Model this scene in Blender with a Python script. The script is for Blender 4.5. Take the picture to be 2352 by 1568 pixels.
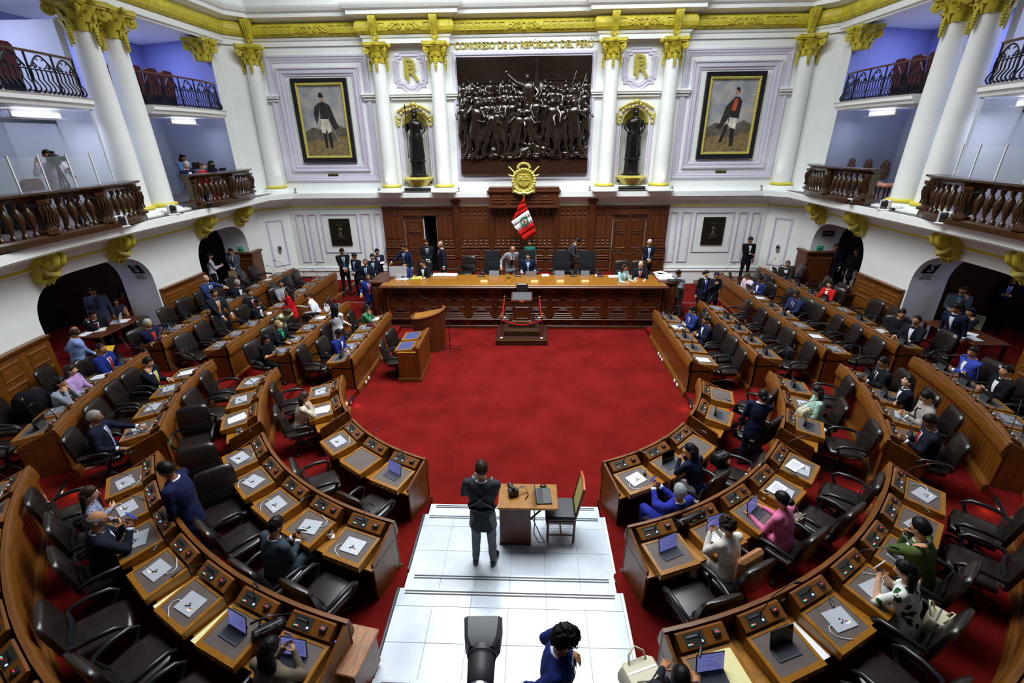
import bpy, bmesh, math, random
import numpy as np
from mathutils import Vector, Matrix
random.seed(7); rng = np.random.default_rng(7)
for o in list(bpy.data.objects): bpy.data.objects.remove(o)
scene = bpy.context.scene
COL = scene.collection
PI = math.pi
R_ = math.radians

# ---------------------------------------------------------------- camera
def cam_axes(yaw, pitch, roll):
    cy, sy, cp, sp = math.cos(yaw), math.sin(yaw), math.cos(pitch), math.sin(pitch)
    fwd = Vector((-sy*cp, cy*cp, sp)); right = Vector((cy, sy, 0)); up = right.cross(fwd)
    cr, sr = math.cos(roll), math.sin(roll)
    return cr*right + sr*up, -sr*right + cr*up, fwd
FPX = 1070.9
CAMP = Vector((0.251, -18.988, 5.848))
CR, CU, CF = cam_axes(R_(2.36), R_(-23.43), R_(-0.62))
cam = bpy.data.cameras.new('camera'); camo = bpy.data.objects.new('camera', cam); COL.objects.link(camo)
cam.sensor_width = 36.0; cam.lens = FPX/2352*36.0; cam.clip_end = 200; cam.clip_start = 0.05
camo.matrix_world = Matrix((( CR.x, CU.x, -CF.x, CAMP.x), (CR.y, CU.y, -CF.y, CAMP.y), (CR.z, CU.z, -CF.z, CAMP.z), (0, 0, 0, 1)))
scene.camera = camo
def ray(px, py): return CF + CR*((px-1176)/FPX) - CU*((py-784)/FPX)
def atz(px, py, z):
    v = ray(px, py); t = (z-CAMP.z)/v.z; return CAMP + v*t
def aty(px, py, y):
    v = ray(px, py); t = (y-CAMP.y)/v.y; return CAMP + v*t
def atx(px, py, x):
    v = ray(px, py); t = (x-CAMP.x)/v.x; return CAMP + v*t

# ---------------------------------------------------------------- world, lights, exposure
world = bpy.data.worlds.new('world'); scene.world = world; world.use_nodes = True
world.node_tree.nodes['Background'].inputs[0].default_value = (0.75, 0.82, 1.0, 1)
world.node_tree.nodes['Background'].inputs[1].default_value = 0.035
def area(name, loc, rot, sx, sy, power, col=(1, 1, 1), spread=PI):
    l = bpy.data.lights.new(name, 'AREA'); l.shape = 'RECTANGLE'; l.size = sx; l.size_y = sy; l.energy = power; l.color = col; l.spread = spread
    o = bpy.data.objects.new(name, l); COL.objects.link(o); o.location = loc; o.rotation_euler = rot; return o
def spot(name, loc, target, power, ang, col=(1, 1, 1), blend=0.7, rad=0.05):
    l = bpy.data.lights.new(name, 'SPOT'); l.energy = power; l.spot_size = R_(ang); l.spot_blend = blend; l.color = col; l.shadow_soft_size = rad
    o = bpy.data.objects.new(name, l); COL.objects.link(o); o.location = loc
    o.rotation_euler = (Vector(target)-Vector(loc)).to_track_quat('-Z', 'Y').to_euler(); return o
area('skylight_lamp', (0, -8.6, 12.6), (0, 0, 0), 7, 7, 1700, (0.93, 0.97, 1.0), R_(132))
area('back_wall_fill', (0, -5.0, 13.0), (R_(28), 0, 0), 15, 1.5, 800, (0.92, 0.98, 1.0))  # added fill light to brighten the upper back wall, not a real fixture
for s_ in (-1, 1): area('side_wall_fill', (s_*5.2, -7.0, 12.6), (0, R_(s_*34), 0), 1.5, 9, 170, (0.93, 0.98, 1.0))  # added pair of fill lights for the side walls, no fixtures there
scene.view_settings.view_transform = 'Standard'
scene.view_settings.look = 'None'
scene.view_settings.gamma = 1.0
scene.view_settings.use_curve_mapping = False
scene.view_settings.exposure = 0.0

# ---------------------------------------------------------------- materials
def lin(c):
    if isinstance(c, str):
        c = c.lstrip('#'); c = [int(c[i:i+2], 16)/255 for i in (0, 2, 4)]
    return tuple((x/12.92 if x <= 0.04045 else ((x+0.055)/1.055)**2.4) for x in c)
MATS = {}
def mat(name, col, rough=0.6, metal=0.0, spec=0.5, var=0.0, vscale=6.0, stretch=None, bump=0.0, bscale=60.0, emit=None, estr=1.0, coat=0.0, col2=None, sheen=0.0, alpha=1.0, trans=0.0, detail=3.0):
    if name in MATS: return MATS[name]
    m = bpy.data.materials.new(name); m.use_nodes = True; nt = m.node_tree; b = nt.nodes['Principled BSDF']
    c = lin(col); b.inputs['Base Color'].default_value = (*c, 1)
    b.inputs['Roughness'].default_value = rough; b.inputs['Metallic'].default_value = metal
    b.inputs['Specular IOR Level'].default_value = spec; b.inputs['Coat Weight'].default_value = coat; b.inputs['Coat Roughness'].default_value = 0.2
    b.inputs['Sheen Weight'].default_value = sheen
    if alpha < 1: b.inputs['Alpha'].default_value = alpha
    if trans: b.inputs['Transmission Weight'].default_value = trans
    if emit:
        b.inputs['Emission Color'].default_value = (*lin(emit), 1); b.inputs['Emission Strength'].default_value = estr
    if var or bump:
        tc = nt.nodes.new('ShaderNodeTexCoord'); mp = nt.nodes.new('ShaderNodeMapping'); nt.links.new(tc.outputs['Object'], mp.inputs[0])
        if stretch: mp.inputs['Scale'].default_value = stretch
    if var:
        n = nt.nodes.new('ShaderNodeTexNoise'); n.inputs['Scale'].default_value = vscale; n.inputs['Detail'].default_value = detail; n.inputs['Roughness'].default_value = 0.6
        nt.links.new(mp.outputs[0], n.inputs[0])
        r = nt.nodes.new('ShaderNodeValToRGB'); c2 = lin(col2) if col2 else tuple(x*(1-var) for x in c)
        c1 = c if col2 else tuple(min(1, x*(1+var)) for x in c)
        r.color_ramp.elements[0].color = (*c2, 1); r.color_ramp.elements[1].color = (*c1, 1); r.color_ramp.elements[0].position = 0.33; r.color_ramp.elements[1].position = 0.67
        nt.links.new(n.outputs['Fac'], r.inputs[0]); nt.links.new(r.outputs[0], b.inputs['Base Color'])
    if bump:
        n2 = nt.nodes.new('ShaderNodeTexNoise'); n2.inputs['Scale'].default_value = bscale; n2.inputs['Detail'].default_value = 2
        nt.links.new(mp.outputs[0], n2.inputs[0]); bp = nt.nodes.new('ShaderNodeBump'); bp.inputs['Strength'].default_value = bump; bp.inputs['Distance'].default_value = 0.02
        nt.links.new(n2.outputs['Fac'], bp.inputs['Height']); nt.links.new(bp.outputs[0], b.inputs['Normal'])
    MATS[name] = m; return m
WALL = mat('wall_white_paint', '#eef1ee', 0.55, var=0.03, vscale=1.2)
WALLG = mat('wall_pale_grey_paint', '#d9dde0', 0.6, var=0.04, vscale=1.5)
LILAC = mat('lilac_moulding_paint', '#cfcbdc', 0.5, var=0.03, vscale=3)
YEL = mat('gilt_yellow_paint', '#c3b434', 0.5, var=0.22, vscale=7, bump=0.25, bscale=25)
YELS = mat('gilt_yellow_stripe', '#d8c83c', 0.45)
GOLD = mat('polished_gold_leaf', '#d2c45c', 0.26, metal=0.35, bump=0.2, bscale=40, spec=0.8)
BRONZE = mat('dark_bronze', '#2a1d14', 0.20, metal=0.3, var=0.3, vscale=9, coat=0.7, spec=0.9, bump=0.35, bscale=16)
BRONZE2 = mat('black_bronze', '#1c1817', 0.25, metal=0.4, coat=0.3)
RED = mat('red_carpet', '#691412', 0.95, spec=0.05, var=0.24, vscale=1.3, bump=0.35, bscale=420, detail=7)
REDW = mat('dark_red_riser', '#6e1510', 0.9, spec=0.1)
WOOD = mat('desk_wood', '#6d3e10', 0.36, var=0.26, vscale=3.0, stretch=(5, 5, 0.7), coat=0.12)
WOODH = mat('desk_wood_across', '#6c3f12', 0.34, var=0.22, vscale=3.0, stretch=(1.0, 1.0, 8), coat=0.12)
WOODL = mat('worn_desk_wood', '#93601b', 0.28, var=0.2, vscale=4.0, stretch=(2, 2, 2), coat=0.15)
WOODD = mat('dark_panel_wood', '#582c10', 0.40, var=0.3, vscale=3.0, stretch=(6, 6, 0.6), coat=0.1)
WOODK = mat('carved_dark_wood', '#4e260e', 0.35, var=0.25, vscale=5.0, coat=0.15)
WOODB = mat('baluster_wood', '#3a220d', 0.25, var=0.25, vscale=5, coat=0.35)
WOODDK = mat('dark_brown_wood', '#33190d', 0.5, var=0.2, vscale=4)  # deepest brown wood, for steps, legs and corridor panelling
PAD = mat('grey_leather_pad', '#5b504b', 0.65, var=0.06, vscale=10, bump=0.08, bscale=250)
PADB = mat('blue_leather_pad', '#3a4474', 0.6)
LEA = mat('brown_leather', '#201917', 0.30, var=0.12, vscale=9, bump=0.06, bscale=90, spec=0.6)
LEAK = mat('black_leather', '#1b1d22', 0.33, var=0.1, vscale=9, bump=0.1, bscale=100, spec=0.6)
PLAS = mat('black_plastic', '#17171a', 0.35)
PLASG = mat('grey_plastic', '#3a3d42', 0.45)
CHAS = mat('silver_aluminium', '#c4c9d2', 0.35, metal=0.25)
CHASD = mat('grey_aluminium', '#8d929c', 0.4, metal=0.25)
KEYB = mat('keyboard_grey_fabric', '#474c58', 0.75, var=0.1, vscale=60)
SCR = mat('lit_tablet_screen', '#2a2d5c', 0.15, emit='#7a80cc', estr=0.55)
SCRK = mat('dark_screen', '#0b0b10', 0.12)
PAPER = mat('white_paper', '#f0f1f2', 0.8)
PAPERY = mat('cream_paper', '#ece3a6', 0.8)
INK = mat('grey_print', '#b4b6bc', 0.8)
MARB = mat('white_marble', '#d3d9e0', 0.18, var=0.07, vscale=2.2, col2='#bcc6d3', detail=8, spec=0.5)
MARBG = mat('marble_joint', '#b9bfca', 0.5)
STRIP = mat('black_grip_strip', '#1d1f28', 0.5)
METAL = mat('brushed_steel', '#b9bcc2', 0.25, metal=0.9)
WHITE = mat('white_plastic', '#e8e9ea', 0.4)
CABLE = mat('white_cable', '#dfe0e2', 0.5)
IRON = mat('wrought_iron', '#15151c', 0.45, metal=0.3)
PURP = mat('purple_lit_room_wall', '#8f97d4', 0.7, var=0.04, vscale=1.0)  # purple of the gallery lighting is put into this wall colour
PURPG = mat('grey_room_wall', '#8f95a4', 0.7, var=0.04, vscale=1.0)
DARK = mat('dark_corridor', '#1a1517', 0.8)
LAMP = mat('fluorescent_tube', '#ffffff', 0.5, emit='#eef0ff', estr=14)
MAROON = mat('maroon_upholstery', '#4d1220', 0.75)
GLASS = mat('clear_glass', '#dfe8ec', 0.05, alpha=0.07, spec=0.4)
BRASS = mat('aged_brass', '#a08a35', 0.35, metal=0.8)
REDL = mat('red_indicator', '#ff2a20', 0.4, emit='#ff3428', estr=1.0)
BLUEL = mat('blue_indicator', '#c8d8ff', 0.4, emit='#aac4ff', estr=1.2)
GREENL = mat('green_indicator', '#3ad08a', 0.4, emit='#2fd08a', estr=0.6)
FROST = mat('pale_blue_plastic', '#8fb4e6', 0.15, alpha=0.55, spec=0.6)
def cloth(hexc, rough=0.85):
    if not hexc.startswith('#'): return MATS[hexc]
    return mat('cloth_'+hexc.lstrip('#'), hexc, rough, spec=0.15, var=0.10, vscale=14, bump=0.25, bscale=9)
def pattern(name, base, spot, scale, thr, rough=0.8):
    m = mat(name, base, rough, spec=0.2); nt = m.node_tree; b = nt.nodes['Principled BSDF']
    tc = nt.nodes.new('ShaderNodeTexCoord'); v = nt.nodes.new('ShaderNodeTexVoronoi'); v.inputs['Scale'].default_value = scale; nt.links.new(tc.outputs['Object'], v.inputs['Vector'])
    n = nt.nodes.new('ShaderNodeTexNoise'); n.inputs['Scale'].default_value = scale*2.2; nt.links.new(tc.outputs['Object'], n.inputs['Vector'])
    a = nt.nodes.new('ShaderNodeMath'); a.operation = 'MULTIPLY_ADD'; a.inputs[1].default_value = 0.9; nt.links.new(n.outputs['Fac'], a.inputs[0]); nt.links.new(v.outputs['Distance'], a.inputs[2])
    r = nt.nodes.new('ShaderNodeValToRGB'); r.color_ramp.interpolation = 'CONSTANT'; r.color_ramp.elements[0].color = (*lin(spot), 1); r.color_ramp.elements[1].color = (*lin(base), 1); r.color_ramp.elements[1].position = thr
    nt.links.new(a.outputs[0], r.inputs[0]); nt.links.new(r.outputs[0], b.inputs['Base Color']); return m
def flat(hexc, rough=0.6): return mat('plain_'+hexc.lstrip('#'), hexc, rough)

pattern('leaf_print', '#e2e6df', '#1c4a2a', 8.0, 0.74); pattern('grey_print', '#8a8fae', '#3a3e58', 26.0, 0.8); pattern('mint_print', '#a9c6b6', '#7f9a90', 14.0, 0.68)
# ---------------------------------------------------------------- mesh builder
class MB:
    def __init__(s): s.v = []; s.f = []; s.m = []
    def add(s, vs, fs, m=0, M=None):
        n = len(s.v)
        if M is not None: vs = [tuple(M @ Vector(v)) for v in vs]
        s.v.extend([tuple(v) for v in vs]); s.f.extend([tuple(i+n for i in f) for f in fs])
        s.m.extend([m]*len(fs) if not isinstance(m, list) else m)
        return s
    def box(s, x0, x1, y0, y1, z0, z1, m=0, M=None, c=0.0):
        if x0 > x1: x0, x1 = x1, x0
        if y0 > y1: y0, y1 = y1, y0
        if z0 > z1: z0, z1 = z1, z0
        if c <= 0:
            v = [(x, y, z) for z in (z0, z1) for y in (y0, y1) for x in (x0, x1)]
            f = [(0, 2, 3, 1), (4, 5, 7, 6), (0, 1, 5, 4), (2, 6, 7, 3), (0, 4, 6, 2), (1, 3, 7, 5)]
            return s.add(v, f, m, M)
        c = min(c, (x1-x0)*0.45, (y1-y0)*0.45, (z1-z0)*0.45)
        v = []; idx = {}
        for i, x in enumerate((x0, x1)):
            for j, y in enumerate((y0, y1)):
                for k, z in enumerate((z0, z1)):
                    sx, sy, sz = (c if i == 0 else -c), (c if j == 0 else -c), (c if k == 0 else -c)
                    idx[i, j, k] = len(v)
                    v += [(x, y+sy, z+sz), (x+sx, y, z+sz), (x+sx, y+sy, z)]
        g = lambda i, j, k, a: idx[i, j, k]+a
        f = []
        for i in (0, 1):
            q = [g(i, 0, 0, 0), g(i, 1, 0, 0), g(i, 1, 1, 0), g(i, 0, 1, 0)]; f.append(tuple(q if i else q[::-1]))
            q = [g(0, i, 0, 1), g(1, i, 0, 1), g(1, i, 1, 1), g(0, i, 1, 1)]; f.append(tuple(q[::-1] if i else q))
            q = [g(0, 0, i, 2), g(1, 0, i, 2), g(1, 1, i, 2), g(0, 1, i, 2)]; f.append(tuple(q if i else q[::-1]))
        for a in (0, 1):
            for b in (0, 1):
                q = [g(0, a, b, 1), g(0, a, b, 2), g(1, a, b, 2), g(1, a, b, 1)]; f.append(tuple(q if a == b else q[::-1]))
                q = [g(a, 0, b, 0), g(a, 0, b, 2), g(a, 1, b, 2), g(a, 1, b, 0)]; f.append(tuple(q if a != b else q[::-1]))
                q = [g(a, b, 0, 0), g(a, b, 0, 1), g(a, b, 1, 1), g(a, b, 1, 0)]; f.append(tuple(q if a == b else q[::-1]))
        for i in (0, 1):
            for j in (0, 1):
                for k in (0, 1):
                    q = [g(i, j, k, 0), g(i, j, k, 1), g(i, j, k, 2)]; f.append(tuple(q if (i+j+k) % 2 else q[::-1]))
        return s.add(v, f, m, M)
    def rings(s, rs, m=0, cap=True, closed=True, M=None):
        n = len(rs[0]); v = [p for r in rs for p in r]; f = []
        for i in range(len(rs)-1):
            for j in range(n if closed else n-1):
                k = (j+1) % n
                f.append((i*n+j, i*n+k, (i+1)*n+k, (i+1)*n+j))
        if cap and closed:
            f.append(tuple(range(n))[::-1]); f.append(tuple((len(rs)-1)*n+j for j in range(n)))
        return s.add(v, f, m, M)
    def tube(s, pts, r, n=6, m=0, cap=True, M=None, ry=None):
        pts = [Vector(p) for p in pts]; rr = r if isinstance(r, (list, tuple)) else [r]*len(pts)
        T = []
        for i in range(len(pts)):
            a = pts[max(i-1, 0)]; b = pts[min(i+1, len(pts)-1)]; d = (b-a); T.append(d.normalized() if d.length > 1e-9 else Vector((0, 0, 1)))
        u = T[0].orthogonal().normalized()
        if abs(T[0].z) < 0.99: u = T[0].cross(Vector((0, 0, 1))).normalized()
        rs = []
        for p, t, q in zip(pts, T, rr):
            u = (u - t*u.dot(t)); u = u.normalized() if u.length > 1e-6 else t.orthogonal().normalized()
            w = t.cross(u); k = ry if ry else 1.0
            rs.append([tuple(p + u*(q*math.cos(2*PI*j/n)) + w*(q*k*math.sin(2*PI*j/n))) for j in range(n)])
        return s.rings(rs, m, cap, True, M)
    def lathe(s, prof, n=12, m=0, M=None, cap=True):
        return s.rings([[(r*math.cos(2*PI*j/n), r*math.sin(2*PI*j/n), z) for j in range(n)] for r, z in prof], m, cap, True, M)
    def prism(s, poly, a, b, axis='z', m=0, M=None):
        def mk(p, h): return (p[0], p[1], h) if axis == 'z' else ((p[0], h, p[1]) if axis == 'y' else (h, p[0], p[1]))
        n = len(poly); v = [mk(p, a) for p in poly]+[mk(p, b) for p in poly]
        f = [tuple(range(n))[::-1], tuple(range(n, 2*n))]+[(i, (i+1) % n, n+(i+1) % n, n+i) for i in range(n)]
        return s.add(v, f, m, M)
    def ball(s, c, r, nu=10, nv=7, m=0, M=None):
        rx, ry, rz = r if isinstance(r, (list, tuple)) else (r, r, r)
        prof = [(math.sin(PI*i/nv), -math.cos(PI*i/nv)) for i in range(nv+1)]
        prof[0] = (0.02, -1); prof[-1] = (0.02, 1)
        return s.rings([[(c[0]+rx*a*math.cos(2*PI*j/nu), c[1]+ry*a*math.sin(2*PI*j/nu), c[2]+rz*b) for j in range(nu)] for a, b in prof], m, True, True, M)
    def frame(s, x0, x1, z0, z1, prof, y0=0.0, m=0, M=None, fill=None):
        # moulding swept round a rectangle on a wall facing -y; prof = [(inset, depth)]
        rs = [[(x0+t, y0-d, z0+t), (x1-t, y0-d, z0+t), (x1-t, y0-d, z1-t), (x0+t, y0-d, z1-t)] for t, d in prof]
        s.rings(rs, m, False, True, M)
        if fill is not None: s.add(rs[-1], [(0, 1, 2, 3)], fill, M)
        return s
    def mesh(s, name, mats, ang=35, smooth=True):
        me = bpy.data.meshes.new(name); me.from_pydata(s.v, [], s.f)
        for x in (mats if isinstance(mats, (list, tuple)) else [mats]): me.materials.append(x)
        if any(s.m): me.polygons.foreach_set('material_index', s.m)
        bm = bmesh.new(); bm.from_mesh(me); bmesh.ops.recalc_face_normals(bm, faces=bm.faces); bm.to_mesh(me); bm.free()
        if smooth:
            me.polygons.foreach_set('use_smooth', [True]*len(me.polygons)); me.set_sharp_from_angle(angle=R_(ang))
        me.update(); return me
    def build(s, name, mats, parent=None, ang=35, loc=None, rz=0.0, smooth=True):
        return inst(s.mesh(name, mats, ang, smooth), name, parent, loc, rz)
def inst(me, name, parent=None, loc=None, rz=0.0, M=None):
    o = bpy.data.objects.new(name, me); COL.objects.link(o)
    if parent is not None: o.parent = parent
    if M is not None: o.matrix_local = M
    else:
        if loc is not None: o.location = loc
        if rz: o.rotation_euler = (0, 0, rz)
    return o
def thing(name, label, cat, loc=(0, 0, 0), rz=0.0, group=None):
    o = bpy.data.objects.new(name, None); COL.objects.link(o); o.empty_display_size = 0.1
    o.location = loc; o.rotation_euler = (0, 0, rz); return tag(o, label, cat, group)
def tag(o, label, cat, group=None):
    o['label'] = label; o['category'] = cat
    if group: o['group'] = group
    return o
def struct(o): o['kind'] = 'structure'; return o
def TR(x, y, z, rz=0.0, rx=0.0, ry=0.0): return Matrix.Translation((x, y, z)) @ Matrix.Rotation(rz, 4, 'Z') @ Matrix.Rotation(ry, 4, 'Y') @ Matrix.Rotation(rx, 4, 'X')
def text_mb(txt, size, depth, font_off=0.0, shear=0.0):
    c = bpy.data.curves.new('t', 'FONT'); c.body = txt; c.size = size; c.extrude = depth; c.align_x = 'CENTER'; c.align_y = 'CENTER'; c.resolution_u = 2; c.offset = font_off
    o = bpy.data.objects.new('t', c); COL.objects.link(o)
    me = bpy.data.meshes.new_from_object(o.evaluated_get(bpy.context.evaluated_depsgraph_get()))
    mb = MB(); mb.add([tuple(v.co) for v in me.vertices], [tuple(p.vertices) for p in me.polygons])
    bpy.data.objects.remove(o); bpy.data.curves.remove(c); bpy.data.meshes.remove(me); return mb
ORD = ['first', 'second', 'third', 'fourth', 'fifth', 'sixth', 'seventh', 'eighth', 'ninth', 'tenth']
# ================================================================ the hall: floor, tiers, walls, galleries
CY = -8.92
RK = [4.06, 5.55, 7.04, 8.60]
WX = 10.4
def arc_path(R, a0, a1, n):      # angle from -y axis, + to the right
    return [(R*math.sin(R_(a0+(a1-a0)*i/n)), CY-R*math.cos(R_(a0+(a1-a0)*i/n))) for i in range(n+1)]
fl = struct(MB().box(-14.5, 14.5, -21, 0.3, -0.2, 0.0).build('floor', RED))
def tier(k):
    z = 0.15*k; R = RK[k-1]
    for s, nm in ((-1, 'left'), (1, 'right')):
        yfar = {1: -2.55, 2: -0.0, 3: -0.0, 4: -0.0}[k]
        xin = R if k > 1 else R
        inner = [(s*xin, yfar), (s*xin, CY)]+[(s*x, y) for x, y in arc_path(R, 90, math.degrees(math.asin(1.44/R)), 30)][1:]
        outer = [(s*14.4, yfar), (s*14.4, CY)]+[(s*x, y) for x, y in arc_path(14.4, 90, math.degrees(math.asin(1.44/14.4)), 30)][1:]
        if k == 1: inner[0] = (s*4.7, yfar); inner.insert(1, (s*4.7, -4.6)); inner.insert(2, (s*R, -4.6)); outer.insert(1, (s*14.4, -4.6)); outer.insert(2, (s*14.4, -4.61))
        mb = MB()
        rs = [[(a[0], a[1], z-0.17), (a[0], a[1], z), (b[0], b[1], z)] for a, b in zip(inner, outer)]
        for i in range(len(rs)-1):
            a, b = rs[i], rs[i+1]
            mb.add([a[0], b[0], b[1], a[1]], [(0, 1, 2, 3)], 0); mb.add([a[1], b[1], b[2], a[2]], [(0, 1, 2, 3)], 0)
        struct(mb.build('floor_tier_%s_%d' % (nm, k), [RED], ang=20))
for k in (1, 2, 3, 4): tier(k)
for s, nm in ((-1, 'left'), (1, 'right')):
    st = struct(MB().box(s*4.7, s*5.57, -2.55, 0, 0.0, 0.298).build('floor_landing_'+nm, RED))
    MB().box(s*7.0, s*7.09, -2.6, -0.02, 0.29, 0.458, c=0.01).build('wood_nosing', WOODH, st)
    MB().box(s*5.75, s*6.6, -2.60, -2.545, 0.22, 0.305, c=0.01).build('step_edge_light', METAL, st)
# light bars at the tier edges in the aisles
for s in (-1, 1):
    for k, th in ((1, 82.5), (1, 52.3), (2, 55.0), (3, 58.0), (4, 60.5)):
        R = RK[k-1]-0.02; x, y = s*R*math.sin(R_(th)), CY-R*math.cos(R_(th))
        L = 0.42
        b = MB().box(-L/2, L/2, -0.035, 0.02, -0.02, 0.03, 1, c=0.01); b.box(-L/2, L/2, -0.04, -0.034, 0.0, 0.018, 0)
        o = b.build('step_light_bar', [LAMP if False else METAL, PLAS], None, loc=(x, y, 0.15*k+0.01), rz=s*R_(th))
        pl_ = bpy.data.lights.new('step_bar_lamp', 'POINT'); pl_.energy = 0.9; pl_.color = (1, .62, .4); pl_.shadow_soft_size = .03
        po_ = bpy.data.objects.new('step_bar_lamp', pl_); COL.objects.link(po_); rq = R-.10; po_.location = (s*rq*math.sin(R_(th)), CY-rq*math.cos(R_(th)), .15*k-.06)
        tag(o, '%s step edge bar on the %s side at the %s tier %s' % ('steel', 'left' if s < 0 else 'right', ORD[k-1], 'beside the straight rows' if th > 80 else 'in the diagonal aisle'), 'step bar', 'step edge bars')
# ---- marble aisle
mz = [(-12.78, -13.12, 0.10, 1), (-13.12, -14.34, 0.20, 3), (-14.34, -14.66, 0.30, 1), (-14.66, -15.86, 0.40, 3), (-15.86, -16.15, 0.50, 1), (-16.15, -17.6, 0.60, 3)]
aisle = struct(MB().box(-1.43, 1.43, -17.6, -12.8, 0.0, 0.085, 0).build('floor_marble_aisle', MARBG))
for i, (y1, y0, z, nr) in enumerate(mz):
    hw = 1.43 if i % 2 == 0 else 1.45
    MB().box(-hw, hw, y0, y1-0.005, 0.08, z-0.012).build('aisle_step', MARBG, aisle)
    rows = [(y1, y1-0.26)]+[(y1-0.26-(abs(y0-y1)-0.26)*j/(nr-1), y1-0.26-(abs(y0-y1)-0.26)*(j+1)/(nr-1)) for j in range(nr-1)] if nr > 1 else [(y1, y0)]
    for j, (ya, yb) in enumerate(rows):
        n = (4, 6, 6, 3, 7, 6)[(i+j) % 6] if j == 0 else 6
        for q in range(n):
            xa, xb = -hw+2*hw*q/n, -hw+2*hw*(q+1)/n
            o = MB().box(xa+0.002, xb-0.002, yb+0.002, ya-0.002, z-0.03, z, c=0.002).build('marble_slab', MARB, aisle)
    for dy in (0.035, 0.075):
        MB().box(-hw+0.08 if i % 2 else -hw+0.1, hw-0.08, y1-dy-0.018, y1-dy, z-0.002, z+0.004).build('grip_strip', STRIP, aisle)
    if i % 2:
        for s in (-1, 1): MB().box(s*hw, s*(hw+0.04), y0, y1, z-0.1, z+0.012, c=0.01).build('aisle_edge', PLASG if s < 0 else WALL, aisle)

# ---- wall path (left wall far->near reversed, chamfer, back, chamfer, right)
def side_path(s, n=30):
    p = [(s*WX, -0.85), (s*WX, CY)]
    return p+[(s*x, y) for x, y in arc_path(WX, 90, 42, n)][1:]
def full_path():
    L = side_path(-1)[::-1]
    return L+[(-9.5, 0.0), (9.5, 0.0)]+side_path(1)
def sweep(mb, prof, path, m=0, closed=False, caps=True):
    # prof [(d, z)]: d = distance into the room from the path
    n = len(path); rs = []
    for i in range(n):
        a = Vector(path[max(i-1, 0)]); p = Vector(path[i]); b = Vector(path[min(i+1, n-1)])
        d1 = (p-a).normalized() if i > 0 else (b-p).normalized(); d2 = (b-p).normalized() if i < n-1 else d1
        n1 = Vector((d1.y, -d1.x)); n2 = Vector((d2.y, -d2.x)); nn = (n1+n2); nn = nn/max(0.5, nn.length_squared)*2
        rs.append([(p.x+nn.x*d, p.y+nn.y*d, z) for d, z in prof])
    mm = m if isinstance(m, list) else [m]*(len(prof)-1)
    for i in range(n-1):
        for j in range(len(prof)-1):
            mb.add([rs[i][j], rs[i+1][j], rs[i+1][j+1], rs[i][j+1]], [(0, 1, 2, 3)], mm[j])
    if caps and len(prof) > 2:
        mb.add(rs[0], [tuple(range(len(prof)))], mm[0]); mb.add(rs[-1], [tuple(range(len(prof)))], mm[-1])
    return mb
FULL = full_path()
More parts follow.
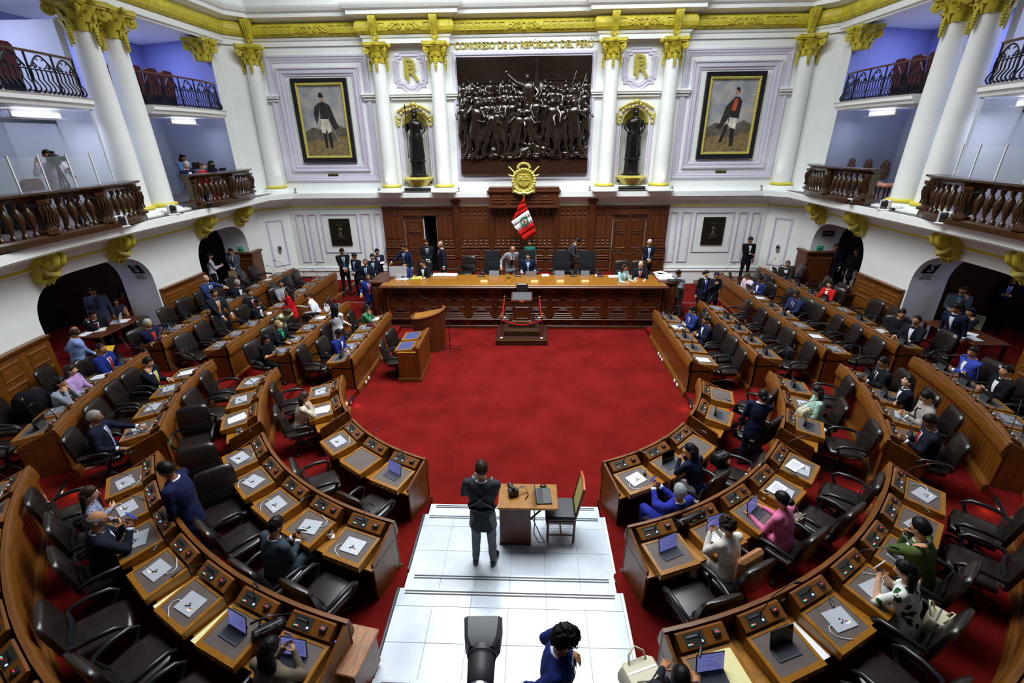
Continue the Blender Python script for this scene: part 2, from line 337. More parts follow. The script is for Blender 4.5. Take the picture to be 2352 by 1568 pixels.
# inward normal check: path runs left side -> back -> right side, so the room is on the right-hand side (dy,-dx)
# ---- lower side walls with arched openings
ARCH = [(1.75, 4.55), (6.55, 9.95)]
def side_at(s, u):
    if u <= -CY: return Vector((s*WX, -u)), Vector((-s, 0))
    a = R_(90)-(u+CY)/WX
    return Vector((s*WX*math.sin(a), CY-WX*math.cos(a))), Vector((-s*math.sin(a), math.cos(a)))
def arch_top(u):
    for a, b in ARCH:
        if a < u < b:
            t = 2*(u-a)/(b-a)-1; return 2.25+0.87*(1-abs(t)**4.0)**0.5
    return None
for s, nm in ((-1, 'left'), (1, 'right')):
    us = sorted(set([0.85, 15.5]+[round(0.85+0.15*i, 3) for i in range(98)]+[round(a+(b-a)*(0.5-0.5*math.cos(PI*i/30)), 4) for a, b in ARCH for i in range(31)]))
    mb = MB()
    for u0, u1 in zip(us[:-1], us[1:]):
        m = (u0+u1)/2; inside = arch_top(m) is not None
        z0 = (arch_top(u0) or 2.25) if inside else 0.0; z1 = (arch_top(u1) or 2.25) if inside else 0.0
        p0, n0 = side_at(s, u0); p1, n1 = side_at(s, u1)
        mb.add([(p0.x, p0.y, z0), (p1.x, p1.y, z1), (p1.x, p1.y, 4.0), (p0.x, p0.y, 4.0)], [(0, 1, 2, 3)], 0)
        if inside:
            q0 = p0-n0*0.95; q1 = p1-n1*0.95
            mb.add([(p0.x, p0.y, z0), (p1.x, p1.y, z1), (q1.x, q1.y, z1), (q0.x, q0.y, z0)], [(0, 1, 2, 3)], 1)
    for a, b in ARCH:
        for u in (a, b):
            p, n = side_at(s, u); q = p-n*0.95
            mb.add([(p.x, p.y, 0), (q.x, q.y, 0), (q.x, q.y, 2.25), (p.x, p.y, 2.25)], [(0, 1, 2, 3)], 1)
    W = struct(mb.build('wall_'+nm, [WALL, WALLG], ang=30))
    # dark rooms behind the arches
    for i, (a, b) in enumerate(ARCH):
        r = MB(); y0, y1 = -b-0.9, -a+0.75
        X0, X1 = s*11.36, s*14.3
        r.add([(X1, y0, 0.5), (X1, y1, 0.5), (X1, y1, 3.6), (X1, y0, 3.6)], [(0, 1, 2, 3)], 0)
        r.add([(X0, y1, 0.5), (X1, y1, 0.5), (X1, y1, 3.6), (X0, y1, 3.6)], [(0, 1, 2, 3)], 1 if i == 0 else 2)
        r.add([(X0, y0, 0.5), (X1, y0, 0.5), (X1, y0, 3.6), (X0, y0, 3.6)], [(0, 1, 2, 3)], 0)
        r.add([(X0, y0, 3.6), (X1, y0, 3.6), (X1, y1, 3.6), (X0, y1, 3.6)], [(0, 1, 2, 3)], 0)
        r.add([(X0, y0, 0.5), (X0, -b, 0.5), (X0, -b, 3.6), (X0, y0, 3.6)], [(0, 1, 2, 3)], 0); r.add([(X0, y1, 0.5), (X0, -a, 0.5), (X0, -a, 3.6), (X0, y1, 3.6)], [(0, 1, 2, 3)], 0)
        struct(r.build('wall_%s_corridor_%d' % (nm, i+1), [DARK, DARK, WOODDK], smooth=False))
    # wainscot panels on the piers
    def wains(u0, u1, z0=0.6, z1=2.0, n=2, parent=W):
        mb = MB(); N = max(2, int((u1-u0)/0.25))
        pts = [side_at(s, u0+(u1-u0)*i/N) for i in range(N+1)]
        prof = [(0.0, z0), (0.10, z0), (0.10, z0+0.14), (0.07, z0+0.17), (0.07, z1-0.12), (0.12, z1-0.07), (0.14, z1), (0.0, z1)]
        rs = [[(p.x+nn.x*d, p.y+nn.y*d, z) for d, z in prof] for p, nn in pts]
        mb.rings([list(x) for x in rs], 0, True, True)
        w = mb.build('wainscot', WOOD, parent)
        for i in range(n):
            ua, ub = u0+(u1-u0)*i/n+0.1, u0+(u1-u0)*(i+1)/n-0.1
            um = (ua+ub)/2; p, nn = side_at(s, um); rz = math.atan2(nn.y, nn.x)+PI/2
            for za, zb in ((z0+0.26, z0+0.80), (z0+0.90, z1-0.2)):
                f = MB().frame(-(ub-ua)/2, (ub-ua)/2, za, zb, [(0, 0.0), (0.03, 0.03), (0.06, 0.01), (0.1, 0.01), (0.14, 0.025)], 0.0, 0, fill=0)
                f.build('raised_panel', WOOD, w, loc=(p.x+nn.x*0.07, p.y+nn.y*0.07, 0), rz=rz)
        return w
    wains(4.60, 6.50, n=2); wains(10.0, 13.6, z1=2.05, n=5)
    # wooden screen at the far jamb
    j = MB().box(s*(WX-0.15), s*(WX+0.80), -1.90, -1.25, 0.6, 1.95, c=0.01); j.box(s*(WX-0.19), s*(WX+0.82), -1.95, -1.2, 1.95, 2.03, c=0.015)
    j2 = j.build('wood_screen', WOODD, W)
    MB().frame(-0.45, 0.45, 0.8, 1.8, [(0, 0), (0.03, 0.025), (0.07, 0.008), (0.12, 0.008), (0.16, 0.02)], 0, 0, fill=0).build('raised_panel', WOODD, j2, loc=(s*(WX+0.33), -1.90, 0))
# ---- back wall
bw = MB()
NX, NR, NZ0, NZ1 = 4.06, 0.50, 4.30, 6.36
_xs = sorted(set([-9.6, -4.02, -3.53, 9.6]+[round(sg*NX+NR*math.cos(PI*i/16), 4) for sg in (-1, 1) for i in range(17)]))
for xa, xb in zip(_xs[:-1], _xs[1:]):
    def wq(za0, za1, zb0, zb1): bw.add([(xa, 0, za0), (xb, 0, zb0), (xb, 0, zb1), (xa, 0, za1)], [(0, 1, 2, 3)], 0)
    xm = (xa+xb)/2
    if abs(abs(xm)-NX) < NR:
        ha, hb = [NZ1+math.sqrt(max(0, NR*NR-(abs(x)-NX)**2)) for x in (xa, xb)]
        wq(3.1, NZ0, 3.1, NZ0); wq(ha, 13, hb, 13)
    else: wq(3.1, 13, 3.1, 13)
    if not (-4.02 < xm < -3.53): wq(0, 3.1, 0, 3.1)
for sg in (-1, 1):     # niche shells
    rs = []
    for i in range(17):
        a = PI*i/16; rs.append([(sg*NX+NR*math.cos(a), NR*0.9*math.sin(a), NZ0), (sg*NX+NR*math.cos(a), NR*0.9*math.sin(a), NZ1)])
    for i in range(16): bw.add([rs[i][0], rs[i+1][0], rs[i+1][1], rs[i][1]], [(0, 1, 2, 3)], 1)
    for j in range(8):
        b0, b1 = PI/2*j/8, PI/2*(j+1)/8
        for i in range(16):
            q = lambda a, b: (sg*NX+NR*math.cos(a)*math.cos(b), NR*0.9*math.sin(a)*math.cos(b), NZ1+NR*math.sin(b))
            a0, a1 = PI*i/16, PI*(i+1)/16
            bw.add([q(a0, b0), q(a1, b0), q(a1, b1), q(a0, b1)], [(0, 1, 2, 3)], 1)
    bw.add([(sg*NX-NR, 0, NZ0), (sg*NX+NR, 0, NZ0), (sg*NX+NR, 0.5, NZ0), (sg*NX-NR, 0.5, NZ0)], [(0, 1, 2, 3)], 1)
bw.add([(-4.02, 0, 0.5), (-4.02, 1.2, 0.5), (-4.02, 1.2, 3.1), (-4.02, 0, 3.1)], [(0, 1, 2, 3)], 2); bw.add([(-3.53, 0, 0.5), (-3.53, 1.2, 0.5), (-3.53, 1.2, 3.1), (-3.53, 0, 3.1)], [(0, 1, 2, 3)], 2)
bw.add([(-4.02, 1.2, 0.5), (-3.53, 1.2, 0.5), (-3.53, 1.2, 3.1), (-4.02, 1.2, 3.1)], [(0, 1, 2, 3)], 2); bw.add([(-4.02, 0, 3.1), (-3.53, 0, 3.1), (-3.53, 1.2, 3.1), (-4.02, 1.2, 3.1)], [(0, 1, 2, 3)], 2)
for s in (-1, 1):
    bw.add([(s*9.5, 0, 0), (s*WX, -0.85, 0), (s*WX, -0.85, 13), (s*9.5, 0, 13)], [(0, 1, 2, 3)], 0)
BW = struct(bw.build('wall_back', [WALL, WALL, DARK], ang=25))
# lower back wall: dado and panel mouldings
MP = [(0, 0), (0.012, 0.03), (0.045, 0.035), (0.065, 0.012), (0.085, 0.012)]
for s, nm in ((-1, 'left'), (1, 'right')):
    d = MB(); d.box(s*5.7, s*9.5, -0.05, 0.0, 0.3, 0.82); d.box(s*5.7, s*9.5, -0.09, 0.0, 0.82, 0.90, c=0.02); d.box(s*5.7, s*9.5, -0.07, 0, 0.92, 1.0, c=0.02)
    struct(d.build('baseboard_back_'+nm, WALL))
    for i, (xa, xb, za, zb) in enumerate([(8.88, 9.26, 1.19, 3.17), (8.36, 8.75, 1.19, 3.18), (6.70, 8.23, 1.59, 3.19), (6.18, 6.60, 1.19, 3.2), (5.72, 6.06, 1.19, 3.2)]):
        MB().frame(min(s*xa, s*xb), max(s*xa, s*xb), za, zb, MP, 0, 0).build('wall_panel_moulding', LILAC, BW)
    # chamfer panel
    cx, cyy = s*9.95, -0.425; rz = -s*math.atan2(0.85, 0.9)
    MB().frame(-0.33, 0.33, 1.15, 3.0, MP, 0, 0).build('wall_panel_moulding', LILAC, BW, loc=(cx, cyy, 0), rz=rz)
    sd = MB().box(-0.06, 0.06, -0.12, -0.0, -0.14, 0.14, 0, c=0.04); sd.box(-0.045, 0.045, -0.13, -0.118, 0.0, 0.09, 1, c=0.01)
    nrm = Vector((-s*0.85, -0.9)).normalized()
    sd.build('soap_dispenser', [CHASD, PLAS], loc=(cx+nrm.x*0.0, cyy+nrm.y*0.0, 1.85), rz=rz)
    tag(bpy.data.objects[-1] if False else COL.objects[-1], 'grey sanitizer dispenser on the %s corner panel of the white wall' % nm, 'dispenser')
# ledge + cove + yellow stripe all the way round
lp = MB(); sweep(lp, [(0, 3.36), (0.03, 3.36), (0.05, 3.40), (0.05, 3.46), (0.03, 3.47), (0.05, 3.53), (0.10, 3.62), (0.20, 3.71), (0.32, 3.77), (0.36, 3.78), (0.36, 3.82), (0.44, 3.82), (0.44, 4.0), (0.0, 4.04)], [(-9.5, 0), (9.5, 0)], [0, 0, 1]+[0]*10)
struct(lp.build('trim_1', [WALL, YELS], ang=40))
for s, n_ in ((-1, 2), (1, 3)):
    lp = MB(); P = [(s*9.5, 0.0)]+side_path(s)
    if s < 0: P = P[::-1]
    sweep(lp, [(0, 3.36), (0.05, 3.36), (0.07, 3.40), (0.07, 3.46), (0.05, 3.47), (0.08, 3.53), (0.20, 3.64), (0.38, 3.74), (0.55, 3.79), (0.85, 3.80), (0.85, 3.83), (0.90, 3.84), (0.90, 4.02), (0.0, 4.04)], P, [0, 0, 1]+[0]*10)
    struct(lp.build('trim_%d' % n_, [WALL, YELS], ang=40))
# entablature: fillet, gilt band, cornice, attic
ent = [(0, 8.93), (0.06, 8.93), (0.06, 9.08), (0.10, 9.10), (0.13, 9.17)]
gilt = [(0.10, 9.17), (0.17, 9.20), (0.23, 9.27), (0.255, 9.38), (0.24, 9.50), (0.19, 9.58), (0.10, 9.62)]
corn = [(0.10, 9.62), (0.22, 9.66), (0.28, 9.70), (0.42, 9.72), (0.42, 9.84), (0.50, 9.88), (0.55, 9.96), (0.57, 10.02), (0.0, 10.06)]
sweepP = [(-9.5, 0), (9.5, 0)]
def entab(path, n0, out=0.0, name=''):
    e = MB(); sweep(e, [(d+out, z) for d, z in ent], path); struct(e.build('trim_%d' % n0, WALL, ang=30))
    g = MB(); sweep(g, [(d+out, z) for d, z in gilt], path); G = struct(g.build('trim_%d' % (n0+1), YEL, ang=50))
    c = MB(); sweep(c, [(d+out, z) for d, z in corn], path); struct(c.build('trim_%d' % (n0+2), WALL, ang=30))
    return G
GB = entab([(-9.95, -0.2), (-9.5, 0), (9.5, 0), (9.95, -0.2)], 10)
GS = {}
for s in (-1, 1):
    P = [(s*9.95, -0.45)]+side_path(s)
    P = [(s*9.75, -0.2), (s*10.3, -0.8)]+[(x*1.0, y) for x, y in side_path(s)][1:]
    if s < 0: P = P[::-1]
    GS[s] = entab(P, 20 if s < 0 else 30)
# projecting entablature blocks over the column pairs
for s in (-1, 1):
    for q, (xa, xb) in enumerate(((2.62, 5.52),)):
        e = MB(); x0, x1 = min(s*xa, s*xb), max(s*xa, s*xb)
        pth = [(x0, 0.0), (x0, -0.22), (x1, -0.22), (x1, 0.0)]
        for prof, m_, nm_ in ((ent, WALL, 'trim_%d' % (40+3*(s+1))), (gilt, YEL, 'trim_%d' % (41+3*(s+1))), (corn, WALL, 'trim_%d' % (42+3*(s+1)))):
            e = MB(); sweep(e, prof, pth); struct(e.build(nm_, m_, ang=40))
    e = MB(); x0, x1 = min(s*9.15, s*9.95), max(s*9.15, s*9.95)
# attic panels above the cornice on the back wall
at = MB(); at.box(-9.6, 9.6, -0.12, 0, 10.06, 10.3)
AT = struct(at.build('trim_50', WALL))
for i in range(12):
    xa = -9.2+i*1.54
    MB().frame(xa, xa+1.4, 10.42, 11.6, [(0, 0), (0.02, 0.02), (0.05, 0.02), (0.07, 0)], 0.0, 0).build('attic_panel', WALLG, BW)
# small raised boxes of the Greek key and the scrolls on the gilt band
def key_mesh():
    mb = MB(); t = 0.028; d = 0.02
    for a in [(-.11, .11, .09, .09+t), (-.11, -.11+t, -.12, .09), (-.11, .06, -.12, -.12+t), (.06-t, .06, -.12, .02), (-.04, .06, .02-t, .02), (.11-t, .11, -.12, .09), (-.04, -.04+t, -.06, .02)]:
        mb.box(a[0], a[1], -d, 0.012, a[2], a[3], c=0.006)
    return mb.mesh('frieze_key', YEL)
def spiral(mb, cx, cz, r, turns, sgn, th=0.02, d=0.05, n=22, rad0=0.25):
    mb.tube([(cx+sgn*r*(1-(1-rad0)*i/n)*math.cos(2*PI*turns*i/n+PI*0.5), -d, cz+r*(1-(1-rad0)*i/n)*math.sin(2*PI*turns*i/n+PI*0.5)) for i in range(n+1)], [th*(1-0.4*i/n) for i in range(n+1)], 5)
def scroll_mesh():
    mb = MB()
    for s in (-1, 1):
        spiral(mb, s*0.17, 0.0, 0.085, 1.6, s, 0.026, 0.015)
        mb.tube([(s*0.17, -0.015, 0.085), (s*0.30, -0.015, 0.06), (s*0.42, -0.012, -0.05), (s*0.58, -0.01, -0.10)], [0.03, 0.028, 0.022, 0.012], 5)
        for q in range(5): mb.ball((s*(0.32+0.055*q), -0.01, 0.10-0.03*q+0.03*(q % 2)), (0.035, 0.02, 0.025), 6, 4)
        for q in range(4): mb.ball((s*(0.28+0.06*q), -0.01, -0.09+0.02*(q % 2)), (0.03, 0.02, 0.022), 6, 4)
    mb.box(-.05, .05, -0.04, 0.02, -.14, -.05, c=0.015); mb.box(-.045, .045, -0.045, 0.02, .04, .12, c=0.02)
    return mb.mesh('frieze_scroll', YEL)
KEY = key_mesh(); SCROLL = scroll_mesh()
def deco(parent, x0, x1, y):
    n = max(1, int((x1-x0-1.25)/2/0.27)); m = (x0+x1)/2
    inst(SCROLL, 'frieze_scroll', parent, (m, y, 9.39))
    for i in range(n):
        for s in (-1, 1): inst(KEY, 'frieze_key', parent, (m+s*(0.76+0.27*i), y, 9.39))
deco(GB, -9.2, -5.55, -0.25); deco(GB, 5.55, 9.2, -0.25); deco(GB, -2.6, 2.6, -0.25)
deco(GB, -5.0, -3.15, -0.47); deco(GB, 3.15, 5.0, -0.47)
for s in (-1, 1):
    for u in np.arange(1.4, 10.5, 0.30):
        p, n = side_at(s, u); k = int((u-1.4)/0.30+0.5)
        o = inst(SCROLL if k % 6 == 3 else KEY, 'frieze_scroll' if k % 6 == 3 else 'frieze_key', GS[s], (p.x+n.x*0.25, p.y+n.y*0.25, 9.39), math.atan2(n.y, n.x)+PI/2)
# ================================================================ back wall: columns, pictures, relief, statues
def capital(mb_s=1.0):
    s = mb_s
    bell = MB().lathe([(0.235*s, 0), (0.25*s, 0.03*s), (0.25*s, 0.2*s), (0.29*s, 0.34*s), (0.36*s, 0.46*s)], 16)
    for ring, (z0, h, r, n) in enumerate([(0.0, 0.24, 0.25, 8), (0.16, 0.22, 0.28, 8)]):
        for i in range(n):
            a = 2*PI*(i+0.5*ring)/n
            M = Matrix.Rotation(a, 4, 'Z')
            bell.rings([[((r+dx)*s, w*s, (z0+z)*s), ((r+dx+0.03)*s, 0, (z0+z)*s), ((r+dx)*s, -w*s, (z0+z)*s), ((r+dx-0.03)*s, 0, (z0+z)*s)] for dx, z, w in [(0.0, 0.0, 0.07), (0.02, h*0.5, 0.08), (0.06, h*0.85, 0.06), (0.10, h*0.92, 0.03), (0.10, h*0.8, 0.01)]], 0, True, True, M)
    ab = MB(); n = 8
    poly = []
    for i in range(4):
        a0 = PI/4+PI/2*i; a1 = a0+PI/2
        c0 = Vector((math.cos(a0), math.sin(a0)))*0.60*s; c1 = Vector((math.cos(a1), math.sin(a1)))*0.60*s
        t = (c1-c0).normalized(); poly.append(c0+t*0.05*s)
        for j in range(1, 5):
            f = j/5; p = c0.lerp(c1, f); poly.append(p*(1-0.22*math.sin(PI*f)))
        poly.append(c1-t*0.05*s)
    ab.prism([(p.x, p.y) for p in poly], 0.50*s, 0.60*s); ab.prism([(p.x*0.92, p.y*0.92) for p in poly], 0.46*s, 0.50*s)
    for i in range(4):
        a = PI/2*i; ab.ball((0.42*s*math.cos(a), 0.42*s*math.sin(a), 0.54*s), 0.07*s, 7, 5)
    vol = MB(); pts = []
    for i in range(20):
        a = 2*PI*1.5*i/19; r = 0.12*s*(1-0.75*i/19); pts.append((0.44*s+r*math.cos(a+PI/2)*0.9, 0, 0.37*s+r*math.sin(a+PI/2)))
    vol.tube([(0.2*s, 0, 0.47*s)]+pts, [0.03*s]+[0.035*s*(1-0.5*i/19) for i in range(20)], 6, ry=1.6); vol.ball((0.44*s, 0, 0.37*s), (0.04*s, 0.06*s, 0.04*s), 6, 4)
    fe = MB()
    for q in range(6): fe.ball((0.30*s, 0, (0.06-0.055*q)*s), ((0.055-0.005*abs(q-2))*s, (0.065-0.007*abs(q-2.2))*s, 0.045*s), 7, 4)
    return bell.mesh('capital', YEL, 60), ab.mesh('abacus', YEL), vol.mesh('volute', YEL, 60), fe.mesh('festoon', YEL, 60)
CAPS = {1.0: capital(1.0), 1.3: capital(1.12)}
def column(x, y, rz, label, cs=1.0, r0=0.285, r1=0.225, ztop=8.33, half=False, group='columns'):
    t = thing('column', label, 'column', (x, y, 4.02), rz, group)
    H = ztop-4.02
    MB().lathe([(r0*1.0+0.0, 0.26)]+[(r0+(r1-r0)*(q**1.6), 0.27+(H-0.27)*q) for q in [i/8 for i in range(9)]], 24).build('shaft', WALL, t, 50)
    MB().lathe([(r0+0.02, 0.17), (r0+0.075, 0.19), (r0+0.09, 0.225), (r0+0.075, 0.26), (r0+0.01, 0.275)], 24).build('gilt_ring', YELS, t, 60)
    b = MB().lathe([(r0+0.16, 0.06), (r0+0.17, 0.09), (r0+0.15, 0.13), (r0+0.08, 0.155), (r0+0.03, 0.18)], 24); b.box(-r0-0.18, r0+0.18, -r0-0.18, r0+0.18, 0, 0.07, c=0.01)
    b.build('base', WALL, t, 50)
    c = inst(CAPS[cs][0], 'capital', t, (0, 0, H)); inst(CAPS[cs][1], 'abacus', c)
    for i in range(4): inst(CAPS[cs][2], 'volute', c, rz=PI/4+PI/2*i)
    for i in range(4): inst(CAPS[cs][3], 'festoon', c, rz=PI/2*i)
    return t
side = {-1: 'left', 1: 'right'}
for s in (-1, 1):
    column(s*3.04, -0.27, 0, 'white column between the %s niche and the bronze relief' % side[s])
    column(s*5.10, -0.27, 0, 'white column between the %s portrait and the %s niche' % (side[s], side[s]))
    column(s*9.60, -0.32, R_(-s*20), 'white column at the %s end of the back wall beside the portrait' % side[s])
    column(s*10.3, -5.55, R_(s*0), 'tall white gallery column on the %s, the far one of the pair' % side[s], 1.3, 0.31, 0.25, 8.25)
    column(s*10.3, -6.42, 0, 'tall white gallery column on the %s, the near one of the pair' % side[s], 1.3, 0.31, 0.25, 8.25)
    # corner half capital of the gallery pier
    c = thing('corner_capital', 'gilt half capital at the top of the %s gallery corner pier' % side[s], 'capital', (s*10.52, -1.62, 8.30), 0, 'corner capitals'); c.scale = (.82, .82, .95)
    inst(CAPS[1.3][0], 'bell', c); inst(CAPS[1.3][1], 'abacus', c)
    for i in range(4): inst(CAPS[1.3][2], 'volute', c, rz=PI/4+PI/2*i)
# brackets over the columns on the gilt band
br = MB()
prof = [(0.0, 0.62), (0.28, 0.62), (0.30, 0.50), (0.27, 0.36), (0.20, 0.2), (0.15, 0.08), (0.15, -0.02), (0.0, -0.05)]
br.prism(prof, -0.13, 0.13, 'x'); br.v = [(x*(0.6+0.4*(z+0.05)/0.67) if True else x, -y, z) for x, y, z in br.v]
for q in (-0.07, 0.0, 0.07): br.tube([(q, -0.29, 0.6), (q, -0.31, 0.5), (q*0.9, -0.28, 0.36), (q*0.8, -0.21, 0.2), (q*0.7, -0.16, 0.08)], 0.02, 5)
br.ball((0, -0.15, -0.06), (0.05, 0.05, 0.05), 6, 4)
BRK = br.mesh('frieze_bracket', YEL, 50)
for x, y in [(-3.04, -0.36), (-5.10, -0.36), (3.04, -0.36), (5.10, -0.36), (-9.5, -0.28), (9.5, -0.28)]: inst(BRK, 'frieze_bracket', GB, (x, y, 9.06))
# ---- inscription
tb = text_mb('CONGRESO DE LA REPÚBLICA DEL PERÚ', 0.285, 0.03, 0.004)
w = max(v[0] for v in tb.v)-min(v[0] for v in tb.v); k = 4.82/w
tb.v = [(x*k, -z-0.02, y) for x, y, z in tb.v]
tag(tb.build('inscription', GOLD, loc=(-0.015, -0.01, 8.85), smooth=False), 'gilt lettering CONGRESO DE LA REPÚBLICA DEL PERÚ above the bronze relief', 'lettering')
# ---- mouldings on the upper back wall
def mould(name, x0, x1, z0, z1, prof, m=LILAC, y0=0.0): return MB().frame(x0, x1, z0, z1, prof, y0, 0).build(name, m, BW)
BIG = [(0, 0), (0.02, 0.06), (0.07, 0.075), (0.10, 0.05), (0.14, 0.055), (0.19, 0.02), (0.24, 0.02), (0.26, 0)]
for s in (-1, 1):
    xs = sorted((s*9.30, s*5.57)); mould('picture_moulding_outer', xs[0], xs[1], 4.40, 8.68, BIG)
    xs = sorted((s*8.97, s*5.92)); mould('picture_moulding', xs[0], xs[1], 4.76, 8.30, [(0, 0), (0.02, 0.08), (0.06, 0.09), (0.09, 0.05), (0.2, 0.07), (0.25, 0.03), (0.29, 0.03), (0.31, 0)])
    for xa, xb in ((2.42, 2.86), (5.38, 5.86), (9.04, 9.5), (3.32, 4.84)):
        x0, x1 = sorted((s*xa, s*xb)); b = MB().box(x0, x1, -0.10, 0, 7.20, 7.27, c=0.015); b.box(x0-0.03, x1+0.03, -0.16, 0, 7.29, 7.35, c=0.015); b.box(x0-0.05, x1+0.05, -0.19, 0, 7.35, 7.43, c=0.02)
        b.build('string_course', WALL, BW)
    # medallion shield
    cx = s*4.06
    def shield(k, dz=0.0):
        pts = [(-.36, .56), (-.36, .47), (-.50, .47), (-.50, .30), (-.56, .30), (-.56, -.34), (-.50, -.34), (-.50, -.48), (-.34, -.48)]
        pts += [(-.34+.68*i/8, -.48-.20*math.sin(PI*i/8)) for i in range(1, 8)]
        pts += [(-x, z) for x, z in pts[:9]][::-1]
        return [(cx+x*k, 8.12+z*k) for x, z in pts]
    mo = MB(); rs = [[(x, -d, z) for x, z in shield(k)] for k, d in ((1.08, 0), (1.06, 0.04), (1.0, 0.05), (0.96, 0.02), (0.90, 0.02), (0.86, 0.05), (0.80, 0.05), (0.76, 0.015), (0.70, 0.015))]
    mo.rings(rs, 0, False, True); mo.add(rs[-1], [tuple(range(len(rs[-1])))], 1)
    md = mo.build('shield_moulding', [LILAC, WALL], BW)
    mono = thing('monogram', 'gilt interlaced P and R monogram above the %s statue niche' % side[s], 'monogram', (cx, -0.04, 8.12), 0, 'gilt monograms')
    for ch, dx, dz, sz in (('P', -0.04, 0.06, 0.86), ('R', 0.06, -0.07, 0.80)):
        t = text_mb(ch, sz, 0.02, 0.004); t.v = [(x*1.05, -z, y) for x, y, z in t.v]; t.build('letter', GOLD, mono, loc=(dx, -0.03 if ch == 'P' else -0.05, dz), smooth=False)
    # niche surround, gilt shell and garland, bracket
    ns = MB(); pts = [(cx-0.52, 4.30)]+[(cx-0.52*math.cos(PI*i/16), NZ1+0.52*math.sin(PI*i/16)) for i in range(17)]+[(cx+0.52, 4.30)]
    cen = Vector((cx, NZ1))
    for da, db, ya, yb in ((0.0, 0.04, 0.0, -0.04), (0.04, 0.12, -0.04, -0.05), (0.12, 0.16, -0.05, 0.0)):
        A = []; B = []
        for x, z in pts:
            d = Vector((x-cx, max(0, z-NZ1))); d = d.normalized() if z > NZ1 else Vector((math.copysign(1, x-cx), 0))
            A.append((x+d.x*da, ya, z+d.y*da)); B.append((x+d.x*db, yb, z+d.y*db))
        for i in range(len(pts)-1): ns.add([A[i], A[i+1], B[i+1], B[i]], [(0, 1, 2, 3)], 0)
    ns.build('niche_surround', LILAC, BW)
    sh = thing('niche_shell', 'gilt scallop shell with garland over the %s statue' % side[s], 'shell ornament', (cx, 0.0, NZ1), 0, 'niche shells')
    for i in range(13):
        a = PI*(i+0.5)/13; m_ = MB()
        pts2 = []
        for j in range(6):
            b = PI/2*j/6*0.98; rr = NR*0.97
            x, y, z = rr*math.cos(a), rr*0.9*math.sin(a), 0.0
            f = 1-j/6*0.97
            pts2.append((x*f, y*f+0.02*(1-f), 0.02+NR*0.80*math.sin(PI/2*j/6)*1.0*math.sin(a)**0.3 if True else 0))
        base = [(NR*0.93*math.cos(a)*math.cos(PI/2*j/7), 0.02+NR*0.83*math.sin(a)*math.cos(PI/2*j/7)*0.9, NR*0.93*math.sin(PI/2*j/7)) for j in range(7)]
        m_.tube(base, [0.06, 0.06, 0.055, 0.05, 0.04, 0.03, 0.015], 6); m_.build('shell_rib', GOLD, sh, 60)
    ga = MB()
    for i in range(15):
        a = PI*i/14; ga.ball((0.60*math.cos(a)*(1 if True else 1), -0.06, 0.58*math.sin(a)+0.04*math.sin(6*a)), (0.065, 0.05, 0.06), 7, 5)
    for sg in (-1, 1):
        for q in range(4): ga.ball((sg*0.66, -0.06, 0.30-0.08*q), (0.05-0.006*q, 0.04, 0.05), 6, 4)
        ga.tube([(0, -0.06, 0.7), (sg*0.3, -0.08, 0.62), (sg*0.62, -0.06, 0.45)], 0.04, 6)
    ga.ball((0, -0.08, 0.70), (0.12, 0.06, 0.08), 8, 5); ga.build('garland', GOLD, sh, 60)
    bk = thing('statue_bracket', 'gilt moulded bracket carrying the %s bronze statue' % side[s], 'bracket', (cx, -0.1, 4.20), 0, 'statue brackets')
    MB().lathe([(0.30, 0.0), (0.36, 0.05), (0.42, 0.15), (0.55, 0.24), (0.58, 0.30), (0.52, 0.36)], 20).build('bowl', GOLD, bk, 50)
    MB().box(-0.62, 0.62, -0.3, 0.05, -0.16, 0.02, c=0.02).build('shelf', WALL, bk)
    ld = MB().tube([(-0.5, -0.34, -0.07), (0.5, -0.34, -0.07)], 0.055, 8); ld.build('spotlight_bar', PLAS, bk)
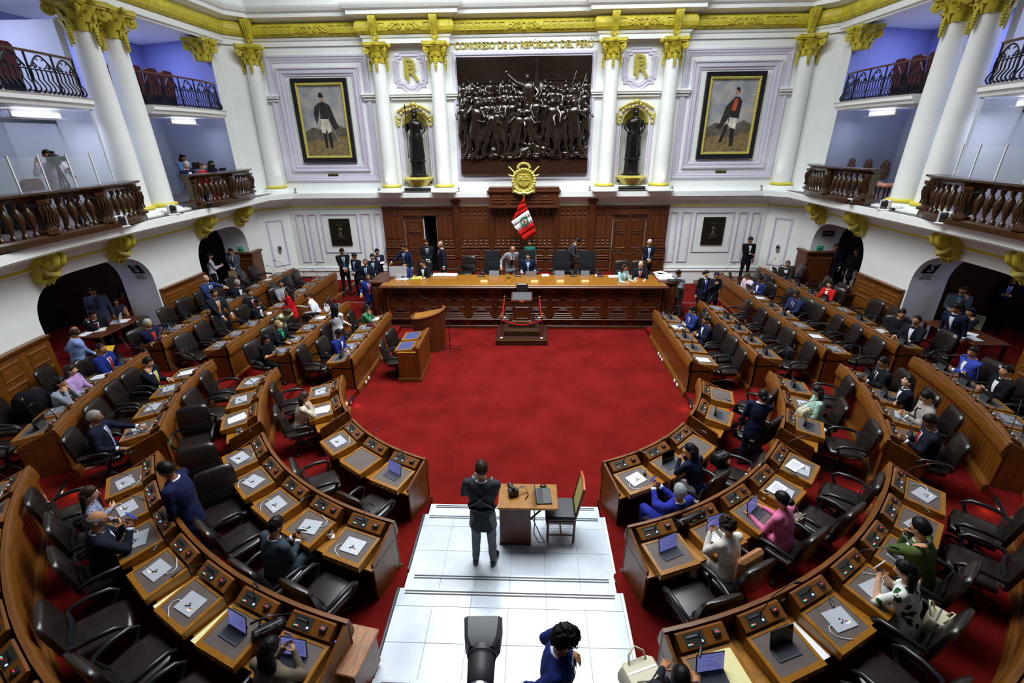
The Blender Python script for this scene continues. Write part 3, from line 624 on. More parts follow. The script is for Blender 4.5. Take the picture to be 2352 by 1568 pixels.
# ---- statues
def statue(s):
    t = thing('statue', 'dark bronze robed statue %s on its pedestal' % ('holding a spear' if s < 0 else 'with arms at its sides'), 'statue', (s*4.06, -0.05, 4.56))
    MB().lathe([(0.36, 0.0), (0.36, 0.05), (0.30, 0.08), (0.28, 0.14), (0.27, 0.50), (0.32, 0.53), (0.32, 0.57), (0.28, 0.60), (0.28, 0.66)], 8).build('pedestal', BRONZE2, t)
    prof = [(0.66, 0.27, 0.20), (0.80, 0.26, 0.20), (1.10, 0.25, 0.19), (1.35, 0.26, 0.20), (1.50, 0.21, 0.16), (1.60, 0.19, 0.15), (1.75, 0.24, 0.17), (1.88, 0.25, 0.16), (1.95, 0.16, 0.12), (1.99, 0.075, 0.075), (2.05, 0.07, 0.075)]
    N = 36; rs = []
    for z, a, b in prof:
        f = max(0, min(1, (1.5-z)/0.5))*0.09+0.015
        rs.append([(a*(1+f*math.sin(11*q*2*PI/N+z*2))*math.cos(2*PI*q/N), b*(1+f*math.sin(9*q*2*PI/N+1))*math.sin(2*PI*q/N), z) for q in range(N)])
    MB().rings(rs).build('robe', BRONZE2, t, 60)
    h = MB().ball((0, -0.01, 2.12), (0.10, 0.115, 0.135), 14, 10); h.ball((0, 0.03, 2.16), (0.115, 0.11, 0.12), 10, 7); h.box(-0.012, 0.012, -0.125, -0.09, 2.12, 2.17, c=0.006)
    if s < 0: h.lathe([(0.1, 2.22), (0.105, 2.26), (0.06, 2.33), (0.02, 2.36)], 12); h.ball((0, 0.0, 2.37), (0.02, 0.08, 0.05), 6, 5)
    h.build('head', BRONZE2, t, 60)
    for g in (-1, 1):
        up = (g < 0 and s < 0)
        a = MB().tube([(g*0.22, 0, 1.87), (g*0.33, 0.0, 1.62), (g*(0.22 if not up else 0.30), -0.15, 1.48 if not up else 1.82)], [0.085, 0.075, 0.05], 9)
        a.ball((g*(0.19 if not up else 0.26), -0.14, 1.47 if not up else 1.85), (0.035, 0.035, 0.045), 7, 5); a.build('arm', BRONZE2, t, 60)
    if s < 0:
        MB().tube([(-0.30, -0.14, 0.66), (-0.28, -0.14, 2.35), (-0.28, -0.14, 2.40), (-0.28, -0.14, 2.52)], [0.012, 0.012, 0.03, 0.003], 7).build('spear', BRONZE2, t)
    else:
        c = MB(); c.rings([[(x*0.23, 0.13+0.05*math.sin(6*x+z), z) for x in [-1+2*i/10 for i in range(11)]]+[(x*0.21, 0.10, z) for x in [1-2*i/10 for i in range(11)]] for z in (0.9, 1.3, 1.7, 1.92)]); c.build('cloak', BRONZE2, t, 60)
for s in (-1, 1): statue(s)
# ---- bronze relief
rel = thing('bronze_relief', 'large dark bronze relief of a crowd around a figure with raised arm', 'relief', (0, 0, 4.63))
mould('relief_surround', -2.54, 2.54, 4.42, 8.67, [(0, 0), (0.02, 0.06), (0.09, 0.07), (0.13, 0.03), (0.16, 0.03)])
b = MB(); N = 24
b.rings([[(2.38*(-1+2*i/N), -0.06-0.10*max(0, z-2.9)**1.0*0.9+0.03*math.sin(9*i/N+z*3), z) for i in range(N+1)]+[(2.38*(1-2*i/N), 0.0, z) for i in range(N+1)] for z in [0.5+3.37*j/10 for j in range(11)]])
b.build('backing', BRONZE, rel, 60)
MB().box(-2.38, 2.38, -0.20, 0, 0.0, 0.56, c=0.01).build('plinth', mat('brown_bronze_plinth', '#3b2417', 0.3, metal=0.3), rel)
def figure_mesh(v):
    r = random.Random(v); mb = MB()
    mb.ball((0, -0.06, 0.78), (0.075, 0.085, 0.10), 10, 7); mb.box(-0.012, 0.012, -0.16, -0.13, 0.75, 0.80, c=0.006); mb.ball((0, -0.02, 0.82), (0.085, 0.08, 0.08), 8, 5)
    ln = r.uniform(-0.12, 0.12)
    mb.rings([[((rx*(1+0.10*math.sin(5*q*2*PI/14+z*9+v)))*math.cos(2*PI*q/14)+ln*(0.7-z), ry*math.sin(2*PI*q/14)-0.03, z) for q in range(14)] for z, rx, ry in [(0.0, 0.17, 0.10), (0.25, 0.15, 0.10), (0.45, 0.13, 0.09), (0.58, 0.16, 0.10), (0.66, 0.14, 0.08), (0.70, 0.05, 0.05)]])
    for g in (-1, 1):
        e = (g*r.uniform(0.18, 0.26), r.uniform(-0.16, -0.06), r.uniform(0.40, 0.60)); h = (e[0]+r.uniform(-0.16, 0.12), -0.18, e[2]+r.uniform(-0.18, 0.22))
        mb.tube([(g*0.14, -0.04, 0.64), e, h], [0.05, 0.042, 0.028], 7); mb.ball(h, 0.035, 6, 4)
    for g in (-1, 1): mb.tube([(g*0.07, -0.04, 0.1), (g*0.10+ln, -0.08, -0.15), (g*r.uniform(0.05, 0.16), -0.02, -0.42)], [0.075, 0.06, 0.045], 7)
    return mb.mesh('relief_figure', BRONZE, 60)
FIGS = [figure_mesh(i) for i in range(7)]
rr = random.Random(3)
def put_fig(x, z, sc, d, rot=0.0):
    o = inst(rr.choice(FIGS), 'relief_figure', rel, M=Matrix.Translation((x, -0.09-d, z)) @ Matrix.Rotation(rot, 4, 'Y') @ Matrix.Diagonal((sc*rr.choice((-1, 1)), sc, sc, 1)))
for row, (z, n, sc, d) in enumerate([(2.42, 20, 0.72, 0.0), (2.02, 19, 0.88, 0.05), (1.55, 16, 1.08, 0.10)]):
    for i in range(n):
        x = -2.15+4.3*i/(n-1)+rr.uniform(-0.06, 0.06)
        if row == 0 and -0.55 < x < 0.55: continue
        put_fig(x, z+rr.uniform(-0.06, 0.10), sc*rr.uniform(0.92, 1.08), d+rr.uniform(0, 0.04), rr.uniform(-0.12, 0.12))
for x, z, sc, rot in [(-1.95, 1.22, 1.55, 0.25), (-1.45, 1.15, 1.35, 0.4), (-0.95, 1.2, 1.3, -0.1), (-0.4, 1.15, 1.25, 0.3), (0.35, 1.15, 1.25, -0.35), (0.95, 1.25, 1.5, 0.05), (1.45, 1.2, 1.4, -0.1), (1.95, 1.25, 1.5, -0.15), (-0.1, 0.80, 0.9, 1.2), (0.7, 0.80, 0.9, -1.2)]: put_fig(x, z, sc, 0.14, rot)
cf = MB()   # central orator with raised arm and standard
cf.ball((0.12, -0.26, 3.06), (0.09, 0.10, 0.12), 10, 7); cf.rings([[(rx*math.cos(2*PI*q/14)+0.16, ry*math.sin(2*PI*q/14)-0.2, z) for q in range(14)] for z, rx, ry in [(1.9, 0.26, 0.12), (2.2, 0.20, 0.12), (2.5, 0.18, 0.11), (2.72, 0.23, 0.12), (2.86, 0.16, 0.1), (2.94, 0.06, 0.06)]])
cf.tube([(0.0, -0.2, 2.80), (-0.30, -0.28, 2.92), (-0.58, -0.3, 3.16)], [0.09, 0.07, 0.05], 8); cf.ball((-0.62, -0.3, 3.22), (0.06, 0.05, 0.08), 7, 5)
cf.tube([(0.34, -0.2, 2.78), (0.52, -0.28, 2.60), (0.40, -0.33, 2.45)], [0.08, 0.06, 0.04], 8); cf.tube([(0.22, -0.3, 1.7), (0.48, -0.3, 3.65)], [0.02, 0.03], 6)
cf.rings([[(0.44+0.10*q, -0.27-0.03*math.sin(q*3+z*5), z) for q in (-0.4, 0, 0.5, 0.9)] for z in (2.75, 3.1, 3.4, 3.6)], 0, False, False)
cf.v = [(x, y, z+.14) for x, y, z in cf.v]; cf.build('relief_orator', BRONZE, rel, 60)
gx, gz = 90, 56; gr_ = np.random.default_rng(4); XX, ZZ = np.meshgrid(np.linspace(-2.36, 2.36, gx), np.linspace(.56, 3.12, gz)); DD = np.zeros_like(XX)
for _ in range(420):
    a_, b_, r1, r2 = gr_.uniform(-2.4, 2.4), gr_.uniform(.5, 2.95), gr_.uniform(.05, .13), gr_.uniform(.07, .28); DD = np.maximum(DD, gr_.uniform(.06, .17)*np.exp(-((XX-a_)/r1)**2-((ZZ-b_)/r2)**2))
DD *= np.clip((3.12-ZZ)/.35, 0, 1)
rm = MB(); rm.rings([[(float(XX[j, i]), -.07-float(DD[j, i]), float(ZZ[j, i])) for i in range(gx)] for j in range(gz)], 0, False, False); rm.build('relief_crowd', BRONZE, rel, 60)
for i, (x0, x1, z0, z1) in enumerate([(-1.6, -0.9, 2.75, 3.05), (0.75, 1.75, 2.8, 3.12), (1.0, 1.3, 3.1, 3.25)]):
    hs = MB().box(x0, x1, -0.16, -0.06, z0, z1, c=0.02)
    for q in range(4): hs.box(x0+(x1-x0)*(q+.25)/4, x0+(x1-x0)*(q+.7)/4, -0.18, -0.15, z0+0.06, z1-0.05, c=0.01)
    hs.prism([(x0-.03, z1), (x1+.03, z1), ((x0+x1)/2, z1+0.14)], -0.18, -0.06, 'y'); hs.build('relief_house', BRONZE, rel)
for a, b_ in [((1.55, 2.5), (1.85, 3.4)), ((2.0, 2.7), (2.2, 3.3)), ((-2.1, 3.2), (-1.7, 2.9)), ((-0.2, 2.9), (0.1, 3.15))]: MB().tube([(a[0], -0.17, a[1]), (b_[0], -0.15, b_[1])], 0.015, 5).build('relief_lance', BRONZE, rel)
rk = MB()
for i in range(70): rk.ball((rr.uniform(-2.3, 2.3), -0.2-rr.uniform(0, 0.08), 0.58+rr.uniform(0, 0.16)), (rr.uniform(.08, .2), rr.uniform(.06, .12), rr.uniform(.04, .09)), 7, 5)
rk.build('relief_ground', BRONZE, rel, 40)
# ---- portraits
def portrait(s):
    x0, x1 = (-8.46, -6.40) if s < 0 else (6.40, 8.46)
    t = thing('painting', 'portrait of an officer in %s, gilt frame, %s of the relief' % (('dark cloak and bicorne', 'left') if s < 0 else ('dark coat with red front', 'right')), 'painting', ((x0+x1)/2, -0.02, 5.11)); t_ = (x0+x1)/2
    hw = (x1-x0)/2; H = 2.83
    MB().frame(-hw, hw, 0, H, [(0, 0), (0, 0.10), (0.13, 0.08), (0.15, 0.03)], 0, 0, fill=0).build('outer_frame', mat('black_lacquer', '#16161c', 0.3), t)
    MB().frame(-hw+0.15, hw-0.15, 0.15, H-0.15, [(0, 0.02), (0.0, 0.10), (0.03, 0.13), (0.07, 0.10), (0.085, 0.06)], 0, 0).build('gilt_frame', GOLD, t)
    gl = MB()
    for i in range(20):
        for z in (0.20, H-0.20): gl.ball((-hw+0.2+(2*hw-0.4)*i/19, -0.12, z), (0.028, 0.02, 0.03), 6, 4)
    for i in range(28):
        for x in (-hw+0.2, hw-0.2): gl.ball((x, -0.12, 0.2+(H-0.4)*i/27), (0.03, 0.02, 0.028), 6, 4)
    gl.build('gilt_beading', GOLD, t)['kind'] = 'stuff'
    sky = mat('painted_sky_%d' % s, '#b9b2a8', 0.6, var=0.3, vscale=1.6, col2='#6f7f8e', detail=5)
    cv = MB(); cv.add([(-hw+.22, -0.05, .22), (hw-.22, -0.05, .22), (hw-.22, -0.05, H-.22), (-hw+.22, -0.05, H-.22)], [(0, 1, 2, 3)], 0)
    c = cv.build('canvas', sky, t)
    def patch(pts, col, d, nm):
        m_ = MB(); m_.add([(x, -0.05-d, z) for x, z in pts], [tuple(range(len(pts)))]); m_.build(nm, mat('paint_'+col.strip('#'), col, 0.6, var=0.35, vscale=5), c, smooth=False)
    w = hw-0.25
    patch([(-w, 1.05), (-0.5, 1.22), (0.1, 1.1), (0.5, 1.3), (w, 1.15), (w, .25), (-w, .25)], '#5d564a', 0.001, 'painted_hills')
    patch([(-w, .72), (-0.3, .80), (0.2, .66), (0.5, .9), (w, .95), (w, .25), (-w, .25)], '#7d6a45', 0.002, 'painted_ground')
    def ell(cx, cz, a, b, n=14): return [(cx+a*math.cos(2*PI*i/n), cz+b*math.sin(2*PI*i/n)) for i in range(n)]
    if s < 0:
        patch([(-.08, .5), (.0, .5), (.02, 1.1), (-.1, 1.1)], '#1c1612', .003, 'painted_boot'); patch([(.10, .5), (.2, .48), (.2, 1.1), (.08, 1.1)], '#1c1612', .003, 'painted_boot')
        patch([(-.16, 1.05), (-.02, 1.0), (.04, 1.25), (.08, 1.0), (.22, 1.08), (.16, 1.55), (-.12, 1.55)], '#cfc7b2', .004, 'painted_breeches')
        patch([(-.13, 1.50), (.16, 1.50), (.15, 2.02), (.02, 2.08), (-.1, 2.02)], '#241d1b', .005, 'painted_coat')
        patch([(-.1, 2.05), (-.3, 1.9), (-.36, 1.65), (-.28, 1.3), (-.2, 1.55), (-.12, 1.8)], '#2b2320', .006, 'painted_cloak'); patch([(.02, 2.08), (.28, 1.95), (.38, 1.6), (.52, 1.2), (.30, 1.1), (.18, 1.5), (.12, 1.95)], '#2b2320', .006, 'painted_cloak')
        patch(ell(.0, 2.16, .065, .09), '#a9826a', .007, 'painted_face'); patch([(-.1, 2.22), (.1, 2.2), (.06, 2.34), (-.02, 2.38), (-.08, 2.34)], '#1a1716', .008, 'painted_hat')
        patch([(.16, 1.45), (.19, 1.45), (.52, .6), (.50, .58)], '#9a9488', .008, 'painted_sabre')
    else:
        patch([(-.18, .55), (-.3, .55), (-.12, 1.2), (.0, 1.2)], '#1c1612', .003, 'painted_boot'); patch([(.1, .42), (.24, .44), (.22, 1.2), (.06, 1.2)], '#1c1612', .003, 'painted_boot')
        patch([(-.12, 1.2), (.05, 1.05), (.24, 1.0), (.26, 1.45), (-.02, 1.45)], '#d6d2c4', .004, 'painted_breeches')
        patch([(-.05, 1.40), (.30, 1.35), (.34, 1.9), (.22, 2.05), (.06, 2.05), (-.02, 1.75)], '#241d1f', .005, 'painted_coat')
        patch([(.0, 1.6), (.16, 1.6), (.2, 2.0), (.08, 2.0)], '#b54a26', .006, 'painted_facing')
        patch([(.05, 2.02), (-.2, 1.75), (-.34, 1.2), (-.5, 1.05), (-.3, 1.0), (-.1, 1.3), (.0, 1.5)], '#2a2422', .006, 'painted_cloak')
        patch(ell(.12, 2.20, .065, .095), '#a9826a', .007, 'painted_face'); patch([(.06, 2.28), (.2, 2.26), (.22, 2.14), (.19, 2.32), (.1, 2.36)], '#1a1716', .008, 'painted_hair')
        patch([(-.06, 1.45), (-.03, 1.45), (-.04, .5), (-.06, .5)], '#4a3f35', .008, 'painted_cane')
    pl = MB().box(-0.21, 0.21, -0.02, 0, -0.055, 0.055, 0, c=0.01); pl.box(-0.15, 0.15, -0.024, -0.019, -0.02, 0.02, 1)
    tag(pl.build('name_plate', [BRASS, mat('engraved_dark', '#3a3214', 0.6)], loc=(t_, 0.0, 4.64)), 'small brass plate under the %s portrait' % side[s], 'plaque')
    # lower bronze plaque
    q = thing('bronze_plaque', 'dark bronze plaque with a raised figure on the lower %s wall' % side[s], 'plaque', (s*7.48, -0.005, 1.90))
    MB().box(-0.425, 0.425, -0.05, 0, 0, 1.08, c=0.01).build('slab', mat('plaque_bronze', '#262118', 0.35, metal=0.4), q)
    e = MB().ball((0, -0.05, 0.62), (0.09, 0.04, 0.11), 9, 6); e.tube([(0, -0.05, 0.54), (-0.02, -0.06, 0.42), (0.02, -0.05, 0.3)], [0.06, 0.10, 0.07], 8); e.tube([(-.18, -.05, .40), (0, -.07, .33), (.2, -.05, .25)], 0.025, 6); e.tube([(.16, -.05, .4), (0, -.07, .3), (-.17, -.05, .25)], 0.025, 6)
    e.tube([(-.12, -.05, .85), (0, -.06, .80), (.12, -.05, .86)], 0.02, 6); e.build('raised_figure', mat('plaque_bronze_bright', '#5a5040', 0.25, metal=0.6), q, 60)
for s in (-1, 1): portrait(s)
# ---- coat of arms and flag
arms = thing('coat_of_arms', 'large gilt coat of arms above the presidential wood panelling', 'coat of arms', (0, -0.60, 3.98)); arms.scale = (1.2, 1.0, 1.08)
sp = [(-.30, .72), (-.38, .45), (-.34, .15), (0, -.02), (.34, .15), (.38, .45), (.30, .72), (0, .80)]
MB().rings([[(x*k, -d, .4+(z-.4)*k) for x, z in sp] for k, d in ((1, 0), (1, .06), (.93, .10), (.8, .10), (.78, .06))]).build('cartouche', GOLD, arms)
sh = MB(); sq = [(-.2, .62), (-.2, .38), (-.12, .27), (0, .22), (.12, .27), (.2, .38), (.2, .62)]
sh.rings([[(x*k, -.06-d, .45+(z-.45)*k) for x, z in sq] for k, d in ((1, 0), (1, .08), (.88, .09), (.86, .07))]); sh.box(-.17, .17, -.16, -.12, .44, .455); sh.box(-.008, .008, -.16, -.12, .44, .60); sh.ball((-.09, -.14, .52), (.05, .02, .045), 7, 5); sh.ball((.09, -.14, .53), (.035, .02, .06), 7, 5); spiral(sh, 0, .35, .06, 1.3, 1, .022, .14); sh.build('shield', GOLD, arms, 50)
wr = MB()
for sg in (-1, 1):
    for i in range(12):
        a = -PI/2+sg*PI*(i+0.5)/12; wr.ball((.33*math.cos(a)*1.02, -.11, .43+.36*math.sin(a)), (.06, .035, .055), 7, 4)
for i in range(9):
    a = PI*i/8; wr.ball((.18*math.cos(a), -.12, .84+.14*math.sin(a)), (.05, .04, .05), 7, 4)
wr.build('wreath', GOLD, arms, 60)
fl_ = MB()
for sg in (-1, 1):
    for z0, z1 in ((.15, .85), (.30, .60)): fl_.tube([(-sg*.2, -.03, z0), (sg*.44, -.03, z1), (sg*.48, -.03, z1+.03)], [.02, .022, .008], 6)
    fl_.rings([[(sg*(.15+.05*q), -.08-.02*math.sin(4*q+z*9), z) for q in range(5)] for z in (.02, .2, .38)], 0, False, False)
fl_.tube([(-.3, -.12, .08), (-.12, -.14, .0), (0, -.14, .03), (.12, -.14, .0), (.3, -.12, .08)], .045, 7); fl_.prism([(-.1, .0), (.1, .0), (0, -.12)], -.1, -.02, 'y'); fl_.build('flags_and_ribbon', GOLD, arms, 50)
flag = thing('flag', 'red and white flag with a green wreath emblem hung by one corner', 'flag', (0, -0.74, 2.18))
def fp(px, py): p = aty(px, py, -0.80); return (p.x, p.z-2.18)
Ls = [fp(1202, 455), fp(1193, 470), fp(1184, 489), fp(1174, 509), fp(1180, 520), fp(1189, 532), fp(1197, 543), fp(1205, 553)]
Rs = [fp(1204, 455), fp(1207, 466), fp(1210, 475), fp(1213, 482), fp(1219, 496), fp(1224, 510), fp(1228, 523), fp(1232, 536)]
REDC = cloth('#c01c16'); WHC = cloth('#e6e6e8'); nsub = 8
def fpt(i, t): a, b = Ls[i], Rs[i]; return (a[0]+(b[0]-a[0])*t, -0.018*math.sin(2.2*t*PI+i*0.25)*min(1, i/3)-0.02, a[1]+(b[1]-a[1])*t)
for i0, i1, m_, nm in ((0, 3, REDC, 'red_band'), (3, 5, WHC, 'white_band'), (5, 7, REDC, 'red_band')):
    g = MB()
    for i in range(i0, i1):
        for j in range(nsub): g.add([fpt(i, j/nsub), fpt(i, (j+1)/nsub), fpt(i+1, (j+1)/nsub), fpt(i+1, j/nsub)], [(0, 1, 2, 3)])
    o = g.build(nm, m_, flag, 80)
    sol = o.modifiers.new('thickness', 'SOLIDIFY'); sol.thickness = 0.006
em = MB(); ec = fp(1204, 508)
for i in range(14):
    a = 2*PI*i/14+0.5; em.ball((ec[0]+.13*math.cos(a), -.085, ec[1]+.15*math.sin(a)), (.04, .008, .032), 7, 4, 0)
em.box(ec[0]-.05, ec[0]+.05, -.085, -.08, ec[1]-.07, ec[1]+.08, 1); em.ball((ec[0], -.085, ec[1]-.02), (.04, .006, .05), 7, 4, 2); em.ball((ec[0]+.09, -.085, ec[1]+.12), (.035, .006, .035), 7, 4, 0)
em.build('emblem', [cloth('#1f6a45'), cloth('#b8a37a'), cloth('#a33a1e')], flag)
MB().tube([(0.02, 0.0, 1.60), (0.0, -0.02, 1.75), (-0.01, 0.15, 1.9)], 0.014, 6).build('pole', GOLD, flag)
# ---- dark wood panelling behind the dais
pan = thing('wood_panelling', 'dark carved wood wall panelling behind the presidential dais', 'panelling', (0, 0, 0.82))
bp = MB()
for xa, xb in ((-5.65, -4.83), (-3.5, 3.5), (4.83, 5.65)): bp.box(xa, xb, -0.10, -0.005, 0, 2.62)
for s in (-1, 1): x0, x1 = sorted((s*3.5, s*4.83)); bp.box(x0, x1, -0.10, -0.005, 2.24, 2.62)
bp.build('backing', WOODD, pan)
for s in (-1, 1):
    x0, x1 = sorted((s*5.66, s*2.5)); MB().box(x0, x1, -0.16, 0, 2.55, 2.64, c=0.01).build('top_moulding', WOODK, pan)
    MB().box(s*2.55, s*2.80, -0.22, -0.08, 0.0, 2.78, c=0.01).build('post', WOODK, pan); MB().box(s*2.48, s*2.87, -0.28, -0.05, 2.78, 2.90, c=0.02).build('post_cap', WOODK, pan)
    MB().box(s*1.20, s*1.36, -0.24, -0.08, 0.0, 2.7, c=0.01).build('post', WOODK, pan)
tw = MB().box(-1.32, 1.32, -0.50, 0, 2.62, 3.2); tw.box(-1.40, 1.40, -0.58, 0, 3.18, 3.26, c=0.015); tw.box(-1.36, 1.36, -0.54, 0, 2.60, 2.68, c=0.01); tw.box(-1.34, 1.34, -0.52, 0, 3.26, 3.36, c=0.01)
T = tw.build('tower', WOODK, pan)
for xa in (-1.2, -0.55, 0.08, 0.62):
    for k in range(3): MB().box(xa, xa+0.5-0.06*k, -0.54+0.01*k, -0.50, 2.78+0.11*k, 2.83+0.11*k, c=0.01).build('tower_bar', WOODD, T)
stud = MB(); stud.add([(-.055, 0, -.05), (.055, 0, -.05), (.055, 0, .05), (-.055, 0, .05), (0, -.045, 0)], [(0, 1, 4), (1, 2, 4), (2, 3, 4), (3, 0, 4), (0, 3, 2, 1)]); STUD = stud.mesh('diamond_stud', WOODK, smooth=False)
rail = MB(); rail.box(-.045, .045, -.03, 0, -.02, .02, c=.01); RAILM = rail.mesh('ridge', WOODK)
bays = [(-5.6, -4.9), (-3.45, -2.85), (-2.5, -1.42), (-1.15, -0.1), (0.1, 1.15), (1.42, 2.5), (2.85, 3.45), (4.9, 5.6)]
for xa, xb in bays:
    n = max(3, int(round((xb-xa)/0.22)))
    for i in range(n):
        xm = xa+(xb-xa)*(i+.5)/n; wd = (xb-xa)/n*0.44
        MB().box(xm-wd, xm+wd, -0.125, -0.10, 1.36, 2.2, c=.008).build('plank', WOODD, pan)
        inst(STUD, 'diamond_stud', pan, (xm, -0.10, 2.46)); inst(STUD, 'diamond_stud', pan, (xm, -0.10, 2.30)); inst(STUD, 'diamond_stud', pan, (xm, -0.10, 1.26)); inst(STUD, 'diamond_stud', pan, (xm, -0.10, 1.13))
for xa, xb in ((-5.66, -4.85), (-3.5, 3.5), (4.85, 5.66)):
    MB().box(xa, xb, -0.20, -0.05, 0.98, 1.05, c=.015).build('chair_rail', WOODK, pan)
    cr = MB().box(xa, xb, -0.16, -0.05, 0, 0.98); cr.box(xa, xb, -0.22, -0.05, 0.55, 0.60, c=.01); CRO = cr.build('lower_cabinet', WOODD, pan)
    n = max(1, int((xb-xa)/0.85))
    for i in range(n):
        x0, x1 = xa+(xb-xa)*i/n+.05, xa+(xb-xa)*(i+1)/n-.05
        MB().frame(x0, x1, 0.64, 0.93, [(0, 0), (.03, .03), (.07, .01), (.12, .03)], -0.16, 0, fill=0).build('raised_panel', WOODK, CRO); MB().frame(x0, x1, 0.08, 0.50, [(0, 0), (.03, .03), (.07, .01), (.12, .03)], -0.16, 0, fill=0).build('raised_panel', WOODK, CRO)
def door_leaf(x0, x1, par):
    d = MB().box(x0, x1, -0.06, -0.015, 0, 2.2, c=.005).build('door_leaf', WOODD, par); w = x1-x0; xm = (x0+x1)/2
    for z0, z1 in ((.15, .75), (.95, 2.05)): MB().frame(x0+.07, x1-.07, z0, z1, [(0, 0), (.02, .02), (.05, .005)], -0.06, 0).build('door_moulding', WOODK, d)
    for z in (1.62, 0.85):
        for k in range(3): MB().box(xm-w*.36+k*.06, xm+w*.36-k*.06, -0.085, -0.06, z-.055*k, z-.055*k+.03, c=.008).build('door_bar', WOODK, d)
    return d
dr = thing('door_2', 'closed double door in the dark panelling on the right', 'door', (0, 0, .82)); dr['kind'] = 'structure'
door_leaf(3.54, 4.16, dr); door_leaf(4.17, 4.80, dr); MB().box(3.95, 4.05, -0.09, -0.06, .95, 1.0, c=.01).build('door_handle', BRASS, dr)
dl = thing('door_1', 'half open double door in the dark panelling on the left', 'door', (0, 0, .82)); dl['kind'] = 'structure'
door_leaf(-4.80, -4.05, dl)
for s in (-1, 1):
    for k in (0, 1):
        xa = 3.5+k*.72; x0, x1 = sorted((s*xa, s*(xa+.58))); MB().box(x0, x1, -0.16, -0.08, 2.28, 2.33, c=.01).build('door_hood', WOODK, pan)
# small spot lamps and junction boxes along the ledge
lampm = MB().box(-.05, .05, -.05, .05, 0, .02); lampm.tube([(0, 0, .02), (0, 0, .07)], .012, 5); lampm.tube([(0, -.03, .07), (0, .05, .14)], [.035, .045], 8); LM = lampm.mesh('ledge_lamp', CHASD)
for i, x in enumerate([-9.3, -8.9, -5.6, -5.1, -4.7, -3.5, -2.95, -2.5, 2.5, 3.05, 3.5, 4.7, 5.1, 5.6, 8.9, 9.3]):
    nb = {9.3: 'at the outer end beside the end column', 8.9: 'just inside the end column', 5.6: 'outside the portrait side column', 5.1: 'in front of the portrait side column', 4.7: 'inside the portrait side column', 3.5: 'outside the relief side column', 2.95: 'in front of the relief side column', 3.05: 'in front of the relief side column', 2.5: 'beside the relief frame'}[abs(x)]
    tag(inst(LM, 'ledge_lamp', None, (x, -0.34, 4.025)), 'small grey ledge spotlight on the %s %s' % (side[-1 if x < 0 else 1], nb), 'spotlight', 'ledge spotlights')
for x in (-9.05, -3.04, -5.1, 3.04, 5.1, 9.05): spot('ledge_uplight', (x*1.0, -0.75, 4.15), (x, -0.30, 6.2), 11, 75, (1.0, 0.98, 0.82))
# ================================================================ side galleries
# baluster, pedestal and rail meshes
BAL = MB().lathe([(0.055, 0), (0.055, 0.05), (0.03, 0.07), (0.035, 0.14), (0.065, 0.24), (0.085, 0.36), (0.08, 0.44), (0.045, 0.52), (0.03, 0.56), (0.045, 0.58), (0.05, 0.62), (0.05, 0.66)], 10).mesh('baluster', WOODB, 60)
ped = MB(); ped.rings([[(x*w, y*w*0.8, z) for x, y in ((-1, -1), (-.4, -1.25), (.4, -1.25), (1, -1), (1, 1), (-1, 1))] for z, w in ((0, .16), (.06, .16), (.10, .10), (.22, .09), (.42, .13), (.54, .12), (.58, .15), (.66, .16))])
for q in (-.07, 0, .07): ped.tube([(q, -.14, .14), (q, -.12, .25), (q, -.17, .42), (q, -.15, .54)], .022, 5)
PED = ped.mesh('pedestal', WOODB, 40)
def bay_path(s, ua, ub, bulge, n=22, d0=0.62):
    out = []
    for i in range(n+1):
        f = i/n; u = ua+(ub-ua)*f; p, nn = side_at(s, u); k = d0+bulge*(1-abs(2*f-1)**3.0)
        if i in (0, n): pass
        out.append((p+nn*k, nn))
    return out
def ribbon(mb, path, prof, m=0):
    rs = [[(p.x+nn.x*d, p.y+nn.y*d, z) for d, z in prof] for p, nn in path]
    mb.rings(rs, m, True, True)
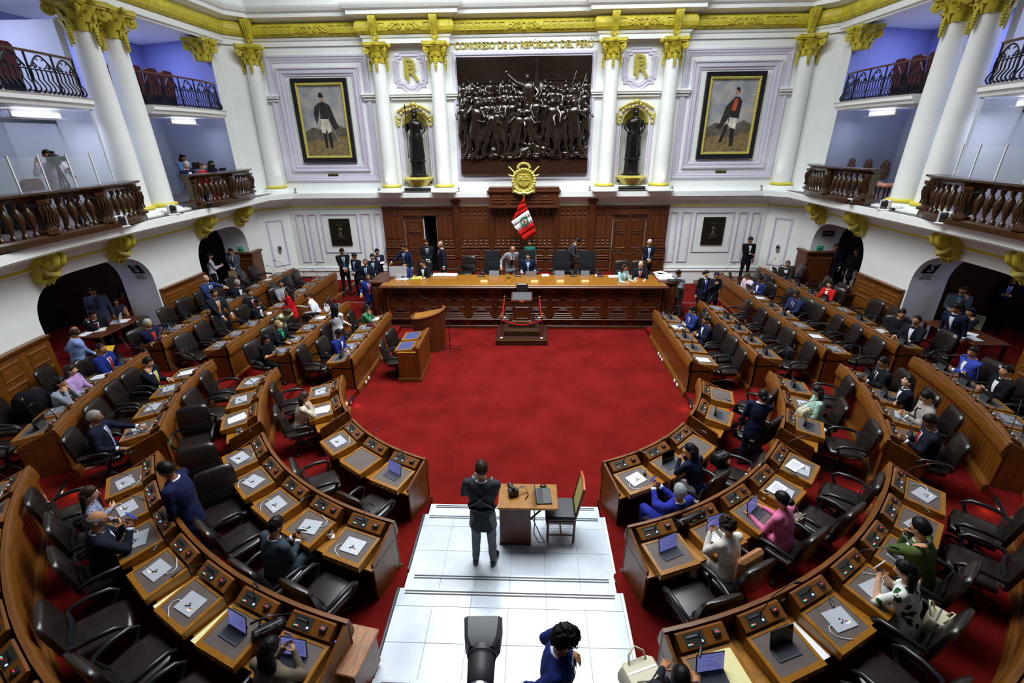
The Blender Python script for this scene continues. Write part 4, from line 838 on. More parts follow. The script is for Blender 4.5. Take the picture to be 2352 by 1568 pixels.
for s in (-1, 1):
    for bi, (ua, ub) in enumerate(((1.85, 5.05), (7.0, 11.6))):
        P = bay_path(s, ua, ub, 0.28 if bi == 0 else 0.34)
        t = thing('balustrade', 'carved brown wood balustrade of the %s gallery, %s bay' % (side[s], ('far' if bi == 0 else 'near')), 'balustrade', (0, 0, 0))
        a = MB(); ribbon(a, P, [(-.14, 4.05), (.14, 4.05), (.14, 4.16), (.10, 4.20), (-.10, 4.20), (-.14, 4.16)]); a.build('base_rail', WOODB, t, 40)
        a = MB(); ribbon(a, P, [(-.08, 4.85), (.08, 4.85), (.13, 4.92), (.22, 4.96), (.22, 5.0), (-.22, 5.0), (-.22, 4.96), (-.13, 4.92)]); a.build('hand_rail', WOODB, t, 40)
        # arc length stations
        L = [0]
        for i in range(1, len(P)): L.append(L[-1]+(P[i][0]-P[i-1][0]).length)
        def stn(d):
            for i in range(1, len(P)):
                if L[i] >= d-1e-9:
                    f = (d-L[i-1])/max(1e-9, L[i]-L[i-1]); return P[i-1][0].lerp(P[i][0], f), P[i][1]
            return P[-1]
        tot = L[-1]; npd = 3 if bi == 0 else 4
        pdl = [0.12+(tot-0.24)*i/(npd-1) for i in range(npd)]
        for d in pdl:
            p, nn = stn(d); inst(PED, 'pedestal', t, (p.x, p.y, 4.20), math.atan2(nn.y, nn.x)+PI/2)
        for a0, a1 in zip(pdl[:-1], pdl[1:]):
            n = int((a1-a0-0.3)/0.185)
            for i in range(n):
                p, nn = stn(a0+0.15+(a1-a0-0.3)*(i+.5)/n); inst(BAL, 'baluster', t, (p.x, p.y, 4.20))
        # upper iron balcony
        u0, u1 = (1.75, 5.1) if bi == 0 else (7.0, 11.6)
        Q = bay_path(s, u0, u1, 0.18, d0=0.10)
        sl = MB(); ribbon(sl, Q, [(-3.2, 6.60), (0.16, 6.60), (0.18, 6.66), (0.24, 6.70), (0.24, 6.78), (0.28, 6.82), (-3.2, 6.82)])
        struct(sl.build('trim_%d' % (60+bi+2*(s+1)), WALL, ang=30))
        ir = thing('iron_railing', 'black wrought iron railing of the upper %s balcony, %s bay' % (side[s], ('far' if bi == 0 else 'near')), 'railing', (0, 0, 0))
        Q2 = bay_path(s, u0, u1, 0.18, n=22, d0=0.12)
        a = MB(); ribbon(a, Q2, [(-.04, 7.60), (.04, 7.60), (.045, 7.64), (-.045, 7.64)]); a.build('hand_rail', mat('rail_wood', '#5a3a22', 0.4), ir)
        for z in (6.87, 7.28): a = MB(); ribbon(a, Q2, [(-.012, z), (.012, z), (.012, z+.025), (-.012, z+.025)]); a.build('iron_rail', IRON, ir)
        L = [0]; P = Q2
        for i in range(1, len(P)): L.append(L[-1]+(P[i][0]-P[i-1][0]).length)
        tot = L[-1]; n = int(tot/0.115)
        bar = MB().tube([(0, -.02, 7.29), (0, -.03, 7.20), (0, -.02, 7.10), (0, -.10, 6.98), (0, -.11, 6.92), (0, -.03, 6.84)], .015, 5); bar.ball((0, -.02, 7.33), .022, 6, 4); BARM = bar.mesh('iron_bar', IRON, 60)
        pst = MB(); pst.box(-.014, .014, -.014, .014, 6.83, 7.6); PSTM = pst.mesh('iron_post', IRON)
        sc = MB()
        sc.tube([(-.24+.48*i/12, 0, 7.34+.22*math.sin(PI*i/12)) for i in range(13)], .018, 5)
        for g in (-1, 1): sc.tube([(g*.22, 0, 7.36), (g*.15, 0, 7.42), (g*.10, 0, 7.36), (g*.16, 0, 7.33), (g*.18, 0, 7.38)], .017, 5); sc.tube([(g*.05, 0, 7.56), (g*.1, 0, 7.50), (g*.04, 0, 7.47), (g*.06, 0, 7.51)], .01, 5)
        SCM = sc.mesh('iron_scroll', IRON, 60)
        for i in range(n+1):
            p, nn = stn(tot*i/n); inst(BARM, 'iron_bar', ir, (p.x, p.y, 0), math.atan2(nn.y, nn.x)+PI/2)
        m_ = int(tot/0.62)
        for i in range(m_+1):
            p, nn = stn(tot*i/m_); inst(PSTM, 'iron_post', ir, (p.x, p.y, 0), math.atan2(nn.y, nn.x)+PI/2)
        for i in range(m_):
            p, nn = stn(tot*(i+.5)/m_); inst(SCM, 'iron_scroll', ir, (p.x, p.y, 0), math.atan2(nn.y, nn.x)+PI/2)
    # gallery rooms: back walls, partitions, floor and ceiling
    g = MB(); X1 = s*13.4
    g.add([(X1, 0, 4.0), (X1, -17, 4.0), (X1, -17, 6.62), (X1, 0, 6.62)], [(0, 1, 2, 3)], 1)
    g.add([(X1, 0, 6.62), (X1, -17, 6.62), (X1, -17, 10.2), (X1, 0, 10.2)], [(0, 1, 2, 3)], 0)
    g.add([(s*10.4, -1.4, 4.0), (X1, -0.4, 4.0), (X1, -0.4, 6.62), (s*10.4, -1.4, 6.62)], [(0, 1, 2, 3)], 1)
    g.add([(s*10.4, -1.4, 6.62), (X1, -0.4, 6.62), (X1, -0.4, 9.3), (s*10.4, -1.4, 9.3)], [(0, 1, 2, 3)], 0)
    g.box(s*11.0, s*13.4, -6.15, -5.85, 4.0, 6.62, 2); g.box(s*11.2, s*13.4, -6.1, -5.9, 6.62, 8.6, 2)
    struct(g.build('wall_%s_gallery' % side[s], [PURP, PURPG, WALLG], smooth=False))
    f = MB().box(s*9.6, s*13.4, -17, -0.4, 3.86, 4.03); struct(f.build('floor_gallery_'+side[s], mat('gallery_floor', '#6a5f63', 0.7)))
    c = MB().box(s*10.2, s*14, -16, -0.2, 9.0, 9.15); struct(c.build('ceiling_gallery_'+side[s], WALL))
    # pier between back corner and far bay
    pr = MB()
    for ya, yb in ((-0.85, -1.4),): pr.add([(s*10.4, ya, 4.0), (s*10.4, yb, 4.0), (s*10.4, yb, 9.0), (s*10.4, ya, 9.0)], [(0, 1, 2, 3)], 0)
    pr.box(s*10.36, s*10.5, -1.12, -0.98, 4.05, 8.4, 0, c=.02); struct(pr.build('wall_%s_pier' % side[s], WALL))
    # fluorescent fixtures under the upper slab
    for bi, yy in enumerate((-2.4, -7.4)):
        t = thing('ceiling_lamp', 'lit fluorescent fixture under the %s upper balcony, %s bay' % (side[s], ('far' if bi == 0 else 'near')), 'lamp', (s*11.2, yy, 6.44), 0, 'gallery fluorescent lamps')
        MB().box(-.14, .14, -.62, .62, -.06, -.02, c=.01).build('tray', WHITE, t); MB().tube([(0, -.56, .05), (0, .56, .05)], .035, 8).build('tube', LAMP, t); MB().box(-.02, .02, -.6, .6, -.02, .15).build('hanger', WHITE, t)
        area('gallery_tube_light', (s*11.2, yy, 6.36), (0, 0, 0), .3, 1.2, 26, (0.72, 0.78, 1.0))
        area('upper_gallery_light', (s*12.3, yy-0.3, 8.95), (0, 0, 0), .5, 1.5, 55, (0.60, 0.65, 1.0))
    # corbels under the ledge
    for i, u in enumerate((2.12, 4.22, 7.57, 9.55)):
        p, nn = side_at(s, u); rz = math.atan2(nn.y, nn.x)+PI/2
        t = thing('corbel', 'gilt scroll corbel under the %s gallery ledge, %s from the back wall' % (side[s], ORD[i]), 'corbel', (p.x, p.y, 3.05), rz, 'gallery corbels')
        b = MB(); b.prism([(0, .72), (-.52, .72), (-.56, .60), (-.52, .46), (-.40, .38), (-.26, .30), (-.20, .14), (-.12, .06), (0, .06)], -.16, .16, 'x'); b.build('body', YEL, t, 40)
        for g_ in (-1, 1):
            v = MB(); v.tube([(g_*.17, -.40+.13*(1-.75*k/18)*math.cos(2*PI*1.4*k/18+.6), .56+.13*(1-.75*k/18)*math.sin(2*PI*1.4*k/18+.6)) for k in range(19)], .025, 6); v.build('volute', YEL, t, 60)
        v = MB()
        for q in (-.08, .08): v.tube([(q, -.50, .70), (q, -.60, .60), (q, -.56, .46), (q, -.40, .36), (q, -.26, .28)], [.06, .075, .07, .06, .04], 7)
        v.build('roll', YEL, t, 60)
        v = MB(); v.tube([(-.17, -.26, .42), (-.12, -.36, .26), (0, -.40, .20), (.12, -.36, .26), (.17, -.26, .42)], [.045, .06, .07, .06, .045], 8); v.build('rope_swag', mat('rope_gilt', '#b3a34a', 0.6, bump=0.6, bscale=60), t, 60)
        v = MB()
        for q in (-.1, 0, .1): v.add([(q-.045, -.10, .10), (q+.045, -.10, .10), (q+.045, -.24, .10), (q-.045, -.24, .10), (q, -.15, -.05)], [(0, 1, 4), (1, 2, 4), (2, 3, 4), (3, 0, 4), (0, 3, 2, 1)])
        v.box(-.15, .15, -.26, 0, .08, .13, c=.01); v.build('drop', YEL, t, smooth=False)
    # cameras and boxes on the ledge
    def ptz(u, d, z, rz, lab):
        p, nn = side_at(s, u); q = p+nn*d
        t = thing('dome_camera', lab, 'camera', (q.x, q.y, z), rz)
        MB().box(-.14, .14, -.12, .12, 0, .035, c=.015).build('mount_plate', WHITE, t)
        b = MB().box(-.11, -.075, -.09, .09, .035, .26, c=.02); b.box(.075, .11, -.09, .09, .035, .26, c=.02); b.box(-.11, .11, .02, .10, .035, .26, c=.02); b.build('yoke', WHITE, t)
        b = MB().ball((0, -.02, .16), (.075, .10, .10), 12, 8); b.tube([(0, -.08, .17), (0, -.135, .17)], .05, 10); b.build('lens_head', PLAS, t, 50)
        MB().tube([(.1, .1, .05), (.2, .16, .02), (.26, .1, .0), (.2, .05, .01)], .012, 5).build('cable', PLAS, t)
    ptz(8.1, .98, 4.03, R_(s*(-60)), 'white swivelling camera on the %s ledge under the near balustrade' % side[s]); ptz(6.1 if s < 0 else 5.9, .78, 4.03, R_(s*(-50)), 'white swivelling camera on the %s ledge at the paired columns' % side[s])
    p, nn = side_at(s, 4.6); q = p+nn*.86
    t = thing('video_camera', 'small black video camera on a bracket, %s gallery ledge' % side[s], 'camera', (q.x, q.y, 4.03), R_(-s*40))
    MB().box(-.06, .06, -.2, .12, .05, .16, c=.01).build('body', PLASG if s < 0 else WHITE, t); MB().tube([(0, -.2, .1), (0, -.36, .1)], [.04, .055], 10).build('lens', PLAS, t); MB().tube([(0, 0, -.02), (0, 0, .06)], .03, 8).build('mount', WHITE, t)
    MB().tube([(0.03, .1, .08), (.12, .22, .05), (.2, .15, .0), (.3, .2, .0)], .008, 5).build('cable', PLAS, t)
    for k, (u, d) in enumerate(((0.95, .18), (3.6, .84))):
        p, nn = side_at(s, u); q = p+nn*d
        tag(MB().box(-.10, .10, -.06, .06, 0, .17, 0, c=.01).build('junction_box', WHITE, loc=(q.x, q.y, 4.02), rz=R_(-s*60)), 'white junction box on the %s ledge %s' % (side[s], 'in the corner' if k == 0 else 'under the far balustrade'), 'junction box')
    # signs on the arch reveals
    def sign(u_edge, z, kind):
        y = -u_edge-(.105 if kind == 'safe' else .0); sgn = -1
        M = Matrix(((s, 0, 0, s*(WX+0.33)), (0, -1, 0, y-0.008), (0, 0, 1, z), (0, 0, 0, 1)))
        if kind == 'exit':
            b = MB(); b.box(-.11, .11, 0, .008, -.17, .17, 0); b.box(-.085, .04, .008, .012, .02, .055, 1); b.prism([(.03, -.03), (.09, .0375), (.03, .105)], .008, .012, 'y', 1); b.box(-.07, .07, .008, .012, -.13, -.09, 1)
            lab = 'green exit arrow sign on the %s far archway' % side[s]; ms = [flat('#4fc48c'), flat('#0f4a30')]
        else:
            b = MB(); b.box(-.16, .16, 0, .008, -.16, .16, 0); lab = 'black safe zone sign with a letter S on the %s near archway' % side[s]; ms = [flat('#16181c'), flat('#dfe2e6')]
            tt = text_mb('S', .34, .002, .01); b.add([(x*(s), .011, yv) for x, yv, zv in tt.v], tt.f, 1)
            for ln, zz in (('ZONA', -.22), ('SEGURA', -.30)):
                tt = text_mb(ln, .085, .002, .002); b.add([(x*(s), .010-.42*(yv+zz)*0+.055, yv+zz) for x, yv, zv in tt.v], tt.f, 0)
        b.v = [tuple(M @ Vector((v[0], v[1]+(.50*v[2] if kind == 'safe' else 0), v[2]))) for v in b.v]; tag(b.build('wall_sign', ms, smooth=False), lab, 'sign')
    sign(1.75, 2.05, 'exit'); sign(6.55, 2.65, 'safe')
# direction sign on the right far arch
b = MB().box(-.2, .2, 0, .008, -.1, .1, 0); b.prism([(-.02, -.05), (-.14, 0), (-.02, .05)], .008, .012, 'y', 1); b.box(-.04, .14, .008, .012, -.025, .025, 1)
tag(b.build('wall_sign', [flat('#15161c'), flat('#6a6e78')], loc=(WX+.42, -1.90, 2.68), rz=PI), 'small black arrow sign high on the right far archway', 'sign')
# upholstered seats behind the railings and balustrades
seatm = MB().box(-.26, .26, -.24, .24, .38, .48, c=.04); seatm.rings([[(x*w, .24+y, z) for x, y in ((-.26, 0), (.26, 0), (.26, .09), (-.26, .09))] for z, w in ((.42, 1), (.95, 1), (1.08, .85), (1.12, .6))]); seatm.box(-.30, -.25, -.2, .26, .3, .62, c=.02); seatm.box(.25, .30, -.2, .26, .3, .62, c=.02)
SM_B = MB().rings([[(x*w, .20+y+(z-.42)*.12, z) for x, y in ((-.25, 0), (.25, 0), (.25, .09), (-.25, .09))] for z, w in ((.40, 1), (.90, 1), (1.04, .88), (1.10, .6))]).mesh('backrest', MAROON, 30)
SM_S = MB().box(-.25, .25, -.26, .24, .36, .47, c=.04).mesh('seat', MAROON)
SM_A = MB().box(-.03, .03, -.22, .26, .0, .62, c=.015).mesh('armrest', PLAS)
def theatre_seat(x, y, z, rz, lab):
    t = thing('theatre_seat', lab, 'seat', (x, y, z), rz, 'maroon gallery seats')
    inst(SM_B, 'backrest', t); inst(SM_S, 'seat', t); inst(SM_A, 'armrest', t, (-.28, 0, 0)); inst(SM_A, 'armrest', t, (.28, 0, 0))
for s in (-1, 1):
    for bi, ys in enumerate(((-2.6, -3.25, -3.9, -4.55), (-7.6, -8.25, -8.9, -9.55))):
        for i, y in enumerate(ys):
            if bi == 1 and i == 3: continue
            theatre_seat(s*11.55, y, 6.62 if False else 6.82, s*PI/2*1.0, 'maroon tip-up seat behind the upper %s iron railing, %s of the %s bay' % (side[s], ORD[i], ('far' if bi == 0 else 'near')))
theatre_seat(12.6, -3.6, 4.03, PI/2, 'maroon seat against the back of the right gallery, nearer the wall vent'); theatre_seat(12.6, -4.25, 4.03, PI/2, 'maroon seat against the back of the right gallery, nearer the columns')
theatre_seat(-11.5, -8.15, 4.03, -PI/2, 'maroon seat behind the cameraman in the left gallery'); theatre_seat(-11.5, -9.2, 4.03, -PI/2, 'maroon seat at the left edge of the left gallery')
# antique chairs in the right gallery
ant_b = MB(); ant_b.rings([[(.21*k*math.cos(2*PI*i/14), -.03+d, .74+.24*k*math.sin(2*PI*i/14)) for i in range(14)] for k, d in ((1, .03), (1, 0), (.82, 0), (.8, .015))], 0); ant_b.add([(.17*math.cos(2*PI*i/14), -.025, .74+.19*math.sin(2*PI*i/14)) for i in range(14)], [tuple(range(14))], 1)
for q in (-.12, 0, .12): ant_b.ball((q, -.02, .98+.05*(q == 0)), (.05, .03, .045), 6, 4, 0)
for k, (x, y) in enumerate(((10.75, -2.65), (10.75, -3.45), (10.75, -4.2))):
    t = thing('antique_chair', 'carved antique chair with salmon upholstery in the right gallery, %s from the corner' % ORD[k], 'chair', (x, y, 4.05), PI/2, 'antique gallery chairs')
    ant_b.build('backrest', [WOODDK, flat('#c98a72')], t, 50, loc=(0, .25, .10)); MB().box(-.24, .24, -.24, .24, .40, .50, c=.03).build('seat', flat('#c98a72'), t)
    for gx in (-.2, .2):
        for gy in (-.2, .2): MB().tube([(gx, gy, 0), (gx*.9, gy*.9, .2), (gx, gy, .42)], [.015, .025, .035], 6).build('leg', WOODDK, t)
v = MB().box(-.02, .02, -.3, .3, 0, .5, 0)
for i in range(7): v.box(-.04, -.02, -.27, .27, .05+.06*i, .08+.06*i, 1)
tag(v.build('wall_vent', [WHITE, PLAS], loc=(13.36, -2.2, 4.1)), 'white slatted vent on the back wall of the right gallery', 'vent')
# glass screens on the near bays
for s in (-1, 1):
    t = thing('glass_screen', 'clear glass screen standing on the near %s gallery rail' % side[s], 'glass screen', (0, 0, 5.0))
    P = bay_path(s, 7.35, 11.4, .30, n=6, d0=.50)
    for i in range(6):
        a, b_ = P[i][0], P[i+1][0]; d = (b_-a).normalized()*.03; n2 = P[i][1]*.008
        m_ = MB(); m_.add([(a.x+d.x, a.y+d.y, 0), (b_.x-d.x, b_.y-d.y, 0), (b_.x-d.x, b_.y-d.y, .62), (a.x+d.x, a.y+d.y, .62), (a.x+d.x+n2.x, a.y+d.y+n2.y, 0), (b_.x-d.x+n2.x, b_.y-d.y+n2.y, 0), (b_.x-d.x+n2.x, b_.y-d.y+n2.y, .62), (a.x+d.x+n2.x, a.y+d.y+n2.y, .62)], [(0, 1, 2, 3), (4, 5, 6, 7), (0, 1, 5, 4), (2, 3, 7, 6), (0, 3, 7, 4), (1, 2, 6, 5)]); m_.build('pane', GLASS, t, smooth=False)
        MB().box(-.015, .015, -.015, .015, -.02, .66, c=.004).build('post', WHITE, t, loc=(a.x, a.y, 0))
    # partition glass behind with emblem
    t = thing('glass_partition', 'tall glass partition with a round etched emblem at the back of the %s gallery' % side[s], 'glass partition', (s*12.0, -7.0, 4.03))
    MB().box(-.01, .01, -1.3, 1.2, 0, 2.3).build('pane', GLASS, t); MB().box(-.03, .03, -1.36, -1.3, 0, 2.4).build('post', PLASG, t); MB().box(-.03, .03, 1.2, 1.26, 0, 2.4).build('post', PLASG, t); MB().box(-.03, .03, -1.36, 1.26, 2.3, 2.4).build('head_rail', PLASG, t)
    e = MB().tube([(0, .0+.16*math.cos(2*PI*i/16), 1.2+.16*math.sin(2*PI*i/16)) for i in range(17)], .012, 4); e.tube([(0, .08*math.cos(2*PI*i/16), 1.2+.08*math.sin(2*PI*i/16)) for i in range(13)], .012, 4); e.build('emblem', flat('#9fb0b4'), t)
for s in (-1, 1):
    b = MB().box(-.01, .01, -.12, .12, -.25, .25, 0); b.box(-.014, .014, -.09, .09, .05, .18, 1); b.box(-.014, .014, -.09, .09, -.18, -.03, 1)
    tag(b.build('notice', [flat('#d8cf7a'), flat('#a8903c')], loc=(s*13.38, -7.6, 5.6)), 'small yellow notice on the rear wall of the %s gallery' % side[s], 'notice')
# ================================================================ presidential dais
ZD = 0.82
pf = MB().box(-4.55, 4.55, -4.2, -0.02, 0.0, ZD); struct(pf.build('floor_dais', RED))
dd = thing('dais_desk', 'long carved dark wood presidential desk across the dais', 'desk', (0, 0, 0))
DT = 1.53
MB().box(-4.5, 4.5, -4.33, -4.2, 0.0, DT-.06).build('front', WOODD, dd)
MB().box(-4.55, 4.55, -4.40, -4.28, 0.0, .10, c=.01).build('plinth', WOODK, dd)
tp = MB().box(-4.62, 4.62, -4.50, -3.18, DT-.05, DT, c=.012); tp.build('desktop', WOODL, dd)
MB().box(-4.68, 4.68, -4.58, -4.3, DT-.10, DT-.03, c=.02).build('cornice', WOODK, dd)
for s in (-1, 1):
    x0, x1 = sorted((s*4.5, s*5.05)); MB().box(x0, x1, -4.12, -3.0, .3 if False else 0.0, DT-.06, c=.02).build('side_cabinet', WOODD, dd); MB().box(x0-.05, x1+.05, -4.18, -2.95, DT-.06, DT+.02, c=.02).build('side_top', WOODK, dd)
    for i in range(3): MB().tube([(s*(4.62+.13*i), -4.32, .35), (s*(4.62+.13*i), -4.32, DT-.12)], .035, 8).build('corner_pilaster', WOODK, dd)
NP = 10; bw_ = 9.0/NP
barm = lambda w, h, d: MB().box(-w/2, w/2, -d, 0, 0, h, c=.01).mesh('carved_bar', WOODK)
B1 = {w: barm(w, .035, .05) for w in (.62, .54, .46, .34, .22)}; B2 = {w: barm(w, .05, .08) for w in (.70, .62, .55)}
for i in range(NP):
    x = -4.5+bw_*(i+.5)
    for k, (w, z) in enumerate(((.62, 1.36), (.54, 1.29), (.46, 1.22), (.62, 1.15), (.34, 1.08), (.22, 1.02))): inst(B1[w], 'carved_bar', dd, (x, -4.33, z))
    for k, (w, z) in enumerate(((.34, .62), (.22, .66))): inst(B1[w], 'carved_bar', dd, (x, -4.33, z))
    for k, (w, z) in enumerate(((.55, .50), (.62, .43), (.70, .36))): inst(B2[w], 'carved_bar', dd, (x, -4.33, z))
    MB().frame(x-.38, x+.38, .70, 1.0, [(0, 0), (.02, .02), (.05, .0)], -4.33, 0).build('panel_moulding', WOODK, dd)
    MB().box(x-.24, x+.24, -4.345, -4.30, .10, .32, c=.005).build('vent_grille', mat('vent_grille', '#3a3431', .5), dd)
    for k in (-1, 1): MB().box(x+k*.43-.04, x+k*.43+.04, -4.39, -4.3, .10, 1.42, c=.012).build('pilaster', WOODD, dd)
    MB().box(x-.47, x+.47, -4.44, -4.3, .305, .355, c=.012).build('base_moulding', WOODK, dd)
    pm = MB().prism([(-.10, 0), (.10, 0), (.07, .05), (.04, .05), (.02, .10), (-.02, .10), (-.04, .05), (-.07, .05)], -4.42, -4.33, 'y'); pm.v = [(a+x+bw_/2, b, c+.40) for a, b, c in pm.v]
    if i < NP-1: pm.build('carved_boss', WOODK, dd)
# desks behind: credenza pieces on the left and right of the wall
# executive chairs
def make_exec():
    t = thing('executive_chair', '', 'chair')
    MB().rings([[(x*w, .22+y+(z-.5)*.14, z) for x, y in ((-.30, -.05), (0, -.08), (.30, -.05), (.32, .05), (0, .07), (-.32, .05))] for z, w in ((.50, .80), (.60, .95), (.85, 1.0), (1.05, .97), (1.20, .95), (1.30, .88), (1.34, .7))]).build('backrest', LEAK, t, 60)
    for z0 in (.62, .80): MB().rings([[(x*.9, .13+y+(z-.5)*.14, z) for x, y in ((-.22, -.03), (0, -.05), (.22, -.03), (.22, .04), (-.22, .04))] for z in (z0, z0+.03, z0+.13, z0+.16)]).build('cushion_roll', LEAK, t, 60)
    MB().box(-.22, .22, .30, .36, 1.08, 1.30, c=.03).build('headrest', LEAK, t)
    MB().rings([[(x, y, z) for x, y in ((-.28, -.28), (.28, -.28), (.30, .2), (-.30, .2))] for z in (.40, .44, .50, .53)]).build('seat', LEAK, t, 50)
    for g in (-1, 1): MB().tube([(g*.32, .22, .68), (g*.34, .0, .70), (g*.34, -.20, .68), (g*.33, -.24, .60), (g*.30, -.1, .46)], [.035, .04, .04, .03, .03], 7).build('armrest', LEAK, t, 60)
    MB().tube([(0, 0, .08), (0, 0, .42)], .04, 8).build('column', PLAS, t)
    for i in range(5): a = 2*PI*i/5; MB().tube([(0, 0, .12), (.30*math.cos(a), .30*math.sin(a), .06)], [.035, .02], 6).build('foot', PLAS, t)
    return t
def dup(root, loc, rz, label=None, group=None):
    r = root.copy(); COL.objects.link(r); r.location = loc; r.rotation_euler = (0, 0, rz)
    if label: r['label'] = label
    if group: r['group'] = group
    for ch in list(root.children):
        c = ch.copy(); COL.objects.link(c); c.parent = r
        for g in ch.children:
            d = g.copy(); COL.objects.link(d); d.parent = c
    return r
ex = make_exec()
exs = [(1130, -2.62, 0, 'black leather executive chair on the dais, left of the man leaning over'), (1212, -2.5, 4, 'black leather executive chair under the seated man in the centre of the dais'), (1292, -2.6, 3, 'empty black leather executive chair on the dais, right of the centre'), (1350, -2.62, -3, 'empty black leather executive chair on the dais, farthest right of the high-backed ones')]
for i, (px, y, a, lab) in enumerate(exs):
    p = aty(px, 600, y); o = ex if i == 0 else dup(ex, (0, 0, 0), 0)
    o.location = (p.x, y, ZD); o.rotation_euler = (0, 0, R_(a)); o['label'] = lab; o['group'] = 'executive chairs on the dais'
# items on the dais desk
def on_desk(px, py, z=DT): p = atz(px, py, z); return (p.x, max(-4.40, min(-3.3, p.y)), z)
def paper_stack(name, px, py, w, d, h, rz, lab, m=PAPER, z=DT, n=1):
    mb = MB(); 
    for i in range(max(1, n)): mb.box(-w/2+.01*math.sin(3*i), w/2+.01*math.sin(3*i), -d/2+.008*math.cos(5*i), d/2+.008*math.cos(5*i), h*i/max(1, n), h*(i+1)/max(1, n)-.001)
    return tag(mb.build(name, m, loc=on_desk(px, py, z), rz=rz, smooth=False), lab, 'papers')
paper_stack('paper_stack', 1010, 632, .45, .32, .05, .1, 'stack of white papers on the dais desk left of centre', n=4); paper_stack('paper_stack', 1036, 632, .42, .32, .04, -.1, 'second stack of white papers on the dais desk left of centre', n=4)
paper_stack('paper_stack', 955, 639, .40, .28, .03, .2, 'white papers with yellow green edge before the second dais clerk', mat('yellow_green_paper', '#d4e05a', .7), n=2); paper_stack('paper_stack', 923, 640, .40, .25, .012, -.2, 'loose white papers behind the silver computer', n=2)
paper_stack('paper_stack', 1252, 628, .25, .28, .02, .1, 'white papers right of the seated president on the dais', n=2); paper_stack('paper_stack', 1375, 630, .25, .25, .012, 0, 'sheet with red print on the right of the dais desk', n=1)
paper_stack('paper_stack', 1410, 636, .35, .25, .03, .1, 'papers before the woman in aqua on the dais', n=3); paper_stack('paper_stack', 1460, 637, .3, .22, .02, -.1, 'papers before the bald man on the dais', n=2)
for k, (x, y, w, rz) in enumerate(((4.75, -3.75, .5, .1), (4.80, -3.35, .55, -.3), (4.75, -3.1, .35, .5))):
    mb = MB(); [mb.box(-w/2, w/2, -.17, .17, .012*i, .012*i+.011) for i in range(3)]
    tag(mb.build('paper_pile', PAPER, loc=(x, y, DT+.02), rz=rz, smooth=False), 'open pile of white papers on the right wing of the dais, %s' % ['nearest the front', 'in the middle', 'at the back'][k], 'papers')
tag(MB().box(-.25, .25, -.14, .14, 0, .035, c=.006).build('folder', PLAS, loc=(5.0, -4.05, DT+.02), rz=-.1), 'closed black folder at the right front corner of the dais', 'folder')
im = thing('computer', 'silver all-in-one computer seen from behind on the left of the dais desk', 'computer', on_desk(916, 641), R_(184))
MB().rings([[(x*.29, d, z) for x, z in ((-1, .10), (1, .10), (1, .45), (-1, .45))] for d in (-.01, .0)]).build('screen', CHAS, im); MB().rings([[(x*.08, y, z) for x, y in ((-1, 0), (1, 0), (1, .02), (-1, .02))] for z, y in ((0, 0), (.15, 0))]).build('stand', CHAS, im); MB().box(-.1, .1, -.09, .09, 0, .01).build('foot', CHAS, im); MB().box(-.03, .03, .0, .004, .34, .37, 0).build('sticker', flat('#c8b545'), im)
for k, (px, py, w, lab) in enumerate(((1135, 632, .34, 'black monitor tray left of centre'), (1285, 632, .34, 'black monitor tray right of centre'), (1342, 628, .30, 'black monitor tray farthest right of the high-backed chairs'), (1220, 634, .36, 'dark name board before the seated president'))):
    t = thing('desk_monitor', '%s on the dais desk' % lab, 'monitor', on_desk(px, py)); MB().add([(-w/2, -.05, 0), (w/2, -.05, 0), (w/2, .06, .16), (-w/2, .06, .16), (-w/2, .02, 0), (w/2, .02, 0), (w/2, .09, .15), (-w/2, .09, .15)], [(0, 1, 2, 3), (4, 5, 6, 7), (0, 3, 7, 4), (1, 2, 6, 5), (2, 3, 7, 6)]).build('panel', PLASG if k < 3 else WOODDK, t, smooth=False)
    if k == 3: MB().box(-.12, .12, -.03, -.02, .04, .10).build('lettering', flat('#8a7a6a'), t, loc=(0, 0.01, 0))
for k, (px, lab) in enumerate(((1105, 'left of centre'), (1190, 'beside the seated president'), (1317, 'right of centre'), (1378, 'farthest right'))):
    t = thing('desk_telephone', 'black desk telephone %s on the dais' % lab, 'telephone', on_desk(px, 634)); MB().box(-.10, .10, -.09, .09, 0, .05, c=.015).build('base', PLAS, t); MB().tube([(-.1, .02, .07), (0, .03, .085), (.1, .02, .07)], [.03, .018, .03], 7).build('handset', PLAS, t)
for k, (px, lab) in enumerate(((1228, 'centre'), (1287, 'right of centre'), (1344, 'farthest right'), (1112, 'left of centre'))):
    tag(MB().prism([(-.02, 0), (.03, 0), (.0, .07)], -.12, .12, 'x', 0).build('name_card', flat('#d8d08a'), loc=on_desk(px, 647)), 'small cream name card on the front edge of the dais desk, %s' % lab, 'name card')
t = thing('bell', 'small brass bell on the dais desk before the president', 'bell', on_desk(1168, 640)); MB().lathe([(.06, 0), (.065, .02), (.05, .06), (.04, .11), (.02, .13)], 12).build('body', BRASS, t, 60); MB().lathe([(.012, .13), (.02, .16), (.012, .22)], 8).build('handle', BRASS, t)
